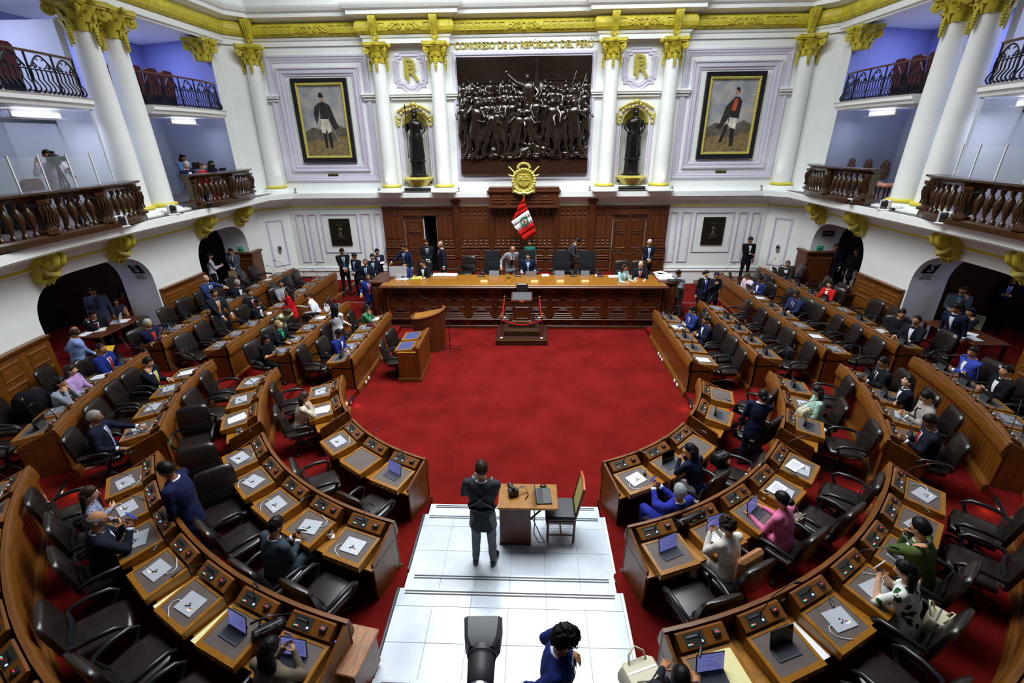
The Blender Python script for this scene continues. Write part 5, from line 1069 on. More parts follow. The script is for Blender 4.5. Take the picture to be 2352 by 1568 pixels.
# steps + podium in front
pod = thing('stepped_platform', 'three-step wooden platform before the dais', 'platform', (0, -5.05, 0))
for k, (hw, y0, y1) in enumerate(((.80, -.77, .60), (.56, -.42, .60), (.42, -.12, .60))):
    MB().box(-hw, hw, y0, y1, .17*k, .17*(k+1), c=.012).build('step', WOODDK, pod); MB().box(-hw, hw, y0-.006, y0+.02, .17*(k+1)-.01, .17*(k+1)+.004).build('step_nosing', BRASS, pod)
lec = thing('lectern', 'dark wood lectern with a grey sloping top on the stepped platform', 'lectern', (0, -4.95, .51))
MB().rings([[(x*w, y*d, z) for x, y in ((-1, -1), (1, -1), (1, 1), (-1, 1))] for z, w, d in ((0, .31, .22), (.04, .31, .22), (.06, .28, .19), (.62, .28, .19), (.65, .30, .21), (.70, .30, .21))]).build('body', WOODD, lec)
MB().frame(-.22, .22, .10, .52, [(0, 0), (.02, .02), (.05, 0)], -.19, 0).build('panel_moulding', WOODK, lec)
MB().add([(-.33, -.26, .70), (.33, -.26, .70), (.33, .24, .82), (-.33, .24, .82), (-.33, -.26, .75), (.33, -.26, .75), (.33, .24, .87), (-.33, .24, .87)], [(0, 3, 2, 1), (4, 5, 6, 7), (0, 1, 5, 4), (2, 3, 7, 6), (0, 4, 7, 3), (1, 2, 6, 5)]).build('top', WOODK, lec, smooth=False)
MB().add([(-.29, -.23, .759), (.29, -.23, .759), (.29, .21, .865), (-.29, .21, .865)], [(0, 1, 2, 3)]).build('leather_pad', flat('#4a4c52'), lec, smooth=False)
MB().box(-.07, .07, -.275, -.255, .70, .75).build('plate', flat('#b4632c'), lec)
kn = thing('chair', 'black padded kneeler chair back behind the lectern', 'chair', (0, -4.62, 0.51)); kb = MB().box(-.18, .18, -.03, .03, .5, 1.12, c=.03); kb.build('backrest', LEAK, kn)
for g in (-1, 1): MB().ball((g*.17, 0, 1.14), .03, 8, 6).build('finial', METAL, kn); MB().tube([(g*.17, 0, 0), (g*.17, 0, .55)], .02, 6).build('leg', WOODDK, kn)
ropes = [((-.62, -5.72), (.62, -5.72)), ((-.62, -5.72), (-.60, -4.75)), ((.62, -5.72), (.60, -4.75))]
for k, (x, y) in enumerate(((-.62, -5.70), (.62, -5.70), (-.56, -4.8), (.56, -4.8))):
    z0 = .17 if k < 2 else .51
    t = thing('rope_post', 'wooden rope post with white foot at the %s %s corner of the platform' % (('front', 'front', 'rear', 'rear')[k], 'left' if x < 0 else 'right'), 'post', (x, y, z0)); MB().tube([(0, 0, .05), (0, 0, .72)], .022, 8).build('shaft', mat('red_wood_post', '#6e2412', .35), t); MB().ball((0, 0, .035), (.045, .045, .035), 9, 6).build('foot', WHITE, t); MB().ball((0, 0, .74), .03, 8, 6).build('finial', BRASS, t)
for k, (a, b) in enumerate((((-.62, -5.70, .80), (.62, -5.70, .80)), ((-.62, -5.70, .82), (-.56, -4.8, 1.18)), ((.62, -5.70, .82), (.56, -4.8, 1.18)))):
    a, b = Vector(a), Vector(b); pts = [a.lerp(b, i/12)-Vector((0, 0, (.16 if k == 0 else .08)*math.sin(PI*i/12))) for i in range(13)]
    tag(MB().tube(pts, .02, 7).build('rope', cloth('#a01a1c'), ang=60), 'red velvet rope along the %s of the stepped platform' % ('front', 'left side', 'right side')[k], 'rope')
# ---- curved wooden lectern with mic on the left, mic stand, small two-seat desk
cl = thing('curved_lectern', 'tall curved wooden lectern with sloping top left of the dais', 'lectern', (-2.78, -6.0, 0))
N = 14; prof = []
body = MB(); rs = []
for i in range(N+1):
    a = R_(-125+250*i/N); x, y = .50*math.sin(a), -.42*math.cos(a); zt = 1.02+.28*(.5+.5*math.sin(a-.2))
    rs.append([(x*.96, y*.96, 0), (x, y, zt), (x*.93, y*.93, zt), (x*.88, y*.88, 0)])
body.rings(rs); body.build('body', WOODD, cl, 40)
MB().rings([[(x*1.03, y*1.03, z-.04) for x, y, z in (r[1] for r in rs)], [(x*1.06, y*1.06, z+.0) for x, y, z in (r[1] for r in rs)], [(x*.9, y*.9, z+.02) for x, y, z in (r[1] for r in rs)]], 0, False, False).build('top_rim', WOOD, cl)
MB().add([(-.42, -.22, 1.02), (.40, -.22, 1.18), (.40, .16, 1.22), (-.42, .16, 1.06), (-.42, -.22, .99), (.40, -.22, 1.15), (.40, .16, 1.19), (-.42, .16, 1.03)], [(0, 1, 2, 3), (4, 7, 6, 5), (0, 4, 5, 1), (2, 6, 7, 3), (0, 3, 7, 4), (1, 5, 6, 2)]).build('reading_board', WOODL, cl, smooth=False)
MB().tube([(.40, .05, 1.25), (.2, .1, 1.42), (-.25, .15, 1.62)], [.008, .008, .012], 6).build('microphone', PLAS, cl)
ms = thing('microphone_stand', 'black tripod microphone stand beside the curved lectern', 'microphone stand', (-2.12, -6.35, 0))
MB().tube([(0, 0, .05), (0, 0, 1.0)], .012, 6).build('pole', PLAS, ms); MB().tube([(0, 0, .95), (.25, -.1, .72)], .01, 6).build('boom', PLAS, ms); MB().tube([(-.02, .0, .95), (-.28, .12, 1.1)], .01, 6).build('boom', PLAS, ms)
for i in range(3): a = 2*PI*i/3+.5; MB().tube([(0, 0, .14), (.34*math.cos(a), .34*math.sin(a), .012)], .012, 6).build('leg', PLAS, ms)
# ================================================================ desk rows, chairs, things on the desks
def rebase(root, loc):
    loc = Vector(loc); root.location = root.location+loc
    for c in root.children: c.location = c.location-loc
    return root
def rp(kind, R, s, off):     # position, outward unit vector, tangent
    if kind == 'L': return Vector((-(R+off), s)), Vector((-1, 0)), Vector((0, -1))
    if kind == 'R': return Vector((R+off, s)), Vector((1, 0)), Vector((0, -1))
    a = R_(s); return Vector(((R+off)*math.sin(a), CY-(R+off)*math.cos(a))), Vector((math.sin(a), -math.cos(a))), Vector((math.cos(a), math.sin(a)))
def rz_of(out): return math.atan2(out.y, out.x)-PI/2
TRAY = MB()
TRAY.add([(-.29, .22, -.125), (.29, .22, -.125), (.29, .68, -.175), (-.29, .68, -.175), (-.29, .22, -.27), (.29, .22, -.27), (.29, .68, -.25), (-.29, .68, -.25)], [(4, 7, 6, 5), (0, 4, 5, 1), (2, 6, 7, 3), (0, 3, 7, 4), (1, 5, 6, 2)])
def trz(y, d=0.0): return -.125-.05*(y-.22)/.46+d
fr_o = [(-.29, .22), (.29, .22), (.29, .68), (-.29, .68)]; fr_i = [(-.245, .25), (.245, .25), (.245, .625), (-.245, .625)]
TRAY.rings([[(x, y, trz(y)) for x, y in fr_o], [(x*.985, y, trz(y, .012)) for x, y in fr_o], [(x, y, trz(y, .012)) for x, y in fr_i], [(x, y, trz(y, .004)) for x, y in fr_i]], 0, False)
TRAY.box(-.25, .25, .676, .690, -.235, -.185, c=.006); TRAY.ball((0, .695, -.205), (.012, .008, .012), 6, 4)
TRAYM = TRAY.mesh('writing_tray', WOODL, 30)
pd = MB(); pd.add([(x, y, trz(y, .006)) for x, y in fr_i], [(0, 1, 2, 3)]); PADM = pd.mesh('leather_pad', PAD, smooth=False)
CON = MB(); CON.add([(-.27, .05, -.015), (.27, .05, -.015), (.27, .075, -.005), (-.27, .075, -.005), (.27, .205, -.075), (-.27, .205, -.075), (-.27, .05, -.27), (.27, .05, -.27), (.27, .21, -.27), (-.27, .21, -.27)], [(0, 1, 2, 3), (3, 2, 4, 5), (5, 4, 8, 9), (0, 6, 7, 1), (0, 3, 5, 9, 6), (1, 7, 8, 4, 2)])
CONM = CON.mesh('console', WOODH, smooth=False)
def conz(y, d=0): return -.005-.07*(y-.075)/.13+d
mp = MB(); mp.add([(-.20, .085, conz(.085, .003)), (.02, .085, conz(.085, .003)), (.02, .195, conz(.195, .003)), (-.20, .195, conz(.195, .003))], [(0, 1, 2, 3)], 0)
for i, (x, m) in enumerate(((-.18, 3), (-.16, 2), (-.14, 1))): mp.box(x, x+.012, .165, .18, conz(.17, .003), conz(.17, .008), m)
mp.box(-.03, -.01, .155, .175, conz(.165, .003), conz(.165, .01), 4); mp.box(-.17, -.05, .10, .125, conz(.11, .003), conz(.11, .005), 5)
mp.v = [(-x, y, z) for x, y, z in mp.v]
MPM = mp.mesh('control_plate', [mat('gunmetal_plate', '#3a3b36', .45, metal=.3), REDL, WHITE, GREENL, BLUEL, PLAS], smooth=False)
vb = MB().box(.12, .20, .10, .165, conz(.14, -.01), conz(.12, .022), 0, c=.008); vb.box(.145, .172, .135, .146, conz(.135, .02), conz(.12, .0245), 1); vb.v = [(-x, y, z) for x, y, z in vb.v]; VBM = vb.mesh('vote_button', [PLAS, REDL])
MICS = []
for dx, dy, h in ((.08, .32, .36), (-.15, .22, .40), (.22, .26, .32), (-.06, .40, .26), (.26, .08, .42), (-.25, .30, .30)):
    m_ = MB().tube([(-.03, .13, conz(.13)), (-.03, .13, .03), (-.03+dx*.3, .13+dy*.25, .03+h*.55), (-.03+dx*.75, .13+dy*.75, .03+h*.9), (-.03+dx, .13+dy, .02+h)], [.012, .006, .005, .005, .005], 6)
    m_.tube([(-.03+dx*.93, .13+dy*.93, .02+h*.99), (-.03+dx*1.05, .13+dy*1.05, .02+h), (-.03+dx*1.2, .13+dy*1.2, .012+h)], [.010, .014, .012], 7); m_.v = [(-x, y, z) for x, y, z in m_.v]; MICS.append(m_.mesh('microphone', PLAS, 60))
PLK = {}
def plank_mesh(h, wd):
    k = (round(h, 3), round(wd, 3))
    if k not in PLK: PLK[k] = MB().box(-wd/2, wd/2, -.012, .004, 0, h, c=.006).mesh('plank', WOOD)
    return PLK[k]
SEATS = {}
ROWS = {}
def row(key, label, kind, k, s0, s1, n, pa=0.0, pb=0.0, planks=True, mics=1.0, R=None):
    R = R or RK[k-1]; z0 = .15*(k-1); z1 = .15*k; H = z0+1.0
    t = thing('desk_row', label, 'desk', (0, 0, 0)); ROWS[key] = t
    arc = kind == 'A'; N = max(1, int(abs(s1-s0)/2.5)) if arc else 1
    ss = [s0+(s1-s0)*i/N for i in range(N+1)]
    def sw(prof, name, m, ang=30):
        mb = MB(); rs = []
        for s in ss:
            r_ = []
            for off, z in prof: p, o, tg = rp(kind, R, s, off); r_.append((p.x, p.y, z))
            rs.append(r_)
        mb.rings(rs); return mb.build(name, m, t, ang)
    sw([(-.0, z0), (.035, z0), (.035, H-.2), (0, H-.2)], 'front_board', WOODD)
    sw([(-.02, H-.26), (-.05, H-.245), (-.055, H-.20), (-.03, H-.06), (-.012, H-.04), (-.02, H-.015), (-.005, H), (.035, H), (.035, H-.26)], 'ledge', WOODH, 40)
    sw([(.03, z0), (-.07, z0), (-.07, z0+.13), (-.05, z0+.15), (-.04, z0+.17), (0, z0+.18), (.03, z0+.18)], 'plinth', WOODH, 40)
    sw([(.03, H-.30), (.60, H-.30), (.60, H-.27), (.03, H-.27)], 'desktop', WOODL)
    L = abs(s1-s0)*(R_(1)*R if arc else 1.0)
    if planks:
        npl = int(L/.115)
        for i in range(npl):
            s = s0+(s1-s0)*(i+.5)/npl; p, o, tg = rp(kind, R, s, 0)
            inst(plank_mesh(H-.27-z0-.19, L/npl-.012), 'plank', t, (p.x, p.y, z0+.19), rz_of(o))
    for s in (s0, s1):
        mb = MB(); pr = [(-.0, z0+.0), (.55, z0+.0), (.55, H-.30), (.55, H-.22), (.04, H-.02), (0, H-.02)]
        p, o, tg = rp(kind, R, s, 0); sg = 1 if (s == s1) else -1
        if arc: sg = 1 if (s == max(s0, s1)) else -1
        else: sg = -1 if s == max(s0, s1) else 1
        ea = []; eb = []
        for off, z in pr:
            q = p+o*off; ea.append((q.x+tg.x*sg*0.0, q.y+tg.y*sg*0.0, z)); eb.append((q.x-tg.x*sg*.035, q.y-tg.y*sg*.035, z))
        mb.rings([ea, eb]); e = mb.build('end_panel', WOOD, t, smooth=False)
        for off0, off1 in ((.08, .26), (.30, .48)):
            f = MB().frame(off0, off1, z0+.22, H-.36, [(0, 0), (.012, -.008), (.03, -.008)], 0, 0); rot = math.atan2(o.y, o.x)
            M = Matrix(((o.x, -tg.x*sg, 0, p.x), (o.y, -tg.y*sg, 0, p.y), (0, 0, 1, 0), (0, 0, 0, 1))); f.v = [tuple(M @ Vector(v)) for v in f.v]; f.build('end_moulding', WOODK, e, smooth=False)
    sa = s0+(s1-s0)*pa; sb = s0+(s1-s0)*(1-pb)
    for i in range(n):
        s = sa+(sb-sa)*(i+.5)/n; p, o, tg = rp(kind, R, s, 0); rz = rz_of(o)
        a = inst(TRAYM, 'writing_tray', t, (p.x, p.y, H), rz); inst(PADM, 'leather_pad', a)
        if mics:
            c = inst(CONM, 'console', t, (p.x, p.y, H), rz); inst(MPM, 'control_plate', c); inst(VBM, 'vote_button', c); inst(random.choice(MICS), 'microphone', c)
        SEATS[key, i] = (p, o, tg, rz, z1, H)
    p, o, tg = rp(kind, R, (s0+s1)/2, .3); rebase(t, (p.x, p.y, z0))
    return t
sn = {'L': 'left', 'R': 'right'}
FAR = {('L', 1): -5.5, ('R', 1): -5.3, ('L', 2): -4.95, ('R', 2): -4.8, ('L', 3): -1.95, ('R', 3): -1.85, ('L', 4): -1.9, ('R', 4): -1.75}
XS = [4.08, 5.58, 7.13, 8.72]
for S, sg in (('L', -1), ('R', 1)):
    for k, n in ((1, 5), (2, 5), (3, 9), (4, 9)):
        row(S+'s%d' % k, 'straight wooden desk row beside the %s wall side, %s from the central carpet' % (sn[S], ORD[k-1]), S, k, FAR[S, k], -8.9, n, R=XS[k-1])
    for k, a, b, n, pb in ((1, 78, 54.5, 2, .08), (2, 82, 57.5, 3, .08), (3, 84.3, 60, 4, .04), (4, 86, 64, 5, .04)):
        row(S+'u%d' % k, 'curved wooden desk row in the upper %s quarter, %s from the central carpet' % (sn[S], ORD[k-1]), 'A', k, sg*a, sg*b, n, 0.0, pb)
    for k, a, b, n in ((1, 50, 21, 3), (2, 53.3, 16.3, 5), (3, 54.5, 13.2, 7), (4, 57, 20, 8)):
        row(S+'l%d' % k, 'curved wooden desk row in the lower %s quarter, %s from the central carpet' % (sn[S], ORD[k-1]), 'A', k, sg*a, sg*b, n)
# small desk for two with blue pads, left of the central carpet
t = thing('desk_row', 'small wooden desk for two with blue leather pads left of the carpet', 'desk', (-2.62, -7.5, 0))
MB().box(-.06, 0, -.68, .68, 0, .92).build('front_board', WOOD, t); MB().box(-.55, 0, -.70, -.64, 0, .82).build('end_panel', WOOD, t); MB().box(-.55, 0, .64, .70, 0, .82).build('end_panel', WOOD, t); MB().box(-.60, .03, -.72, .72, 0, .10, c=.01).build('plinth', WOODH, t); MB().box(-.52, .02, -.70, .70, .80, .83).build('desktop', WOODL, t); MB().box(-.05, .03, -.71, .71, .80, .98, c=.01).build('ledge', WOODH, t)
for i in range(11): inst(plank_mesh(.62, .105), 'plank', t, (.002, -.6+.12*i, .14), PI/2)
for y in (-.34, .34):
    a = inst(TRAYM, 'writing_tray', t, (0.05, y, 1.02), PI/2); pb_ = inst(PADM.copy(), 'leather_pad', a); pb_.data.materials[0] = PADB
    inst(CONM, 'console', t, (.05, y, 1.0), PI/2)

# ---- swivel chair
def make_chair():
    t = thing('swivel_chair', '', 'chair')
    def bk(z, w, d, dy): return [(.27*w*x, .235+dy+d*y+(z-.45)*.16, z) for x, y in ((-1, -.4), (-.6, -.75), (0, -.85), (.6, -.75), (1, -.4), (1, .4), (.6, .75), (0, .85), (-.6, .75), (-1, .4))]
    MB().rings([bk(.46, .86, .05, 0), bk(.50, .95, .065, 0), bk(.60, 1.0, .075, -.005), bk(.80, 1.0, .07, 0), bk(.93, .97, .065, .005), bk(.99, .88, .05, .01), bk(1.015, .70, .03, .012)]).build('backrest', LEA, t, 60)
    sm = MB()
    for z in (.60, .645, .69): sm.tube([(-.24, .222+(z-.45)*.16-.065, z), (0, .195+(z-.45)*.16-.065, z), (.24, .222+(z-.45)*.16-.065, z)], .009, 5)
    sm.build('seam', PLAS, t, 60)
    def st(z, k): return [(x*k, y*k-.02, z) for x, y in ((-.25, -.27), (0, -.30), (.25, -.27), (.28, -.1), (.27, .22), (-.27, .22), (-.28, -.1))]
    MB().rings([st(.37, .80), st(.39, .97), st(.44, 1.0), st(.475, .96), st(.485, .8)]).build('seat', LEA, t, 60)
    for g in (-1, 1):
        MB().tube([(g*.27, .235, .60), (g*.315, .16, .645), (g*.325, .0, .66), (g*.325, -.16, .645), (g*.315, -.23, .59), (g*.29, -.17, .47), (g*.24, -.05, .40)], [.022, .028, .03, .03, .026, .022, .02], 8).build('armrest', PLAS, t, 60)
    MB().tube([(0, 0, .10), (0, 0, .26), (0, 0, .38)], [.035, .03, .05], 8).build('column', PLAS, t)
    ft = MB().tube([(0, 0, .115), (.16, 0, .10), (.29, 0, .075)], [.03, .026, .018], 6); ft.tube([(.285, -.025, .03), (.285, .025, .03)], .03, 8); FT = ft.mesh('star_foot', PLAS)
    for i in range(5): inst(FT, 'star_foot', t, rz=2*PI*i/5+.3)
    return t
ch0 = make_chair(); used = [False]
def chair(x, y, z, rz, label):
    if not used[0]:
        used[0] = True; o = ch0; o.location = (x, y, z); o.rotation_euler = (0, 0, rz)
    else: o = dup(ch0, (x, y, z), rz)
    o['label'] = label; o['group'] = 'brown leather swivel chairs'; return o
CH = {}
def desc(key, i, n):
    S = sn[key[0]]; k = ORD[int(key[2])-1]; where = {'s': 'straight', 'u': 'upper curved', 'l': 'lower curved'}[key[1]]
    end = {'s': 'the dais', 'u': 'the dais', 'l': 'the diagonal aisle'}[key[1]]
    return '%s from %s, %s %s row' % (ORD[i], end, S, k+' '+where)
NSEAT = {}
for (key, i) in SEATS: NSEAT[key] = max(NSEAT.get(key, 0), i+1)
CHTW = {}   # manual tweaks (key, i): (dx along, dout, dangle)
exec_tweaks = {('Ru1', 0): (.05, .05, -25), ('Ru1', 1): (0, .08, -25), ('Lu2', 2): (.05, .12, -92), ('Ll2', 0): (0, 0, -100), ('Ll2', 1): (0, -.12, -98), ('Rl1', 0): (0, .12, 10), ('Ll1', 1): (-.3, .05, -20), ('Ll1', 2): (0, 0.0, 0)}
rc = random.Random(11)
SKIPCH = set([('Ll1', 0)])
for (key, i), (p, o, tg, rz, z1, H) in SEATS.items():
    if (key, i) in SKIPCH: continue
    dx, do, da = exec_tweaks.get((key, i), (rc.uniform(-.05, .05), rc.uniform(-.03, .07), rc.uniform(-12, 12)))
    q = p+o*(1.02+do)+tg*dx
    CH[key, i] = chair(q.x, q.y, z1, rz+R_(da), 'brown swivel chair '+desc(key, i, NSEAT[key]))
for y, a in ((-7.16, -12), (-7.84, 8)):
    chair(-3.32, y, 0, PI/2+R_(a), 'brown leather swivel chair at the small desk with blue pads, %s the dais' % ('nearer' if y > -7.5 else 'farther from'))
p = aty(1072, 600, -1.9); chair(p.x, -1.9, ZD, R_(-10), 'dark swivel chair standing on the dais before the panelling, left of centre')
p = aty(1312, 590, -1.5); chair(p.x, -1.5, ZD, R_(20), 'dark swivel chair behind the bending man on the dais')
for px, lab in ((929, 'under the clerk at the silver computer'), (972, 'under the second clerk at the left of the dais'), (1432, 'under the woman in aqua on the dais'), (1472, 'under the bald man on the right of the dais')):
    p = aty(px, 620, -2.7); chair(p.x, -2.68, ZD, 0, 'dark swivel chair '+lab)
# ================================================================ people
SKINS = {'a': '#c9956f', 'b': '#b07a55', 'c': '#8f6042', 'd': '#d8a98a'}
def ring_ball(mb, p, r): mb.ball(tuple(p), r, 10, 7)
def caps(mb, p0, r0, p1, r1, n=10):
    p0, p1 = Vector(p0), Vector(p1); d = (p1-p0); L = d.length
    if L < 1e-4: return mb.ball(tuple(p0), max(r0, r1), n, 6)
    d /= L; pts = []; rr = []
    for a in (-80, -50, -20): pts.append(p0+d*(r0*math.sin(R_(a)))); rr.append(r0*math.cos(R_(a)))
    for f in (0, .5, 1): pts.append(p0.lerp(p1, f)); rr.append(r0+(r1-r0)*f)
    for a in (20, 50, 80): pts.append(p1+d*(r1*math.sin(R_(a)))); rr.append(r1*math.cos(R_(a)))
    return mb.tube(pts, rr, n)
def ik(S, T, a, b, pole):
    S, T = Vector(S), Vector(T); d = T-S; L = d.length; m = (a+b)*.995
    if L > m: T = S+d*(m/L); d = T-S; L = m
    d /= L; x = (a*a-b*b+L*L)/(2*L); h = math.sqrt(max(0, a*a-x*x)); pole = Vector(pole); q = pole-d*pole.dot(d); q = q.normalized() if q.length > 1e-5 else d.orthogonal().normalized()
    return S+d*x+q*h, T
HEADG = {}
def head_grid(nu, nv):
    if (nu, nv) in HEADG: return HEADG[nu, nv]
    V = []
    for j in range(nv+1):
        t = PI*j/nv; th = t-.22*math.sin(2*t)*-1 if False else t
        for i in range(nu):
            a = -PI+2*PI*i/nu; ph = a-.5*math.sin(a)
            V.append((math.sin(ph)*math.sin(th), -math.cos(ph)*math.sin(th), math.cos(th)))
    V = np.array(V); dx, dy, dz = V.T
    x, y, z = .076*dx, .097*dy, .118*dz
    low = np.clip((-dz-.05)/.95, 0, 1)
    x = x*(1-.30*low**1.2); y = np.where(dy > 0, y*(1-.45*low), y*(1-.06*low)); 
    y = y-.010*np.exp(-((dz+.80)/.22)**2)*(dy < .1)
    front = np.clip(-dy, 0, 1)
    g = lambda cx, cz, sx, sz: np.exp(-((x-cx)/sx)**2-((z-cz)/sz)**2)*front
    y = y-.024*g(0, -.020, .012, .020)-.012*g(0, .004, .009, .022)
    y = y+.010*(g(.031, .014, .016, .012)+g(-.031, .014, .016, .012))-.005*(g(.031, .036, .022, .008)+g(-.031, .036, .022, .008))
    y = y-.006*g(0, -.056, .022, .012)
    P = np.stack([x, y, z], 1)
    F = []
    for j in range(nv):
        for i in range(nu):
            k = (i+1) % nu; F.append((j*nu+i, (j+1)*nu+i, (j+1)*nu+k, j*nu+k))
    HEADG[nu, nv] = (P, V, F); return HEADG[nu, nv]
def sstep(a, b, x): t = np.clip((x-a)/(b-a), 0, 1); return t*t*(3-2*t)
def hair_mask(P, style):
    x, y, z = P.T
    line = np.interp(y, [-.10, -.075, -.05, -.02, .01, .05, .10], [.070, .060, .045, .012, -.005, -.045, -.055])
    if style in ('recede',): line = np.interp(y, [-.10, -.06, -.03, .0, .03, .1], [.105, .10, .06, .0, -.03, -.055])
    m = sstep(-.004, .012, z-line)
    if style == 'bald': m = sstep(-.004, .01, z+.055-.0*y)*sstep(-.035, -.01, y)*(1-sstep(.035, .06, z))
    return m
def add_hand(mb, W, d, n, thumb, curl, sc=1.0, m=0):
    d = Vector(d).normalized(); n = Vector(n); n = n-d*n.dot(d); n = n.normalized() if n.length > 1e-4 else d.orthogonal().normalized()
    s = d.cross(n); 
    if s.dot(Vector(thumb)) < 0: s = -s
    W = Vector(W)
    rs = []
    for f, w, h in ((-.03, .024, .020), (.0, .026, .019), (.035, .038, .018), (.075, .041, .015), (.092, .036, .010)):
        c = W+d*(f*sc); rs.append([tuple(c+s*(w*sc*math.cos(2*PI*q/8))+n*(h*sc*math.sin(2*PI*q/8))) for q in range(8)])
    mb.rings(rs, m)
    for i, (o, L) in enumerate(((.030, .072), (.010, .082), (-.010, .076), (-.029, .058))):
        p = W+d*(.085*sc)+s*(o*sc); pts = [p-d*.01]; a = 0; cu = curl*(1+.06*i)
        for k, fr in enumerate((.45, .32, .23)):
            a += R_(cu*(.75, 1.1, .8)[k]); p = p+(d*math.cos(a)+n*math.sin(a)+s*(.05*(1.5-i) if k == 0 else 0))*(L*fr*sc); pts.append(p)
        mb.tube(pts, [.0098*sc, .0095*sc, .0085*sc, .0065*sc], 6, m)
    p = W+d*(.025*sc)+s*(.028*sc); mb.tube([p, p+(d*.55+s*.75+n*.3)*(.038*sc), p+(d*1.3+s*.85+n*.75)*(.036*sc), p+(d*2.0+s*.8+n*1.1)*(.034*sc)], [.0125*sc, .0115*sc, .0095*sc, .007*sc], 6, m)
HANDS = {
 'desk': ((-.16, -.42, .20), (.16, -.42, .20)), 'lap': ((-.11, -.30, .10), (.11, -.30, .10)), 'phone': ((-.055, -.33, .24), (.055, -.33, .24)), 'phoneup': ((-.06, -.34, .38), (.06, -.34, .38)),
 'clasp': ((-.035, -.24, .04), (.035, -.22, .02)), 'side': ((-.26, -.02, -.10), (.26, -.02, -.10)), 'face': ((-.07, -.26, .44), (.07, -.26, .44)), 'chin': ((-.05, -.24, .38), (.12, -.30, .16)),
 'cross': ((.12, -.22, .22), (-.12, -.24, .18)), 'ear': ((-.13, -.15, .45), (.14, -.30, .16)), 'earL': ((-.14, -.30, .16), (.13, -.15, .45)), 'type': ((-.10, -.40, .16), (.10, -.40, .16)),
 'write': ((-.10, -.38, .16), (.20, -.34, .16)), 'rest': ((-.24, -.24, .12), (.24, -.24, .12))}
PEOPLE = []; PENDING = []; WORLD_HANDS = {}
def person(label, px, py, z, yaw, pose='sit', top='#1b1f2b', bot=None, shirt='#dfe3ea', tie=None, hair='short', hc='#15110f', hands='desk', head=(0, 8), lean=None, sex='m', skin='b', H=1.70, specs=False, fat=1.0, sleeve='long', key=None, at=None, tilt=0, twist=0):
    lean = (8 if pose == 'sit' else 2) if lean is None else lean
    k = H/1.70; hz = .53 if pose == 'sit' else .93*k
    ln = R_(lean); u = Vector((0, -math.sin(ln), math.cos(ln)))
    P0 = Vector((0, 0, hz)); C = lambda s_: P0+u*(s_*k)
    hl = ln*.45+R_(head[1])*.3; hu = Vector((0, -math.sin(hl), math.cos(hl))); N = C(.50); HC = N+hu*(.145*k)+Vector((0, -.018, 0))
    if at is None: wp = atz(px, py, z+HC.z)
    else: wp = Vector((at[0], at[1], 0))+Matrix.Rotation(R_(yaw or 0), 3, 'Z') @ HC
    best = None
    if pose == 'sit' and at is None:
        for kk, o in CH.items():
            dd = (Vector((o.location.x, o.location.y))-Vector((wp.x, wp.y))).length
            if abs(o.location.z-z) < .02 and (best is None or dd < best[0]): best = (dd, kk)
        if best and best[0] > .75: best = None
    if yaw is None: yaw = math.degrees(SEATS[best[1]][3]) if best else 0
    rz = R_(yaw); Rm = Matrix.Rotation(rz, 3, 'Z'); off = Rm @ HC
    root = Vector((wp.x-off.x, wp.y-off.y, z))
    if best:
        o = CH[best[1]]; b_ = Rm @ Vector((0, .03, 0)); o.location = (root.x+b_.x, root.y+b_.y, z); o.rotation_euler = (0, 0, rz)
    fem = sex == 'f'; w_ = (.90 if fem else 1.0)
    if fem: sec = [(-.12, .175, .125), (0, .18, .125), (.13, .14, .105), (.26, .155, .128), (.36, .165, .118), (.43, .150, .095), (.49, .08, .07)]
    else: sec = [(-.12, .17, .125), (0, .168*fat, .122*fat), (.13, .158*fat, .118*fat), (.25, .190, .138), (.36, .205, .135), (.445, .185, .105), (.495, .09, .08)]
    jack = shirt is not None or top
    if pose == 'stand': sec = [(-.26, .192 if not fem else .188, .135), (-.20, .188, .135)]+sec
    prims = []; mb = MB()
    rs = []
    for s_, rx, ry in sec:
        c = C(s_) if s_ > -.13 else P0+Vector((0, 0, s_*k)); a = u if s_ > -.13 else Vector((0, 0, 1)); f = Vector((0, -a.z, a.y)) if False else Vector((1, 0, 0)).cross(a)
        rs.append([tuple(c+Vector((1, 0, 0))*(rx*k*math.cos(2*PI*q/18))+f*(ry*k*math.sin(2*PI*q/18))) for q in range(18)])
        prims.append(('torso', c, min(rx, ry)*.95, c, min(rx, ry)*.95))
    mb.rings(rs)
    for i in range(len(prims)-1): prims.append(('torso', prims[i][1], prims[i][2]*1.15, prims[i+1][1], prims[i+1][2]*1.15))
    def add(reg, p0, r0, p1, r1): caps(mb, p0, r0*k, p1, r1*k); prims.append((reg, Vector(p0), r0*k, Vector(p1), r1*k))
    sh = {g: C(.442)+Vector((g*.190*w_*k, 0, 0)) for g in (-1, 1)}
    for g in (-1, 1): add('torso', C(.438)+Vector((g*.05, 0, 0)), .072, sh[g], .062)
    add('neck', C(.47), .058 if not fem else .05, N+hu*(.10*k)+Vector((0, -.008, 0)), .054 if not fem else .046)
    hd = HANDS[hands] if isinstance(hands, str) else hands
    wr = {}; el = {}
    for g, T in ((-1, hd[0]), (1, hd[1])):
        T = P0+Vector((T[0]*k, T[1]*k, T[2]*k))
        if T.z > hz+.35*k: pole = Vector((g*.38, -.12, -1))
        elif T.z < hz: pole = Vector((g*.35, .8, -.1))
        else: pole = Vector((g*.28, .55, -.85))
        e, t_ = ik(sh[g], T, .285*k, .25*k, pole); el[g], wr[g] = e, t_
        ar = .92 if fem else 1.05
        add('uparm', sh[g], .063*ar, e, .050*ar); add('forearm', e, .048*ar, t_, .033*ar)
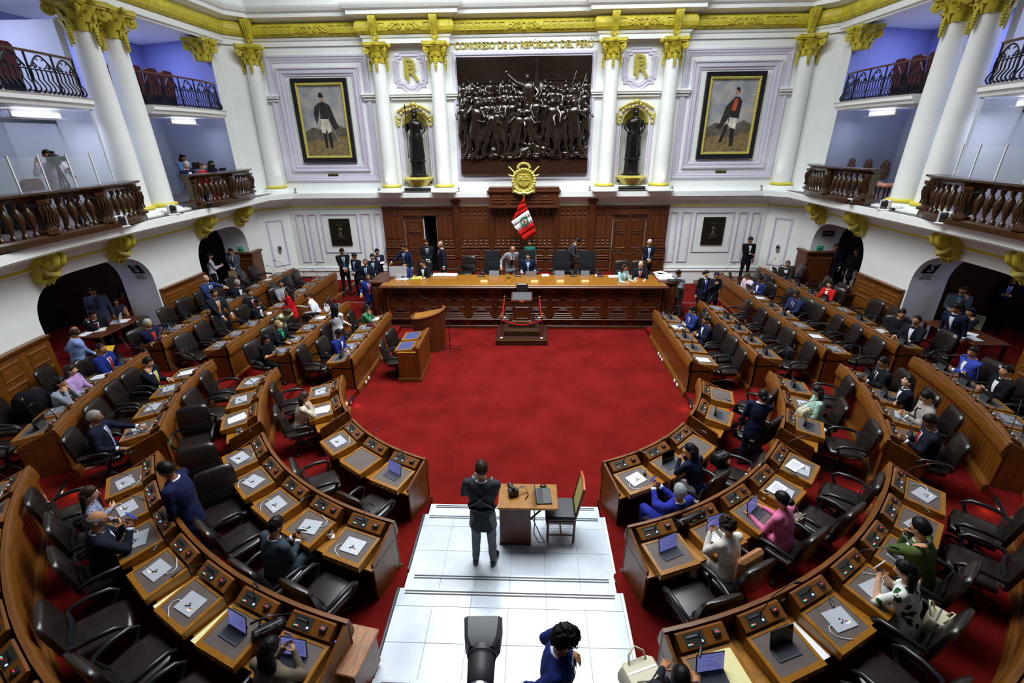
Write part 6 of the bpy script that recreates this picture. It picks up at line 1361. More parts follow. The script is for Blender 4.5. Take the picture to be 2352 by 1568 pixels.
    if pose == 'sit':
        for g in (-1, 1):
            kn = Vector((g*.12, -.43, .51)); an = Vector((g*.12, -.40, .10))
            add('leg', P0+Vector((g*.085, .0, -.01)), .092, kn, .066); add('leg', kn, .064, an, .048); add('shoe', an+Vector((0, .03, -.05)), .042, an+Vector((0, -.16, -.065)), .036)
    else:
        for g in (-1, 1):
            kn = Vector((g*.11, -.02, .50*k)); an = Vector((g*.125, .01, .085*k))
            add('leg', P0+Vector((g*.088, 0, -.05)), .092, kn, .066); add('leg', kn, .064, an, .050); add('shoe', an+Vector((0, .04, -.045)), .042, an+Vector((g*.03, -.15, -.055)), .036)
    dist = (Vector((root.x, root.y, z+1))-CAMP).length
    vox = .0145 if dist < 8.5 else (.018 if dist < 13 else .022)
    tmp = mb.mesh('tmp', [], smooth=False); to = bpy.data.objects.new('tmp', tmp); COL.objects.link(to)
    md = to.modifiers.new('r', 'REMESH'); md.mode = 'VOXEL'; md.voxel_size = vox
    sm = to.modifiers.new('s', 'SMOOTH'); sm.factor = .5; sm.iterations = 5
    PENDING.append(dict(to=to, prims=prims, label=label, root=root, rz=rz, N=N, HC=HC, hu=hu, hl=hl, head=head, tilt=tilt, C=C, u=u, k=k, sec=sec, wr=wr, el=el, hands=hands, top=top, bot=bot or top, shirt=shirt, tie=tie, hair=hair, hc=hc, skin=skin, specs=specs, fem=fem, sleeve=sleeve, dist=dist, sh=sh, pose=pose, P0=P0, key=key))
    if key: WORLD_HANDS[key] = {g: root+Rm @ (wr[g]+(wr[g]-el[g]).normalized()*.10) for g in (-1, 1)}; WORLD_HANDS[key]['head'] = root+off; WORLD_HANDS[key]['R'] = Rm; WORLD_HANDS[key]['root'] = root
    if best is None and pose == 'sit' and at is None: print('NOSEAT', label[:40], [round(c, 2) for c in root])
    elif best and best[0] > .4: print('FARSEAT', label[:40], best)
def finish_people():
    dg = bpy.context.evaluated_depsgraph_get()
    for d in PENDING:
        ev = d['to'].evaluated_get(dg); me = ev.to_mesh()
        nv = len(me.vertices); co = np.empty(nv*3); me.vertices.foreach_get('co', co); d['co'] = co.reshape(-1, 3)
        fi = np.empty(len(me.loops), int); me.loops.foreach_get('vertex_index', fi); no = np.empty(nv*3); me.vertices.foreach_get('normal', no); d['no'] = no.reshape(-1, 3)
        d['F'] = [tuple(r_) for r_ in fi.reshape(-1, 4).tolist()]; ev.to_mesh_clear()
    for d in PENDING:
        m0 = d['to'].data; bpy.data.objects.remove(d['to']); bpy.data.meshes.remove(m0)
    for d in PENDING:
        co, F = d['co'], d['F']
        FAi = np.array(F); FA = co[FAi].mean(1)
        # region of each face
        best = np.full(len(FA), 1e9); reg = np.zeros(len(FA), int); names = ['torso', 'neck', 'uparm', 'forearm', 'leg', 'shoe']
        for nm, p0, r0, p1, r1 in d['prims']:
            a = np.array(p0); b = np.array(p1); ab = b-a; L2 = ab@ab
            t = np.clip(((FA-a)@ab)/L2, 0, 1) if L2 > 1e-9 else np.zeros(len(FA))
            ds = np.linalg.norm(FA-(a+t[:, None]*ab), axis=1)-(r0+(r1-r0)*t); ii = ds < best; best[ii] = ds[ii]; reg[ii] = names.index(nm)
        slot = np.select([reg == 1, reg == 4, reg == 5], [0, 2, 3], 1)
        if d['sleeve'] == 'none': slot[(reg == 2) | (reg == 3)] = 0
        elif d['sleeve'] == 'short': slot[reg == 3] = 0
        # neck skin only above the collar
        slot[(reg == 0) & ((FA-np.array(d['N']))@np.array(d['u']) > .015)] = 0
        sv = np.ones(len(co)); sv[FAi[slot == 0].ravel()] = 0
        sd = (d['root'].x*7.3+d['root'].y*3.1) % 6.28; q = co*d['k']
        fold = np.sin(q[:, 2]*34+5*np.sin(q[:, 0]*11+sd)+4*np.sin(q[:, 1]*13))*.5+np.sin(q[:, 2]*61+q[:, 0]*40+sd+6*np.sin(q[:, 1]*9))*.3+np.sin(q[:, 0]*45-q[:, 2]*25+sd)*.3
        co = co+d['no']*((.0035*fold+.004)*sv)[:, None]
        mb = MB(); mb.v = [tuple(v) for v in co.tolist()]; mb.f = F; mb.m = [int(x) for x in slot]
        # head
        near = d['dist'] < 12.5
        P, V, HF = head_grid(36, 36) if near else head_grid(26, 28)
        HM = Matrix.Translation(d['HC']) @ Matrix.Rotation(R_(d['head'][0]), 4, 'Z') @ Matrix.Rotation(d['hl']*1.0+R_(d['head'][1]), 4, 'X') @ Matrix.Rotation(R_(d['tilt']), 4, 'Y')
        sc = d['k']*(.97 if d['fem'] else 1.0)
        fc = P[np.array(HF)].mean(1); x, y, z = fc.T; fr = y < -.045
        hs = np.zeros(len(HF), int)
        hs[fr & (abs(abs(x)-.031) < .0105) & (abs(z-.014) < .0055)] = 6
        hs[fr & (abs(abs(x)-.031) < .017) & (abs(z-.036) < .0045)] = 5
        hs[fr & (abs(x) < .022) & (abs(z+.056) < .0065)] = 7
        mb.add([tuple(p*sc) for p in P], HF, [int(q) for q in hs], HM)
        for g in (-1, 1): mb.ball((g*.077*sc, .012, -.004), (.010, .022, .030), 7, 5, 0, HM)
        # hands
        for g in (-1, 1):
            W = d['wr'][g]; fd = (W-d['el'][g]).normalized(); hk = d['hands'] if isinstance(d['hands'], str) else 'free'
            n = Vector((0, 0, -1)); th = Vector((-g, -.2, .3)); curl = 22
            if hk in ('phone', 'phoneup'): n = Vector((-g*.9, .25, .1)); th = Vector((0, .3, 1)); curl = 42
            elif hk in ('clasp', 'cross'): n = Vector((-g*.3, 1, 0)); th = Vector((-g*.2, 0, 1)); curl = 30
            elif hk == 'side': n = Vector((-g, .2, 0)); th = Vector((0, -1, 0)); curl = 28
            elif hk in ('face', 'chin') or (hk == 'ear' and g < 0) or (hk == 'earL' and g > 0): n = Vector((-g*.6, .8, .1)); th = Vector((-g*.3, .5, .6)); curl = 34
            add_hand(mb, W-fd*.005, fd, n, th, curl, d['k']*(.92 if d['fem'] else 1.0), 0)
            if d['sleeve'] == 'long' and d['shirt'] and not d['fem']: mb.tube([tuple(W-fd*.035), tuple(W+fd*.006)], .039*d['k'], 10, 4)
        rt = None
        ms = [mat('skin_'+d['skin'], SKINS[d['skin']], .55, var=.06, vscale=12, spec=.3), cloth(d['top']), cloth(d['bot']), mat('black_shoe', '#141214', .3), cloth(d['shirt'] or '#e6e6e6'), flat(d['hc'], .5), flat('#17110f', .3), mat('lips', '#8a4a40', .5)]
        o = mb.build('person', ms, ang=180, loc=d['root'], rz=d['rz']); tag(o, d['label'], 'person')
        # hair
        hb = MB(); st = d['hair']; m = hair_mask(P, st); th_ = {'bald': .004, 'shaved': .003}.get(st, .011)
        if st in ('long', 'bob', 'bun', 'pony'): th_ = .017
        if st == 'curly': th_ = .022
        rr_ = np.random.default_rng(int(abs(d['root'].x*100)))
        nz = 1+(.45 if st == 'curly' else .16)*rr_.standard_normal(len(P))*(m > .5)
        HP = P+V*(th_*m*nz)[:, None]+np.array([0, 0, .004])*m[:, None]
        hfa = np.array(HF); sel = [HF[i_] for i_ in np.nonzero(m[hfa].max(1) > .03)[0]]
        if sel: hb.add([tuple(p*sc) for p in HP], sel, 0, HM)
        if st == 'long':
            HMz = Matrix.Translation(d['HC']) @ Matrix.Rotation(R_(d['head'][0]), 4, 'Z'); ly = -math.sin(d['hl'])*0
            dn = [(.05, .088, .075, .028), (.0, .098, .078, .034), (-.08, .108, .070, .045), (-.17, .115, .052, .075), (-.28, .112, .036, .105), (-.38, .085, .022, .115), (-.42, .05, .01, .11)]
            hb.rings([[(a*math.cos(2*PI*q/16), cy_+b*(math.sin(2*PI*q/16) if math.sin(2*PI*q/16) > 0 else .35*math.sin(2*PI*q/16)), z_) for q in range(16)] for z_, a, b, cy_ in dn], 0, True, True, HMz)
        elif st == 'bob':
            hb.rings([[(a*math.cos(2*PI*q/16), cy_+b*(math.sin(2*PI*q/16) if math.sin(2*PI*q/16) > 0 else .4*math.sin(2*PI*q/16)), z_) for q in range(16)] for z_, a, b, cy_ in [(.05, .086, .075, .025), (-.02, .10, .078, .03), (-.09, .105, .07, .035), (-.13, .085, .05, .04)]], 0, True, True, HM)
        elif st == 'pony': hb.ball((0, .10, .02), (.04, .03, .04), 8, 6, 0, HM); hb.tube([(0, .11, .02), (0, .15, -.04), (0, .15, -.14), (0, .13, -.26)], [.022, .035, .03, .01], 8, 0, True, HM)
        elif st == 'bun': hb.ball((0, .105, -.01), (.05, .045, .045), 10, 7, 0, HM)
        elif st == 'curly':
            q_ = random.Random(5)
            for i in range(70):
                a, b = q_.uniform(0, 2*PI), q_.uniform(.0, 1.45); xx, yy, zz = math.sin(b)*math.sin(a), -math.sin(b)*math.cos(a), math.cos(b)
                if yy < -.5 and zz < .62: continue
                hb.ball((.088*xx, .012+.104*yy, .010+.125*zz), .021, 6, 4, 0, HM)
        if hb.f: hb.build('hair', mat('hair_'+d['hc'].strip('#'), d['hc'], .45 if st not in ('bald', 'shaved') else .6, spec=.2, var=.25, vscale=40, stretch=(2, 2, .5), bump=.18, bscale=60), o, 180)
        # shirt front, tie, collar
        def patch(s0, s1, w0, w1, eps, n=8):
            sq = [a for a in d['sec']]; S_ = [a[0] for a in sq]
            rs = []
            for i in range(n+1):
                s_ = s0+(s1-s0)*i/n; rx = float(np.interp(s_, S_, [a[1] for a in sq])); ry = float(np.interp(s_, S_, [a[2] for a in sq])); w = w0+(w1-w0)*i/n; f = Vector((1, 0, 0)).cross(d['u'])
                c = d['C'](s_); row_ = []
                for j in range(5):
                    xx = w*(-1+j/2); yy = ry*math.sqrt(max(.05, 1-(xx/rx)**2))+eps; row_.append(tuple(c+Vector((xx*d['k'], 0, 0))+f*(yy*d['k'])))
                rs.append(row_)
            return MB().rings(rs, 0, False, False)
        if d['shirt']:
            lo = .10 if not d['fem'] else .24
            patch(.455, lo, .052, .004, .008).build('shirt_front', cloth(d['shirt']), o, 180)
            cl_ = MB().tube([tuple(d['C'](.475)+Vector((.072*d['k']*math.cos(a), .066*d['k']*math.sin(a), .022-.016*(-math.sin(a)))) ) for a in [2*PI*i/12 for i in range(13)]], .014, 6); cl_.build('collar', cloth(d['shirt']), o, 180)
        if d['tie']: patch(.455, .06, .020, .032, .018).build('tie', cloth(d['tie']), o, 180)
        if d['specs']:
            g_ = MB()
            for s_ in (-1, 1): g_.tube([(s_*.033+.021*math.cos(2*PI*i/10), -.104, .010+.016*math.sin(2*PI*i/10)) for i in range(11)], .0028, 4, 0, False, HM); g_.tube([(s_*.054, -.10, .016), (s_*.078, -.03, .014), (s_*.08, .02, .008)], .0028, 4, 0, True, HM)
            g_.tube([(-.012, -.107, .012), (.012, -.107, .012)], .0028, 4, 0, True, HM); g_.build('glasses', PLAS, o)
NV, BK, GY, BL = '#1d2438', '#15161c', '#767b84', '#23347c'
# ---------------------------------------------------------------- who is where (head pixel, floor height, heading)
T1, T2, T3, T4 = .15, .30, .45, .60
# by the left wall and the left end of the dais
person('man in dark suit standing against the lower left wall with clasped hands', 785, 577, T3, 30, 'stand', BK, hands='clasp', head=(25, 18), tie='#3c5f9a', skin='b', specs=True, H=1.75)
person('short man in dark blazer with badge, hands joined, left of the dais', 814, 588, T2, -25, 'stand', '#1a1e2c', hands='clasp', head=(-25, 14), tie='#7a8fc0', skin='c', hair='short')
person('older man with glasses and lanyard in the group left of the dais', 839, 602, T2, 5, 'stand', '#1c2130', hands='side', tie='#4a78b8', hair='recede', hc='#4a4644', specs=True, skin='b', H=1.66)
person('young man with glasses and pale blue tie in the group left of the dais', 855, 590, T2, 10, 'stand', '#191c28', hands='clasp', tie='#7fa8d8', specs=True, skin='d', H=1.74)
person('man at the back of the left group holding white papers', 866, 578, T2, 35, 'stand', '#20222e', hands='phone', tie='#8a6a9a', specs=True, skin='b', H=1.74, key='papers_man')
person('man in bright blue suit at the left corner of the dais looking up', 845, 636, 0.0, 20, 'stand', BL, hands=((-.30, -.20, .10), (.36, -.15, .42)), head=(10, -16), tie='#c04a4a', skin='b', specs=True, H=1.70)
person('man in navy blazer with outstretched arm behind the left of the dais', 929, 568, ZD, -30, 'stand', '#1c2440', hands=((-.50, -.28, .08), (.26, -.02, -.10)), tie='#2f4fae', head=(-15, 10), skin='b', H=1.70)
person('man in dark suit standing in the half open door', 979, 557, ZD, 15, 'stand', '#171922', hands='clasp', tie='#2a2e3c', head=(-15, 6), skin='b', H=1.72)
person('bald man in navy suit and red tie in profile on the dais', 1012, 562, ZD, -70, 'stand', '#181d2c', hands='side', tie='#a02a34', hair='bald', hc='#5a5450', head=(-10, 4), skin='a', H=1.74)
person('clerk in blue suit seated behind the silver computer', 929, 607, ZD, -5, 'sit', '#1f2d5c', tie=None, hands='desk', head=(10, 6), skin='a', at=None)
person('clerk in black suit seated second from the left of the dais', 972, 604, ZD, -15, 'sit', '#14161e', tie='#c8ccd6', hands='desk', head=(-45, 2), skin='a')
person('bald man in grey suit leaning over beside the president', 1177, 572, ZD, 20, 'stand', '#80848c', hands=((-.42, -.30, .0), (.02, -.26, .22)), hair='bald', hc='#3a3634', lean=28, head=(10, 18), tie='#22242c', skin='b', H=1.72)
person('man with glasses in navy suit seated in the centre of the dais', 1213, 588, ZD, 0, 'sit', '#1a2342', tie='#8fb0d8', hands='rest', head=(-18, 2), specs=True, skin='d')
person('woman in green top standing behind the president', 1217, 558, ZD, 10, 'stand', '#1f6a5c', '#1a1c22', shirt=None, hands='side', hair='bun', sex='f', skin='b', H=1.62, sleeve='short', head=(-25, 4))
person('man in dark grey suit bending over papers on the dais', 1325, 553, ZD, 75, 'stand', '#3a3d48', hands=((-.12, -.42, .02), (.12, -.40, .02)), lean=26, head=(0, 25), skin='a', H=1.76)
person('woman in aqua jacket seated at the right of the dais', 1434, 614, ZD, 30, 'sit', '#9fc8c8', shirt='#e8eef0', hair='long', hc='#2c1e18', sex='f', hands='desk', head=(45, 0), skin='a', H=1.60)
person('bald man in dark suit and red tie seated at the right of the dais', 1472, 607, ZD, -10, 'sit', '#181a24', tie='#b02430', hair='bald', hc='#7a736c', hands='desk', head=(-30, 4), skin='d', fat=1.12)
person('white haired man with lanyard standing before the right door', 1492, 557, ZD, 0, 'stand', '#181b26', hands='clasp', hair='recede', hc='#cfcdc8', tie='#8fa8d0', skin='b', specs=True, H=1.66)
person('man in light grey jacket looking down at the right end of the dais', 1559, 627, T1, -65, 'stand', '#8d949e', '#5a5d66', hands=((-.16, -.30, .16), (.10, -.30, .18)), head=(0, 30), skin='b', H=1.68, lean=10)
person('woman in dark suit and patterned scarf right of the dais', 1622, 629, T2, 10, 'stand', '#171b26', hands='side', hair='bun', sex='f', shirt='#dfe2ea', tie='#4a5ad0', head=(20, 2), skin='d', H=1.62)
person('woman in dark suit with sunglasses on her head right of the dais', 1646, 632, T2, -5, 'stand', '#171a24', hands='chin', hair='bun', sex='f', shirt=None, head=(-5, 8), skin='b', H=1.60, key='sunglasses')
person('young man in black suit leaning on the lower right wall', 1724, 551, T4, 0, 'stand', '#121318', hands=((.02, -.20, .16), (.24, -.02, -.1)), shirt='#cdd2dc', head=(5, 10), skin='c', H=1.75)
# left straight rows
person('man in grey suit and glasses turned in his seat, left third row', 645, 652, T3, 60, 'sit', '#8b919c', tie='#1c2030', specs=True, hands='lap', head=(-30, -4), skin='b', lean=0)
person('woman in red dress with long black hair standing between left rows', 660, 668, T2, -70, 'stand', '#b8141a', shirt=None, hair='long', hc='#0f0d10', sex='f', hands='chin', head=(0, -18), skin='a', H=1.60, lean=4)
person('woman in white blouse leaning forward with an arm reaching out', 706, 680, T2, -75, 'sit', '#dfe2ec', '#23222a', shirt=None, hair='pony', hc='#3a2218', sex='f', hands=((-.10, -.52, .26), (.16, -.34, .10)), head=(20, 14), skin='a', H=1.66, lean=22)
person('person in pale green jacket bending down over a phone', 662, 716, T2, 60, 'stand', '#c4d0a0', '#4a4a44', shirt=None, hair='bob', hc='#4a3626', sex='f', lean=62, hands='phone', head=(0, 30), skin='b', H=1.60, key='green_bend')
person('blonde woman in dark jacket and green top, left second row', 640, 745, T2, 70, 'sit', '#161a26', shirt='#1fae74', hair='pony', hc='#8f7a58', sex='f', hands='desk', head=(40, -18), skin='d', H=1.60)
person('woman in black dress with phone at the near end of the left second row', 610, 778, T2, 75, 'sit', '#101116', shirt=None, hair='long', hc='#101013', sex='f', hands='phone', head=(0, 12), skin='a', sleeve='short', H=1.64, key='black_dress', lean=12)
person('woman in white jacket with long black hair seen from behind', 770, 706, T1, 165, 'stand', '#d6d9e0', '#16161c', shirt=None, hair='long', hc='#0e0d12', sex='f', hands=((.02, -.30, .14), (-.34, -.22, .05)), head=(10, 5), skin='a', H=1.64)
person('woman in green jacket with hands at her face, left front row', 842, 707, T1, 95, 'sit', '#3f7a58', shirt=None, hair='long', hc='#14110f', sex='f', hands='face', head=(0, 8), skin='b', H=1.60, lean=14)
person('man in blue suit working at the left front row', 778, 765, T1, 85, 'sit', '#1e2a78', hands='type', head=(0, 20), skin='c', lean=14, H=1.74)
person('grey haired man smiling in the left fourth row', 545, 650, T4, 70, 'sit', '#161b2a', hair='short', hc='#9a9894', hands='phone', head=(0, 8), specs=True, skin='a', lean=12)
person('man with glasses and red tie laughing in the left third row', 573, 672, T3, 65, 'sit', '#15161d', tie='#8a2430', specs=True, hands='lap', head=(-5, -4), skin='a')
person('man in dark suit leaning on the left third row with joined hands', 592, 694, T3, 85, 'sit', '#12141c', hands='phone', head=(0, 5), skin='c', lean=20)
person('young man in dark suit and orange tie standing between left rows', 491, 673, T4-.15, 60, 'stand', '#20242c', hands=((-.02, -.30, -.02), (.22, -.28, .0)), tie='#d8763a', head=(15, 0), skin='b', H=1.72, lean=6)
person('bald man in blue suit pointing to the right in the left fourth row', 473, 640, T4, 75, 'stand', '#2c3a66', hands=((-.10, -.28, .0), (.12, -.55, .40)), hair='bald', hc='#4a4440', tie='#3a4a8a', head=(-10, 2), skin='a', H=1.70)
person('man in grey suit holding an envelope in the left far archway', 530, 577, T4, 10, 'stand', '#4c525e', hands='clasp', tie='#22262e', head=(0, 18), skin='b', key='envelope_man')
person('woman in white blazer with long dark hair in the left far archway', 481, 588, T4, 130, 'stand', '#c9c8d2', '#1a1a20', shirt=None, hair='long', hc='#17131a', sex='f', hands='phone', skin='a', H=1.64)
person('grey haired man with glasses and crossed arms at the left fourth row end', 339, 743, T4, 80, 'sit', '#191d3a', shirt='#b03a2c', hair='short', hc='#a8a6a2', specs=True, hands='cross', head=(5, 2), skin='a', H=1.74)
person('man in blue grey suit with badge standing in the left near archway', 212, 668, T4, 40, 'stand', '#3c4358', hands='side', skin='c', shirt='#2a2230', head=(0, 10))
person('woman in dark sleeveless top working at a laptop, left near archway', 264, 692, T4, 60, 'sit', '#2a2c3c', shirt=None, hair='bob', hc='#141116', sex='f', hands='type', sleeve='none', skin='b', at=None, lean=16)
person('person in red top seated deep in the left near archway', 281, 672, T4, 60, 'sit', '#8e2018', shirt=None, hair='long', hc='#100d0e', sex='f', hands='lap', skin='c')
person('man in dark suit phoning at the table in the left near archway', 212, 722, T4, 55, 'sit', '#14161f', tie='#6a1f28', hands='ear', head=(10, 10), skin='b', key='phone_arch_l', lean=14)
person('man in light blue jacket turning away with a yellow folder', 172, 762, T4, 140, 'stand', '#7f97cc', '#2c3a66', shirt='#dfe6f2', hair='bald', hc='#2a201c', hands=((.10, -.30, .02), (.30, -.10, .06)), head=(60, 12), skin='c', H=1.70, key='folder_man', lean=10)
person('man in blue suit and red tie, left upper fourth row', 232, 800, T4, None, 'sit', '#1c2a74', tie='#b01c20', hands='type', hair='shaved', hc='#241c18', head=(-12, -4), skin='b', H=1.78)
person('woman in lavender jacket, left upper fourth row', 162, 850, T4, None, 'sit', '#b592c8', shirt=None, hair='long', hc='#2a1c1a', sex='f', hands='type', head=(15, 2), skin='d', H=1.64)
person('woman in grey jacket with hands before her face, left upper fourth row', 137, 878, T4, None, 'sit', '#8f96a4', shirt=None, hair='long', hc='#120f11', sex='f', hands='face', head=(10, 6), skin='a', H=1.62, lean=16)
person('man in dark suit and yellow tie leaning on a hand, left upper third row', 340, 832, T3, None, 'sit', '#121420', tie='#d8d048', hands='ear', head=(-10, 8), skin='a', fat=1.1, H=1.74)
person('heavy grey haired man in navy suit, left upper third row', 217, 958, T3, None, 'sit', '#151a2c', tie='#8a97c0', hair='short', hc='#8f8b86', hands=((-.26, -.30, .12), (.10, -.56, .26)), head=(5, 4), skin='c', fat=1.3, H=1.74, lean=4)
person('woman in beige jacket with hands at her mouth, left upper front row', 698, 912, T1, None, 'sit', '#cdc2ae', '#6a5a4a', shirt=None, hair='long', hc='#3a2c22', sex='f', hands='face', head=(5, 12), skin='d', H=1.62, lean=16)
person('woman with brown hair and patterned blouse, left lower third row', 205, 1135, T3, None, 'sit', 'grey_print', '#1a1a22', shirt=None, hair='long', hc='#2f2117', sex='f', hands='cross', head=(-10, 4), specs=True, skin='d', H=1.64)
person('bald man in dark suit photographing with a blue phone, left lower third row', 222, 1195, T3, None, 'sit', '#191f2c', shirt='#d6dcea', hair='bald', hc='#7d7a78', hands='phoneup', head=(-8, 8), specs=True, skin='b', H=1.76, key='blue_phone', fat=1.1)
person('man in navy suit standing between the left lower curved rows', 408, 1092, T2, -80, 'stand', '#191f42', hands=((-.14, -.30, -.02), (.20, -.12, -.10)), hair='short', head=(0, 16), skin='c', H=1.76, lean=5, at=(-4.40, -14.22))
person('man in slate suit and red tie reading a phone, left lower second row', 632, 1208, T2, None, 'sit', '#36414a', tie='#a81c22', hands='phone', head=(0, 22), skin='b', H=1.72, key='slate_phone', lean=10)
person('woman with long black hair in olive top taking a photo, bottom left', 620, 1492, T3, None, 'sit', '#6a6052', shirt=None, hair='long', hc='#0c0b0d', sex='f', hands='phoneup', head=(-5, 6), skin='d', H=1.64, key='photo_woman', lean=14)
person('photographer in grey jacket with a black harness seen from behind', 1106, 1078, .20, 176, 'stand', '#33383e', '#6d7076', shirt='#d8dade', hair='short', hc='#2a2018', hands=((.0, -.26, .28), (.14, -.24, .36)), head=(14, 18), skin='a', H=1.74, key='photographer')
person('man in blue suit with curly dark hair walking at the bottom centre', 1297, 1468, .40, 80, 'stand', '#1b2764', tie='#1a1c28', hair='curly', hc='#0f0d0f', hands=((-.05, .25, .02), (.26, -.1, .1)), head=(10, 16), skin='b', H=1.76, specs=True, lean=4)
person('person with black hair at the bottom edge right of the aisle', 1563, 1560, T3, 155, 'sit', '#2a2a32', shirt=None, hair='short', hc='#0d0c10', hands='desk', head=(0, 10), skin='b', H=1.66)
# right side
person('man with glasses and purple tie using a phone, right front row', 1590, 712, T1, -75, 'sit', '#243678', tie='#6a3a8a', specs=True, hands='phone', head=(0, 16), skin='d', H=1.72, key='purple_tie')
person('man in navy suit reading, right front row second seat', 1622, 735, T1, -85, 'sit', '#1a2038', hands='phone', hair='recede', head=(0, 20), skin='b', H=1.72)
person('man in pink shirt at the far end of the right third row', 1717, 633, T3, -75, 'sit', '#ddc6d2', shirt=None, hands='type', head=(0, 20), specs=True, skin='b', hc='#4a4038', lean=14)
person('man in blue suit second seat of the right third row', 1747, 641, T3, -75, 'sit', '#1c2858', hands='phone', head=(0, 18), skin='c')
person('man in blue suit in the middle of the right third row', 1830, 676, T3, -70, 'sit', '#1f2c52', tie='#4a2a3a', hands='type', hair='shaved', hc='#1a1614', head=(0, 10), skin='c', specs=True)
person('man with grey beard and glasses at the far end of the right fourth row', 1809, 606, T4, -30, 'sit', '#2a2826', shirt='#e2e4e8', tie=None, specs=True, hands='type', hair='short', hc='#4c4845', head=(-5, 4), skin='a')
person('woman in red blazer in the right fourth row', 1906, 653, T4, -65, 'sit', '#c8231c', shirt='#e8e4e0', hair='long', hc='#1a1412', sex='f', hands='desk', head=(-5, 0), skin='d', H=1.62)
person('man in black shirt with crossed arms in the right fourth row', 2071, 720, T4, -35, 'sit', '#14171e', shirt=None, hands='cross', head=(10, 6), skin='b', lean=0, H=1.74)
person('balding man with glasses at the near end of the right fourth row', 2093, 745, T4, -70, 'sit', '#191a24', hands='desk', hair='recede', hc='#1c1614', head=(0, 8), specs=True, skin='b', at=(9.62, -8.15))
person('man in navy suit behind the right fourth row looking down', 2115, 718, T4, -70, 'stand', '#1a2238', hands='side', head=(0, 16), skin='b', H=1.68, at=(10.45, -8.2), lean=20)
person('man in dark suit walking out of the right far archway', 1921, 567, T4, -40, 'stand', '#141924', tie='#10131c', hands='side', head=(0, 6), skin='b', hc='#3a3836')
person('person in black jacket at the edge of the right far archway', 1968, 578, T4, -60, 'stand', '#0f1015', '#8d8478', shirt=None, hands='side', skin='c', H=1.72)
person('man in slate jacket phoning in the right near archway', 2212, 665, T4, -40, 'stand', '#39424e', hands='earL', head=(-10, 10), skin='b', key='phone_arch_r', shirt='#6a7690')
person('woman with long dark hair phoning at the table, right near archway', 2228, 716, T4, -70, 'sit', '#17181f', shirt=None, hair='long', hc='#120e0e', sex='f', hands='earL', head=(0, 6), skin='a', key='phone_woman_r')
person('man in black suit with blue tie at the right edge of the picture', 2330, 640, T4, -50, 'stand', '#101218', tie='#4a6ae0', hands='phone', head=(0, 16), skin='b', H=1.74)
person('man with glasses looking at his phone, right upper third row', 2030, 832, T3, None, 'sit', '#14171f', tie='#1a1c28', specs=True, hands='phone', head=(5, 10), skin='b', H=1.74, key='glasses_phone')
person('woman in dark blazer and white top looking up, right upper third row', 2086, 876, T3, None, 'sit', '#151722', shirt='#e6e8ee', hair='long', hc='#100e11', sex='f', hands='cross', head=(-5, -14), skin='d', H=1.66)
person('man in light grey suit reading a tablet, right upper third row', 2130, 912, T3, None, 'sit', '#9a938c', tie='#2a1f24', specs=True, hands='phone', head=(0, 20), skin='a', H=1.72)
person('man in dark suit and red tie, near end of the right upper third row', 2138, 968, T3, None, 'sit', '#171c28', tie='#c02018', hands='phone', head=(0, 22), skin='c', H=1.74)
person('man in bright blue jacket, right upper fourth row', 2235, 808, T4, None, 'sit', '#3748a8', shirt='#e4e6ec', hands='cross', head=(25, 4), skin='b', H=1.74, fat=1.1)
person('man in black suit and open white shirt, right upper fourth row', 2312, 852, T4, None, 'sit', '#131519', shirt='#e8eaee', hands='phone', head=(5, -4), skin='a', H=1.76)
person('woman in mint dress with long hair, right upper second row', 1878, 898, T2, None, 'sit', 'mint_print', shirt=None, hair='long', hc='#1e1613', sex='f', hands='write', head=(-15, 14), skin='d', H=1.64, specs=True)
person('woman usher in navy suit seen from behind in the right aisle', 1752, 908, T1, 150, 'stand', '#161d36', shirt='#d8dae2', hair='bun', hc='#100e12', sex='f', hands=((.12, -.28, .14), (.26, .0, -.08)), head=(20, 0), skin='b', H=1.60)
person('woman in navy jacket typing on a phone, right lower front row', 1588, 1034, T1, None, 'sit', '#161d36', '#b8a8b0', shirt=None, hair='long', hc='#0e0c10', sex='f', hands='phoneup', head=(15, 18), skin='d', H=1.62, key='navy_phone', lean=16)
person('grey haired man in blue suit reclining with a phone, right lower front row', 1562, 1130, T1, None, 'sit', '#242c8a', hair='short', hc='#8f9294', hands='phoneup', head=(-20, 14), specs=True, skin='b', H=1.74, lean=-12, key='blue_recline')
person('person in white linen jacket with curly hair, right lower second row', 1672, 1208, T2, None, 'sit', '#d2d0c6', shirt=None, hair='curly', hc='#2c211a', sex='f', hands='phoneup', head=(0, 20), skin='a', H=1.64, key='white_phone', lean=12)
person('woman in pink jacket seen from behind, right lower second row', 1798, 1148, T2, None, 'sit', '#d4709c', shirt=None, hair='bun', hc='#0f0c0e', sex='f', hands='desk', head=(0, 14), skin='b', H=1.64, lean=12)
person('man in olive green suit phoning, right lower third row', 2115, 1213, T3, None, 'sit', '#4a5c2c', shirt='#dfe3ea', hair='short', hc='#0f0d10', hands=((-.08, -.25, .42), (.13, -.16, .45)), head=(-20, 6), skin='a', H=1.76, key='green_phone', lean=14, fat=1.1)
person('woman in leaf print blouse using a phone, right lower third row', 2082, 1312, T3, None, 'sit', 'leaf_print', '#c8c8ba', shirt=None, hair='long', hc='#0e0c0c', sex='f', hands='phoneup', head=(15, 12), skin='d', sleeve='short', H=1.66, key='floral', lean=14)
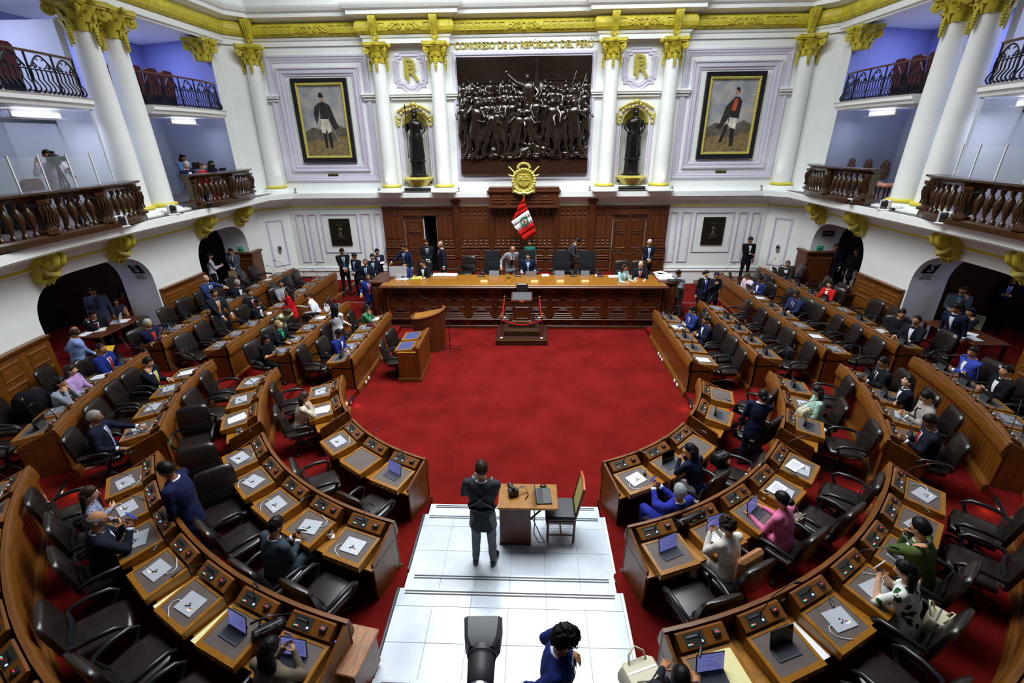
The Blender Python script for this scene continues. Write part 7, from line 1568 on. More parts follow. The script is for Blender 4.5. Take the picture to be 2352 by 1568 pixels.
# galleries
person('cameraman in pale shirt behind a video camera in the left gallery', 98, 392, 4.03, 40, 'stand', '#c9c2dc', '#23242c', shirt=None, hands=((-.20, -.30, .50), (.30, -.30, .34)), head=(0, 4), skin='b', H=1.72, key='cameraman', at=(-10.45, -8.25))
person('grey haired man seated in the left gallery', 408, 360, 4.03, 70, 'sit', '#161c36', hair='short', hc='#b8b6b2', hands='lap', skin='d', at=(-10.75, -3.55))
person('woman in red seated at the left gallery rail', 428, 388, 4.03, 80, 'sit', '#a81820', shirt=None, hair='short', hc='#4a443e', sex='f', hands='type', skin='d', at=(-10.25, -3.55), H=1.60)
person('woman in blue top with a laptop at the back of the left gallery', 420, 345, 4.25, 70, 'sit', '#5a7ab0', shirt=None, hair='bob', hc='#15120f', sex='f', hands='type', skin='c', at=(-11.2, -3.0), H=1.66)
person('woman in navy top with long hair and a laptop in the left gallery', 474, 362, 4.03, 70, 'sit', '#181f42', shirt=None, hair='long', hc='#15110f', sex='f', hands='type', skin='a', at=(-10.6, -2.55), H=1.66, specs=True)
person('man in blue suit at the right edge of the right gallery', 2355, 385, 4.03, -60, 'stand', '#2a3068', hands='cross', skin='b', at=(10.4, -9.4))
finish_people()
# ================================================================ things on the desks and elsewhere
def seat_M(key, i, dx=0, dy=.44, rot=0, lift=.008):
    p, o, tg, rz, z1, H = SEATS[key, i]
    return Matrix.Translation((p.x, p.y, H)) @ Matrix.Rotation(rz, 4, 'Z') @ Matrix.Translation((dx, dy, trz(dy, lift))) @ Matrix.Rotation(R_(-6.2), 4, 'X') @ Matrix.Rotation(R_(rot), 4, 'Z')
def sc_(M, k): return M @ Matrix.Scale(k, 4)
def placed(name, label, cat, M, group=None):
    t = thing(name, label, cat, group=group); t.matrix_world = M; return t
TB = MB().box(-.142, .142, -.108, .108, 0, .009, c=.003).mesh('body', CHAS); TBD = MB().box(-.142, .142, -.108, .108, 0, .012, c=.003).mesh('body', CHASD)
TST = MB(); TST.box(-.03, .03, -.065, -.045, .0091, .0098, 0); TST.box(-.03, -.01, -.045, -.03, .0091, .0098, 1); TST.box(-.01, .01, -.045, -.03, .0091, .0098, 2); TST.box(.01, .03, -.045, -.03, .0091, .0098, 3)
TSTM = TST.mesh('sticker', [PAPER, flat('#3050b8'), flat('#c0382c'), flat('#e0cc3a')], smooth=False)
TLG = MB(); TLG.ball((0, 0, .009), (.011, .012, .001), 8, 4); TLGM = TLG.mesh('logo', PLAS)
TCL = MB().tube([(.0, .02, .012), (.03, .03, .02), (.06, .05, .012)], .005, 5).mesh('lock_clip', PLASG)
cb = MB().tube([(.12, .02, .006), (.18, .03, .008), (.21, .07, .008), (.19, .13, .006), (.12, .17, .005), (.06, .20, .02)], .0045, 5); CBM = cb.mesh('cable', CABLE, 60)
def tablet_flat(key, i, rot=0, dx=0, dy=.44, dark=False, cable=True):
    t = placed('tablet', 'flat %s tablet %s' % ('grey' if dark else 'silver', desc(key, i, 0)), 'tablet', seat_M(key, i, dx, dy, 180+rot), 'flat tablets on the desks')
    inst(TBD if dark else TB, 'body', t); s_ = inst(TSTM, 'sticker', t, (-.06 if i % 2 else .06, .0, .003 if dark else 0)); inst(TLGM, 'logo', t, (0, 0, .003 if dark else 0)); inst(TCL, 'lock_clip', t, (-.03, -.06, 0))
    if cable: inst(CBM, 'cable', t, rz=PI if i % 3 else 0)
KB = MB().box(-.125, .125, .0, .115, 0, .007, c=.002).mesh('keyboard', KEYB)
kk = MB()
for r in range(4):
    for c in range(11): kk.box(-.113+c*.0207, -.113+c*.0207+.016, .016+r*.021, .016+r*.021+.016, .007, .0085)
KK = kk.mesh('keys', mat('key_caps', '#2c303a', .6), smooth=False)
def scr_mesh(): return MB().box(-.127, .127, -.006, .003, 0, .182, c=.003).mesh('screen_case', PLAS)
SCC = scr_mesh(); SCD = MB().add([(-.119, .0036, .008), (.119, .0036, .008), (.119, .0036, .175), (-.119, .0036, .175)], [(0, 1, 2, 3)]).mesh('display', SCR, smooth=False)
SCDK = MB().add([(-.119, .0036, .008), (.119, .0036, .008), (.119, .0036, .175), (-.119, .0036, .175)], [(0, 1, 2, 3)]).mesh('display', SCRK, smooth=False)
tl = MB()
for r in range(11): tl.box(-.10, -.10+.02+.17*((r*37) % 10)/10, .0038, .0042, .155-.0125*r, .155-.0125*r+.003)
TLN = tl.mesh('text_lines', mat('screen_text', '#4a4f8a', .5, emit='#5a60a4', estr=.3), smooth=False)
SST = MB().add([(-.08, -.006, .10), (.08, -.006, .10), (.08, -.07, -.05), (-.08, -.07, -.05), (-.08, -.010, .10), (.08, -.010, .10), (.08, -.074, -.05), (-.08, -.074, -.05)], [(0, 1, 2, 3), (4, 7, 6, 5), (0, 3, 7, 4), (1, 5, 6, 2)]).mesh('fold_stand', PLASG, smooth=False)
def tablet_open(key, i, lit=True, rot=0, dx=0, dy=.36, ang=18):
    t = placed('tablet_with_keyboard', '%s upright tablet with keyboard %s' % ('lit' if lit else 'dark', desc(key, i, 0)), 'tablet', sc_(seat_M(key, i, dx, dy, rot, .008), 1.13), 'upright tablets with keyboards on the desks')
    k_ = inst(KB, 'keyboard', t, (0, .03, 0)); inst(KK, 'keys', k_)
    s_ = inst(SCC, 'screen_case', t, M=Matrix.Translation((0, .03, .004)) @ Matrix.Rotation(R_(ang), 4, 'X'))
    inst(SCD if lit else SCDK, 'display', s_)
    if lit: inst(TLN, 'text_lines', s_)
    inst(SST, 'fold_stand', s_)
def sheets(key, i, n=2, w=.21, d=.297, dx=0, dy=.42, rot=0, m=PAPER, lab='white papers', lines=True, lift=.008):
    t = placed('papers', '%s %s' % (lab, desc(key, i, 0)), 'papers', seat_M(key, i, dx, dy, rot, lift), 'papers on the desks')
    for q in range(n):
        a = MB().box(-w/2, w/2, -d/2, d/2, .002*q, .002*q+.0016).build('sheet', m, t, loc=(.012*q, -.008*q, 0), rz=.08*q)
    if lines:
        l_ = MB()
        for r in range(14): l_.box(-w*.38, w*.38*(.75+.25*((r*7) % 5)/4), d*.38-r*d*.052, d*.38-r*d*.052+.003, .002*n, .002*n+.0005)
        l_.build('print', INK, t, loc=(.012*(n-1), -.008*(n-1), 0), rz=.08*(n-1), smooth=False)
PLAN = {
 'Ls1': 'pccck', 'Ls2': 'kpccc', 'Ls3': 'nnckcpccc', 'Ls4': 'cpcnccncc',
 'Rs1': 'kpkkp', 'Rs2': 'ckkkk', 'Rs3': 'kkkpkkcpc', 'Rs4': 'kkkkkckpk',
 'Lu1': 'cp', 'Lu2': 'ccp', 'Lu3': 'pccc', 'Lu4': 'kpcck', 'Ru1': 'nk', 'Ru2': 'kck', 'Ru3': 'kkck', 'Ru4': 'kkkck',
 'Ll1': 'cno', 'Ll2': 'ccccc', 'Ll3': 'cccccoo', 'Ll4': 'ckcccccc', 'Rl1': 'nkc', 'Rl2': 'xxoyo', 'Rl3': 'ccccckz', 'Rl4': 'cccckccc'}
rp_ = random.Random(21)
for key, plan in PLAN.items():
    for i, c in enumerate(plan):
        if (key, i) not in SEATS: continue
        r_ = rp_.uniform(-22, 22)
        if c == 'c': tablet_flat(key, i, r_, rp_.uniform(-.04, .04), dark=(key[1] == 's' or key[2] == '4'))
        elif c == 'o': tablet_open(key, i, True, r_*.4)
        elif c == 'k': tablet_open(key, i, False, r_*.5)
        elif c == 'p': sheets(key, i, 3, rot=r_)
        elif c == 'x': tablet_flat(key, i, 8, .02, dy=.48, cable=False); sheets(key, i, 2, .297, .17, .03, .38, -8+r_*.3, lift=.022)
        elif c == 'y': tablet_open(key, i, True, -6, -.05, .32); sheets(key, i, 4, rot=12, dx=.0, dy=.52, lift=.018)
        elif c == 'z': tablet_open(key, i, True, -6, .08, .36); sheets(key, i, 2, .26, .40, -.14, .44, 6, PAPERY, 'cream folder', False)
# long cream folders lying between trays on the left lower third row
for k_, (key, i, lab) in enumerate((('Ll3', 3, 'before the fourth tray gap'), ('Ll3', 4, 'beside the fifth tray'))):
    p, o, tg, rz, z1, H = SEATS[key, i]; q, o2, tg2, rz2, _, _ = SEATS[key, i+1]; m_ = (p+q)/2; oo = (o+o2).normalized()
    c = m_+oo*.42
    tag(MB().box(-.06, .06, -.24, .24, 0, .006, c=.002).build('folder', PAPERY, loc=(c.x, c.y, H-.265), rz=rz_of(oo)), 'long cream folder lying %s, left third lower curved row' % lab, 'folder')
p, o, tg, rz, z1, H = SEATS['Rl3', 4]; q, o2, _, _, _, _ = SEATS['Rl3', 5]; c = (p+q)/2+(o+o2).normalized()*.42
tag(MB().box(-.07, .07, -.2, .2, 0, .004).build('papers', PAPER, loc=(c.x, c.y, H-.266), rz=rz_of((o+o2).normalized())), 'printed white sheets between two trays, right third lower curved row', 'papers')
def cup(px, py, z, lab, r=.035, h=.075, m=None, saucer=True):
    p = atz(px, py, z+.03); t = thing('cup', lab, 'cup', (p.x, p.y, z)); m = m or PLASG
    MB().lathe([(r*.75, 0), (r, h), (r*.92, h), (r*.7, .012)], 14).build('cup_wall', m, t, 50); MB().lathe([(r*.9, h*.82), (.003, h*.82)], 12, cap=False).build('coffee', flat('#2a1810'), t); MB().lathe([(r*1.02, h-.004), (r*1.06, h), (r*.94, h+.001)], 14, cap=False).build('rim', WHITE, t)
    if saucer: MB().box(-.05, .06, -.045, .045, -.002, .001).build('napkin', PAPER, t, rz=.4)
cup(549, 990, 1.15-.26, 'dark coffee cup on a white napkin at the end of the left upper second row'); cup(762, 946, 1.0-.26, 'dark coffee cup at the end of the left upper front row')
cup(757, 1228, 1.15-.26, 'white coffee cup between trays of the left lower second row', .045, .08, WHITE); cup(1481, 1085, 1.0-.13, 'small dark cup on the last tray of the right lower front row', .028, .06, None, False)
cup(1757, 1136, 1.15-.2, 'black coffee cup with white lid on the right lower second row', .042, .09, PLAS); cup(2011, 873, 1.3-.2, 'white cup on the right upper third row', .04, .05, WHITE, False); cup(2168, 828, 1.45-.2, 'dark travel cup with white lid on the right upper fourth row', .04, .11, PLAS, False)
cup(312, 1181, 1.3-.2, 'white cup with coffee beside the bald man with the phone', .045, .06, WHITE, False); cup(644, 1103, 1.15-.22, 'small plate with coffee remains on the left lower second row', .05, .02, WHITE, False)
def bottle(px, py, z, lab, h=.21, r=.032, cap='#3a62c8', m=None):
    p = atz(px, py, z+h*.5); t = thing('bottle', lab, 'bottle', (p.x, p.y, z)); MB().lathe([(r*.9, 0), (r, .02), (r, h*.35), (r*.93, h*.42), (r, h*.5), (r*.95, h*.68), (r*.45, h*.85), (r*.42, h*.92)], 14).build('bottle_body', m or FROST, t, 50)
    MB().lathe([(r*.48, h*.90), (r*.5, h*.99), (r*.4, h)], 10).build('cap', flat(cap), t); MB().lathe([(r*1.01, h*.36), (r*1.01, h*.52)], 14, cap=False).build('bottle_label', flat('#3458a8'), t)
bottle(620, 1036, 1.15-.26, 'small blue water bottle on the left lower second row'); bottle(1711, 1100, 1.15-.26, 'clear pump bottle of blue gel on the right lower second row', cap='#e6e8ec'); bottle(1524, 722, 1.0-.13, 'blue water bottle at the far end of the right front row'); bottle(1559, 748, 1.0-.2, 'blue water bottle in the right front row'); bottle(390, 755, 1.45-.2, 'blue water bottle beside the man with crossed arms'); bottle(573, 742, 1.3-.2, 'water bottle on the near part of the left third row')
bottle(146, 918, 1.45-.2, 'water bottle before the woman in grey, left upper fourth row'); bottle(718, 752, 1.15-.2, 'blue bottle on the left second row')
# phones in hands
def phone(key, lab, off=(0, -.06, .04), rx=25, m=None, scr=True, rzz=0, col='#16161a'):
    w = WORLD_HANDS[key]; c = (w[-1]+w[1])/2 if off != 'ear' and off != 'earL' else (w[-1] if off == 'ear' else w[1])
    a = math.atan2(w['R'][1][0], w['R'][0][0])
    o_ = Vector(off if not isinstance(off, str) else (0.0, .03, .03)); c = c+w['R'] @ o_
    t = thing('phone', lab, 'phone'); t.matrix_world = Matrix.Translation(c) @ Matrix.Rotation(a+R_(rzz), 4, 'Z') @ Matrix.Rotation(R_(-rx), 4, 'X')
    MB().box(-.038, .038, -.005, .005, -.078, .078, c=.006).build('case', flat(col), t); MB().box(-.034, .034, .0051, .0058, -.072, .072).build('display', SCR if scr else SCRK, t)
phone('blue_phone', 'phone with lit blue screen held by the bald man, left lower third row', (0, -.015, .05), 30, col='#3a48a8'); phone('slate_phone', 'dark phone held by the man in slate suit', (0, -.02, .03), 50, scr=False); phone('photo_woman', 'pink cased phone held up by the woman at the bottom left', (0, -.015, .05), 15, scr=False, col='#c88a86')
phone('black_dress', 'phone held by the woman in black dress', (0, -.02, .03), 45); phone('navy_phone', 'dark phone held by the woman in navy, right lower front row', (0, -.015, .05), 20, scr=False); phone('blue_recline', 'phone with lit screen held by the reclining man in blue', (0, -.015, .05), 20); phone('white_phone', 'phone with lit screen held by the person in white linen', (0, -.015, .05), 25)
phone('floral', 'white phone held by the woman in leaf print blouse', (0, -.015, .05), 20, col='#d8d8dc', scr=False); phone('green_phone', 'phone with dark case at the ear of the man in olive suit', 'ear', 10, scr=False, rzz=80); phone('glasses_phone', 'phone held by the man with glasses, right upper third row', (0, -.02, .03), 45); phone('purple_tie', 'phone held by the man with the purple tie', (0, -.02, .03), 45); phone('phone_arch_l', 'phone at the ear of the man in the left archway', 'ear', 5, scr=False, rzz=80); phone('phone_arch_r', 'phone at the ear of the man in the right archway', 'earL', 5, scr=False, rzz=-80); phone('green_bend', 'phone held by the bending person in pale green', (0, -.02, .03), 60, scr=False)
phone('phone_woman_r', 'phone at the ear of the seated woman, right archway', 'earL', 5, scr=False, rzz=-80)
w = WORLD_HANDS['photographer']; t = thing('phone', 'white phone in the left hand of the standing photographer', 'phone'); t.matrix_world = Matrix.Translation(w[1]+w['R'] @ Vector((.0, -.03, .05))) @ Matrix.Rotation(R_(176), 4, 'Z') @ Matrix.Rotation(R_(-45), 4, 'X'); MB().box(-.04, .04, -.005, .005, -.082, .082, c=.006).build('case', WHITE, t); MB().box(-.036, .036, .0051, .0058, -.076, .076).build('display', mat('bright_screen', '#c8cce0', .3, emit='#c8ccea', estr=.5), t)
# harness on the photographer's back and hanging camera
w = WORLD_HANDS['photographer']; t = thing('harness', 'black camera harness crossed over the photographer\'s back', 'harness', w['root'], R_(176))
hb_ = MB()
for g in (-1, 1): hb_.tube([(g*.13, -.10, 1.46), (g*.12, .07, 1.45), (g*.05, .135, 1.33), (-g*.04, .15, 1.24), (-g*.17, .09, 1.10)], [.02]*5, 6, ry=.35)
hb_.build('strap', PLAS, t, 60); MB().tube([(-.19, 0, 1.06), (-.15, .10, 1.07), (0, .145, 1.08), (.15, .10, 1.07), (.19, 0, 1.06)], .02, 6).build('belt', PLAS, t)
# sunglasses on the woman's head
w = WORLD_HANDS['sunglasses']; t = tag(MB().tube([(-.07, -.06, .06), (-.035, -.09, .075), (0, -.095, .07), (.035, -.09, .075), (.07, -.06, .06)], [.012, .02, .01, .02, .012], 6).build('sunglasses', mat('blue_mirror', '#5a5ad8', .15, metal=.6), loc=w['head'], rz=R_(-5)), 'blue mirrored sunglasses pushed up on a woman\'s hair', 'sunglasses')
# papers and envelopes in hands
w = WORLD_HANDS['papers_man']; c = (w[-1]+w[1])/2; tag(MB().box(-.11, .11, -.15, .15, 0, .01).build('papers', PAPER, loc=c+Vector((0, 0, .03)), rz=.4), 'white papers held by the man at the back of the left group', 'papers')
w = WORLD_HANDS['envelope_man']; c = (w[-1]+w[1])/2; tag(MB().box(-.14, .14, -.01, .0, -.34, .02).build('envelope', flat('#a58a5c'), loc=c+w['R'] @ Vector((0, -.06, -.02)), rz=R_(10)), 'brown envelope held by the man in the left far archway', 'envelope')
w = WORLD_HANDS['folder_man']; t = thing('folder', 'open yellow folder held by the man in the light blue jacket', 'folder', w[-1]+w['R'] @ Vector((-.02, -.14, .02)), R_(15)); MB().add([(-.2, -.02, 0), (.16, -.06, 0), (.18, .1, .12), (-.18, .14, .12)], [(0, 1, 2, 3)]).build('cover', flat('#e0b81e'), t, smooth=False); MB().add([(-.2, -.022, -.004), (.16, -.062, -.004), (.14, -.14, .10), (-.2, -.10, .12)], [(0, 1, 2, 3)]).build('cover', flat('#d0a81a'), t, smooth=False); MB().box(-.16, .13, -.02, .05, .02, .03).build('sheet', PAPER, t)
# ---- table, laptop, camera, mouse and chair on the marble aisle
t = thing('table', 'small wooden table with a laptop and camera on the marble aisle', 'table', (.25, -13.5, .20))
MB().box(-.45, .43, -.27, .26, .72, .76, c=.008).build('table_top', WOODL, t); MB().box(-.43, .03, -.22, .22, .02, .72, c=.006).build('pedestal', WOODD, t); MB().box(-.44, .04, -.23, .23, 0, .03).build('plinth', WOODDK, t); MB().tube([(.03, -.2, .5), (.22, -.2, .72)], .015, 6).build('brace', PLAS, t)
ZT = .20+.76+.001
t = thing('laptop', 'open grey laptop with dark blue screen on the aisle table', 'laptop', (.36, -13.52, ZT), R_(94)); MB().box(-.17, .17, -.22, .0, 0, .018, c=.005).build('base', PLASG, t); kk2 = MB(); [kk2.box(-.15+.0235*c_, -.15+.0235*c_+.019, -.10+.02*r_, -.10+.02*r_+.016, .018, .020) for r_ in range(4) for c_ in range(13)]; kk2.build('keys', PLAS, t, smooth=False); l_ = MB().box(-.17, .17, -.005, .005, 0, .23, 0, c=.003).build('lid', PLAS, t); l_.rotation_euler = (R_(-8), 0, 0); l_.location = (0, .0, .012); MB().add([(-.16, -.0055, .01), (.16, -.0055, .01), (.16, -.0055, .22), (-.16, -.0055, .22)], [(0, 1, 2, 3)]).build('display', mat('indigo_screen', '#1a1a4a', .2, emit='#2a2480', estr=.5), l_, smooth=False)
t = thing('computer_mouse', 'black computer mouse beside the laptop', 'mouse', (.47, -13.30, ZT)); MB().ball((0, 0, .012), (.055, .032, .02), 10, 6).build('shell', PLAS, t, 60); MB().box(-.01, .02, -.003, .003, .028, .034).build('wheel', PLASG, t)
t = thing('photo_camera', 'black photo camera with strap lying on the aisle table', 'camera', (.02, -13.50, ZT), R_(20)); MB().box(-.075, .075, -.05, .045, 0, .11, c=.015).build('body', PLAS, t); MB().box(-.03, .03, -.03, .04, .105, .145, c=.012).build('prism', PLAS, t); MB().tube([(0, .045, .055), (0, .12, .055), (0, .17, .055)], [.042, .042, .046], 14).build('lens', PLAS, t); MB().tube([(.07, 0, .1), (.16, .03, .10), (.22, .0, .04), (.21, -.08, .01), (.14, -.14, .01)], .016, 6, ry=.25).build('strap', PLASG, t)
tag(MB().tube([(.33, -13.74, ZT-.02), (.34, -13.80, .80), (.33, -13.80, .52), (.40, -13.82, .36), (.50, -13.80, .33), (.42, -13.72, .42), (.36, -13.74, .60), (.30, -13.76, .80)], .008, 5).build('cable_bundle', PLAS), 'black cables hanging from the aisle table', 'cable')
t = thing('dining_chair', 'wooden chair with black seat and yellow back beside the aisle table', 'chair', (.74, -13.45, .20), -PI/2)
MB().box(-.23, .23, -.24, .22, .42, .50, c=.03).build('seat', LEAK, t); MB().box(-.22, .22, -.23, .21, .37, .42).build('seat_frame', WOODD, t)
bq = MB().add([(-.21, .21, .52), (.21, .21, .52), (.20, .30, 1.0), (-.20, .30, 1.0), (-.21, .235, .52), (.21, .235, .52), (.20, .325, 1.0), (-.20, .325, 1.0)], [(0, 1, 2, 3), (4, 7, 6, 5), (0, 4, 5, 1), (2, 6, 7, 3), (0, 3, 7, 4), (1, 5, 6, 2)]); bq.build('back_pad', flat('#b9b46a'), t, smooth=False); MB().tube([(-.21, .31, 1.0), (0, .32, 1.03), (.21, .31, 1.0)], .025, 6).build('top_rail', mat('orange_wood', '#a84a22', .4), t)
for gx in (-.2, .2): MB().tube([(gx, .19, 0), (gx, .20, .45), (gx, .31, 1.01)], .02, 6).build('leg', WOODD, t); MB().tube([(gx, -.20, 0), (gx, -.20, .12), (gx, -.20, .25), (gx, -.20, .42)], [.016, .022, .018, .026], 8).build('leg', WOODD, t); MB().tube([(gx, -.19, .14), (gx, .19, .14)], .012, 6).build('stretcher', WOODD, t)
MB().tube([(-.2, 0, .14), (.2, 0, .14)], .012, 6).build('stretcher', WOODD, t)
# ---- broadcast camera in the foreground
D_ = 3.15; c = CAMP+ray(1107, 1502)*D_
t = thing('broadcast_camera', 'large broadcast camera lens seen from above at the bottom centre', 'camera', c, R_(2))
MB().rings([[(x*w, y0, z*h) for x, z in ((-1, -.8), (-.8, -1), (.8, -1), (1, -.8), (1, .8), (.8, 1), (-.8, 1), (-1, .8))] for y0, w, h in ((.0, .085, .085), (.06, .12, .10), (.20, .135, .105), (.20, .125, .095), (.07, .10, .08))]).build('lens_hood', mat('hood_grey', '#43464b', .45), t, 30)
MB().rings([[(r*math.cos(2*PI*q/20), y0, r*math.sin(2*PI*q/20)) for q in range(20)] for y0, r in ((.02, .098), (-.02, .100), (-.03, .092), (-.05, .092), (-.13, .088), (-.20, .085), (-.21, .076), (-.25, .080), (-.26, .092), (-.36, .092))]).build('lens_barrel', mat('barrel_grey', '#2c2e32', .5, var=.2, vscale=40, stretch=(1, .1, 1)), t, 40)
MB().rings([[(r*math.cos(2*PI*q/20), y0, r*math.sin(2*PI*q/20)) for q in range(20)] for y0, r in ((-.215, .0815), (-.245, .0815))]).build('scale_ring', METAL, t); MB().box(-.11, .11, -.85, -.36, -.14, .14, c=.02).build('body', PLAS, t); MB().box(-.04, .04, -.75, -.45, .14, .2, c=.01).build('handle', PLAS, t)
MB().box(-.06, .06, -.72, -.48, -.24, -.14).build('pan_head', PLASG, t)
zf = c.z-.60
for g, yy in ((-.45, -.35), (.45, -.35), (0, -1.15)): MB().tube([(0, -.6, -.22), (g, yy-.1, -zf)], [.03, .02], 8).build('tripod_leg', PLASG, t)
# ---- worn side table at the end of the left lower third row
a = atz(812, 1490, .95); t = thing('side_table', 'worn wooden side table at the aisle end of the left lower third row', 'table', (a.x, a.y, .45), R_(-10)); MB().box(-.16, .16, -.26, .26, .46, .50, c=.008).build('table_top', mat('worn_wood', '#9a6a44', .45, var=.35, vscale=9, stretch=(6, 1, 1)), t); MB().box(-.13, .13, -.23, .23, .0, .46).build('cabinet', WOOD, t)
for z0_ in (.05, .26): MB().frame(-.10, .10, z0_, z0_+.17, [(0, 0), (.015, .01), (.03, 0)], -.23, 0).build('panel_moulding', WOODK, t)
bottle(776, 1490, .45+.50, 'clear water bottle with blue cap on the worn side table', .24, .034); tag(MB().box(-.05, .05, -.05, .05, 0, .02, c=.01).build('napkin', PAPER, loc=atz(768, 1522, .962), rz=.3), 'folded white napkin on the worn side table', 'napkin')
# ---- bags
def bag(px, py, z, lab, w, d, h, m, rz=0, handles=True, strap=False):
    p = atz(px, py, z+h*.4); t = thing('handbag', lab, 'bag', (p.x, p.y, z), R_(rz)); MB().rings([[(x*w*k_, y*d*k_, h*f) for x, y in ((-1, -.7), (-.7, -1), (.7, -1), (1, -.7), (1, .7), (.7, 1), (-.7, 1), (-1, .7))] for f, k_ in ((0, .85), (.08, .98), (.5, 1), (.85, .92), (1, .8))]).build('bag_body', m, t, 40)
    MB().box(-w*.75, w*.75, -.008, .008, h*.99, h*1.02).build('zip', METAL, t)
    if handles:
        for g in (-1, 1): MB().tube([(-w*.5, g*d*.5, h*.9), (-w*.4, g*d*.9, h*1.35), (0, g*d*1.2, h*1.55), (w*.4, g*d*.9, h*1.35), (w*.5, g*d*.5, h*.9)], .010, 6).build('handle', m, t, 60)
CREAM = mat('cream_leather', '#c9c2a6', .45)
bag(2146, 1432, .93, 'cream leather handbag beside the woman in leaf print', .15, .09, .22, CREAM, 40); bag(1472, 1556, .95, 'beige bag at the bottom edge right of the marble aisle', .20, .14, .20, CREAM, 20, True); bag(1655, 1055, .64, 'open black bag with papers on a chair, right lower front row', .16, .11, .20, PLAS, 30); bag(1810, 812, .78, 'black leather bag on a chair, right second straight row', .16, .09, .24, LEAK, 80)
bag(776, 704, .90, 'leopard print bag on the left second row desk', .12, .09, .16, mat('leopard', '#8a6a4c', .7, var=.7, vscale=30, col2='#2a1c14'), 10, False); bag(752, 712, .95, 'white handbag on the left second row desk', .10, .06, .18, WHITE, 60); bag(1872, 985, .93, 'white shawl folded on a chair, right upper second row', .17, .13, .05, PAPER, 20, False); bag(1845, 945, 1.02, 'tan and white handbag on the desk of the woman in mint', .12, .09, .12, CREAM, 30); bag(1828, 1202, .75, 'taupe tote bag with white bow on the pink woman\'s chair', .13, .07, .22, mat('taupe', '#8a7f70', .7), 30)
bag(620, 1448, 1.12, 'black handbag on the desk beside the photographing woman', .17, .07, .12, PLAS, 35); bag(850, 748, .85, 'dark red handbag on the left front row desk', .10, .06, .09, MAROON, 10); bag(1505, 640, DT, 'red lit device on the right wing of the dais', .03, .02, .02, REDL, 0, False)
p = atz(1718, 1302, 1.0); tag(MB().box(-.22, .22, -.05, .05, -.20, .22, c=.04).build('cushion', mat('tan_leather', '#a8724a', .5), loc=p, rz=R_(30)), 'tan back cushion on the chair of the person in white linen', 'cushion')
tag(MB().rings([[(x*.26*k_, y*.16*k_, z) for x, y in ((-1, -.6), (-.5, -1), (.5, -1), (1, -.6), (1, .7), (0, 1), (-1, .7))] for z, k_ in ((0, 1.0), (.3, 1.05), (.55, .95), (.66, .6))]).build('coat', cloth('#14141a'), loc=(atz(75, 925, 1.4).x, atz(75, 925, 1.4).y, .98), rz=.5, ang=60), 'black coat hung over a chair, left upper fourth row', 'coat')
# reporter microphone cube
p = atz(1789, 1376, 1.12); t = thing('press_microphone', 'press microphone with white cube and blue logo on the right third lower row', 'microphone', (p.x, p.y, 1.04), R_(20)); MB().box(-.045, .045, -.045, .045, .05, .15, c=.006).build('cube', WHITE, t); MB().box(-.046, .046, -.0465, -.045, .05, .105).build('cube_face', flat('#141a3c'), t); tt = text_mb('G', .07, .001, .003); tt.v = [(x, -.047, y+.078) for x, y, z in tt.v]; tt.build('logo', flat('#6a86ff'), t, smooth=False); MB().ball((0, 0, .19), (.035, .035, .045), 10, 7).build('foam', PLAS, t, 60); MB().tube([(0, 0, 0), (0, 0, .06)], .018, 8).build('handle', PLAS, t)
# small red toy flowers + glasses on desks
p = atz(355, 1088, 1.12); t = thing('flower', 'small artificial flower on the left third lower row console', 'flower', (p.x, p.y, 1.05)); MB().tube([(0, 0, 0), (.01, 0, .08)], .004, 5).build('stem', flat('#3a7a3a'), t)
for i in range(6): MB().ball((.03*math.cos(i), .03*math.sin(i), .085), (.018, .018, .01), 6, 4).build('petal', flat('#d84a5a' if i % 2 else '#e8e2c8'), t)
p = atz(2022, 1222, 1.13); t = thing('eyeglasses', 'pair of eyeglasses lying on the tray of the man in olive suit', 'glasses', (p.x, p.y, 1.165), R_(40)); [MB().tube([(g*.035+.025*math.cos(2*PI*i/10), .02*math.sin(2*PI*i/10), .003) for i in range(11)], .003, 4).build('rim', PLAS, t) for g in (-1, 1)]; [MB().tube([(g*.06, 0, .003), (g*.065, .07, .003), (g*.06, .12, .003)], .003, 4).build('temple', PLAS, t) for g in (-1, 1)]
# wall sockets along the inner plinths
for S, sg in (('left', -1), ('right', 1)):
    for k_, (yy) in enumerate((-6.55, -6.75, -6.95, -8.2, -8.42)):
        tag(MB().box(-.012, .012, -.05, .05, -.035, .035, c=.004).build('floor_socket', WHITE, loc=(sg*3.995, yy, .09)), 'white socket plate on the %s front row plinth, %s from the dais' % (S, ORD[k_]), 'socket')
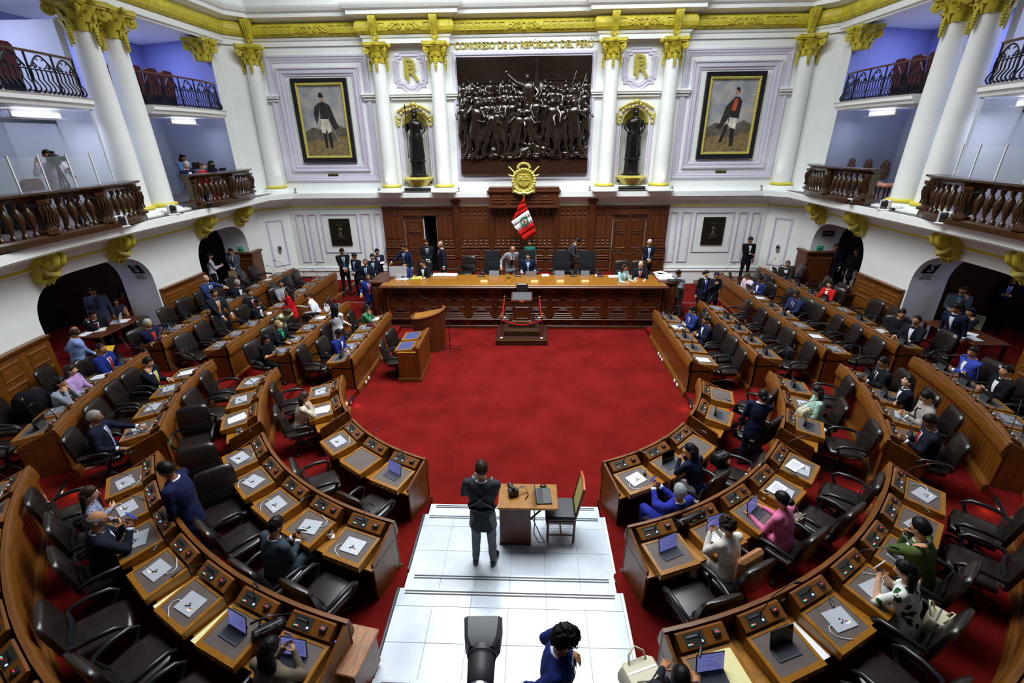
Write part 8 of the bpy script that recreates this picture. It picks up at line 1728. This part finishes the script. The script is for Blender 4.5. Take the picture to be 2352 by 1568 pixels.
# ---- rooms behind the arches
for s in (-1, 1):
    area('archway_lamp', (s*12.6, -8.3, 3.4), (0, 0, 0), 1.2, 1.2, 22, (0.62, 0.68, 1.0)); area('far_archway_lamp', (s*12.6, -3.0, 3.4), (0, 0, 0), .8, .8, 6, (0.62, 0.68, 1.0))
    t = thing('table', 'brown table in the %s near archway' % side[s], 'table', (s*11.05, -7.75 if s < 0 else -7.9, .60), 0); MB().box(-.42, .42, -.75, .85, .71, .75, c=.008).build('table_top', WOODD, t)
    for gx in (-.36, .36):
        for gy in (-.68, .78): MB().box(gx-.03, gx+.03, gy-.03, gy+.03, 0, .71).build('leg', WOODDK, t)
    zt = 1.352
    l = thing('laptop', 'open laptop on the table in the %s near archway' % side[s], 'laptop', (s*11.0, -7.4, zt), s*R_(60)); MB().box(-.16, .16, -.22, 0, 0, .015, c=.004).build('base', CHAS if s < 0 else PLAS, l); ld = MB().box(-.16, .16, -.004, .004, 0, .22, c=.003).build('lid', CHAS if s < 0 else PLAS, l, loc=(0, 0, .012)); ld.rotation_euler = (R_(-12), 0, 0)
    for k_, (dx, dy) in enumerate(((-.15, -.5), (.1, .45), (.0, -.2))): tag(MB().box(-.11, .11, -.15, .15, 0, .004+.004*k_).build('papers', PAPER, loc=(s*11.05+dx, -7.8+dy, zt), rz=.3*k_), 'white papers on the table in the %s near archway, %s' % (side[s], ['near end', 'far end', 'middle'][k_]), 'papers')
    t2 = thing('table', 'small brown table in the %s far archway' % side[s], 'table', (s*10.35, -4.25, .60), 0); MB().box(-.35, .35, -.55, .35, .71, .75, c=.008).build('table_top', WOODD, t2); MB().box(-.3, .3, -.5, .3, 0, .71).build('cabinet', WOODDK, t2)
    for k_ in range(2): tag(MB().box(-.12, .12, -.16, .16, 0, .02+.01*k_).build('papers', PAPER if k_ else mat('navy_folder', '#26304a', .5), loc=(s*10.3, -4.4+.32*k_, zt), rz=.2+.4*k_), '%s on the table in the %s far archway' % (('navy folders', 'white papers')[k_], side[s]), 'papers')
t = thing('printer', 'pale blue laser printer with paper on a stand in the left archway', 'printer', (-12.15, -9.35, 1.55), R_(55)); MB().box(-.26, .26, -.24, .24, 0, .42, c=.02).build('housing', mat('printer_blue', '#8fa4d0', .5), t); MB().box(-.22, .22, -.2, .2, .42, .46, c=.01).build('top_cover', PLASG, t); MB().box(-.13, .13, -.16, .08, .46, .475).build('paper_sheet', PAPER, t); MB().box(-.2, .2, -.246, -.24, .06, .20).build('paper_drawer', mat('printer_drawer', '#b8c4de', .5), t); MB().box(-.05, .05, -.25, -.246, .12, .135).build('drawer_handle', PLAS, t); MB().box(-.3, .3, -.28, .28, -.95, 0).build('stand', WOODDK, t)
tag(MB().box(-.35, .35, -.03, .03, -.08, .08, c=.01).build('wall_shelf', mat('shelf_blue', '#7a8cc0', .5), loc=(-12.3, -9.4, 2.55), rz=R_(-70)), 'pale shelf above the printer in the left archway', 'shelf')
for k_, (x, y) in enumerate(((12.0, -9.2), (11.9, -7.0))):
    t = thing('stacking_chair', 'pale office chair in the right archway, %s' % ('nearer the camera' if k_ == 0 else 'behind the table'), 'chair', (x, y, .60), R_(-60)); MB().box(-.22, .22, .2, .23, .42, .86, c=.01).build('backrest', flat('#a8a888'), t); MB().box(-.22, .22, -.2, .2, .42, .45, c=.01).build('seat', flat('#a8a888'), t)
    for gx in (-.2, .2):
        for gy in (-.18, .18): MB().tube([(gx, gy, 0), (gx, gy, .43)], .012, 6).build('leg', PLAS, t)
t = thing('table', 'brown table with stacked papers at the right edge behind the fourth row', 'table', (10.7, -11.2, .60), R_(-20)); MB().box(-.3, .3, -.5, .5, .8, .84, c=.008).build('table_top', WOODD, t); MB().box(-.26, .26, -.46, .46, 0, .8).build('cabinet', WOODD, t)
pp = MB(); [pp.box(-.2, .2, -.15, .15, .018*i, .018*i+.016) for i in range(4)]; tag(pp.build('paper_pile', PAPER, loc=(10.65, -11.05, 1.443), rz=-.2), 'pile of white papers on the brown table at the right edge', 'papers')
# video camera of the left gallery cameraman
t = thing('video_camera', 'black shoulder video camera on a tripod in the left gallery', 'camera', (-10.15, -8.42, 5.45), R_(40)); MB().box(-.09, .09, -.22, .28, .0, .2, c=.03).build('body', PLAS, t); MB().tube([(0, -.22, .12), (0, -.42, .12), (0, -.44, .12), (0, -.52, .12)], [.06, .06, .085, .085], 12).build('lens', PLAS, t); MB().box(.09, .2, -.18, -.02, .06, .16, c=.02).build('viewfinder', PLAS, t); MB().box(-.03, .03, -.15, .15, .2, .27, c=.01).build('handle', PLAS, t)
for g, yy in ((-.3, .2), (.3, .2), (0, -.1)): MB().tube([(0, 0, 0), (g*.7, yy, -1.40)], [.025, .015], 6).build('tripod_leg', PLAS, t)
for k_, (x, y, z) in enumerate(((-10.05, -3.35, 5.0), (-10.3, -2.4, 4.85), (-10.85, -2.9, 5.05))):
    l = thing('laptop', 'dark laptop in the left gallery, %s' % ['on the rail before the woman in red', 'before the woman in navy', 'before the woman in blue'][k_], 'laptop', (x, y, z), R_(-100)); MB().box(-.15, .15, -.2, 0, 0, .014, c=.004).build('base', PLAS, l); ld = MB().box(-.15, .15, -.004, .004, 0, .2, c=.003).build('lid', PLAS, l, loc=(0, 0, .012)); ld.rotation_euler = (R_(-14), 0, 0)
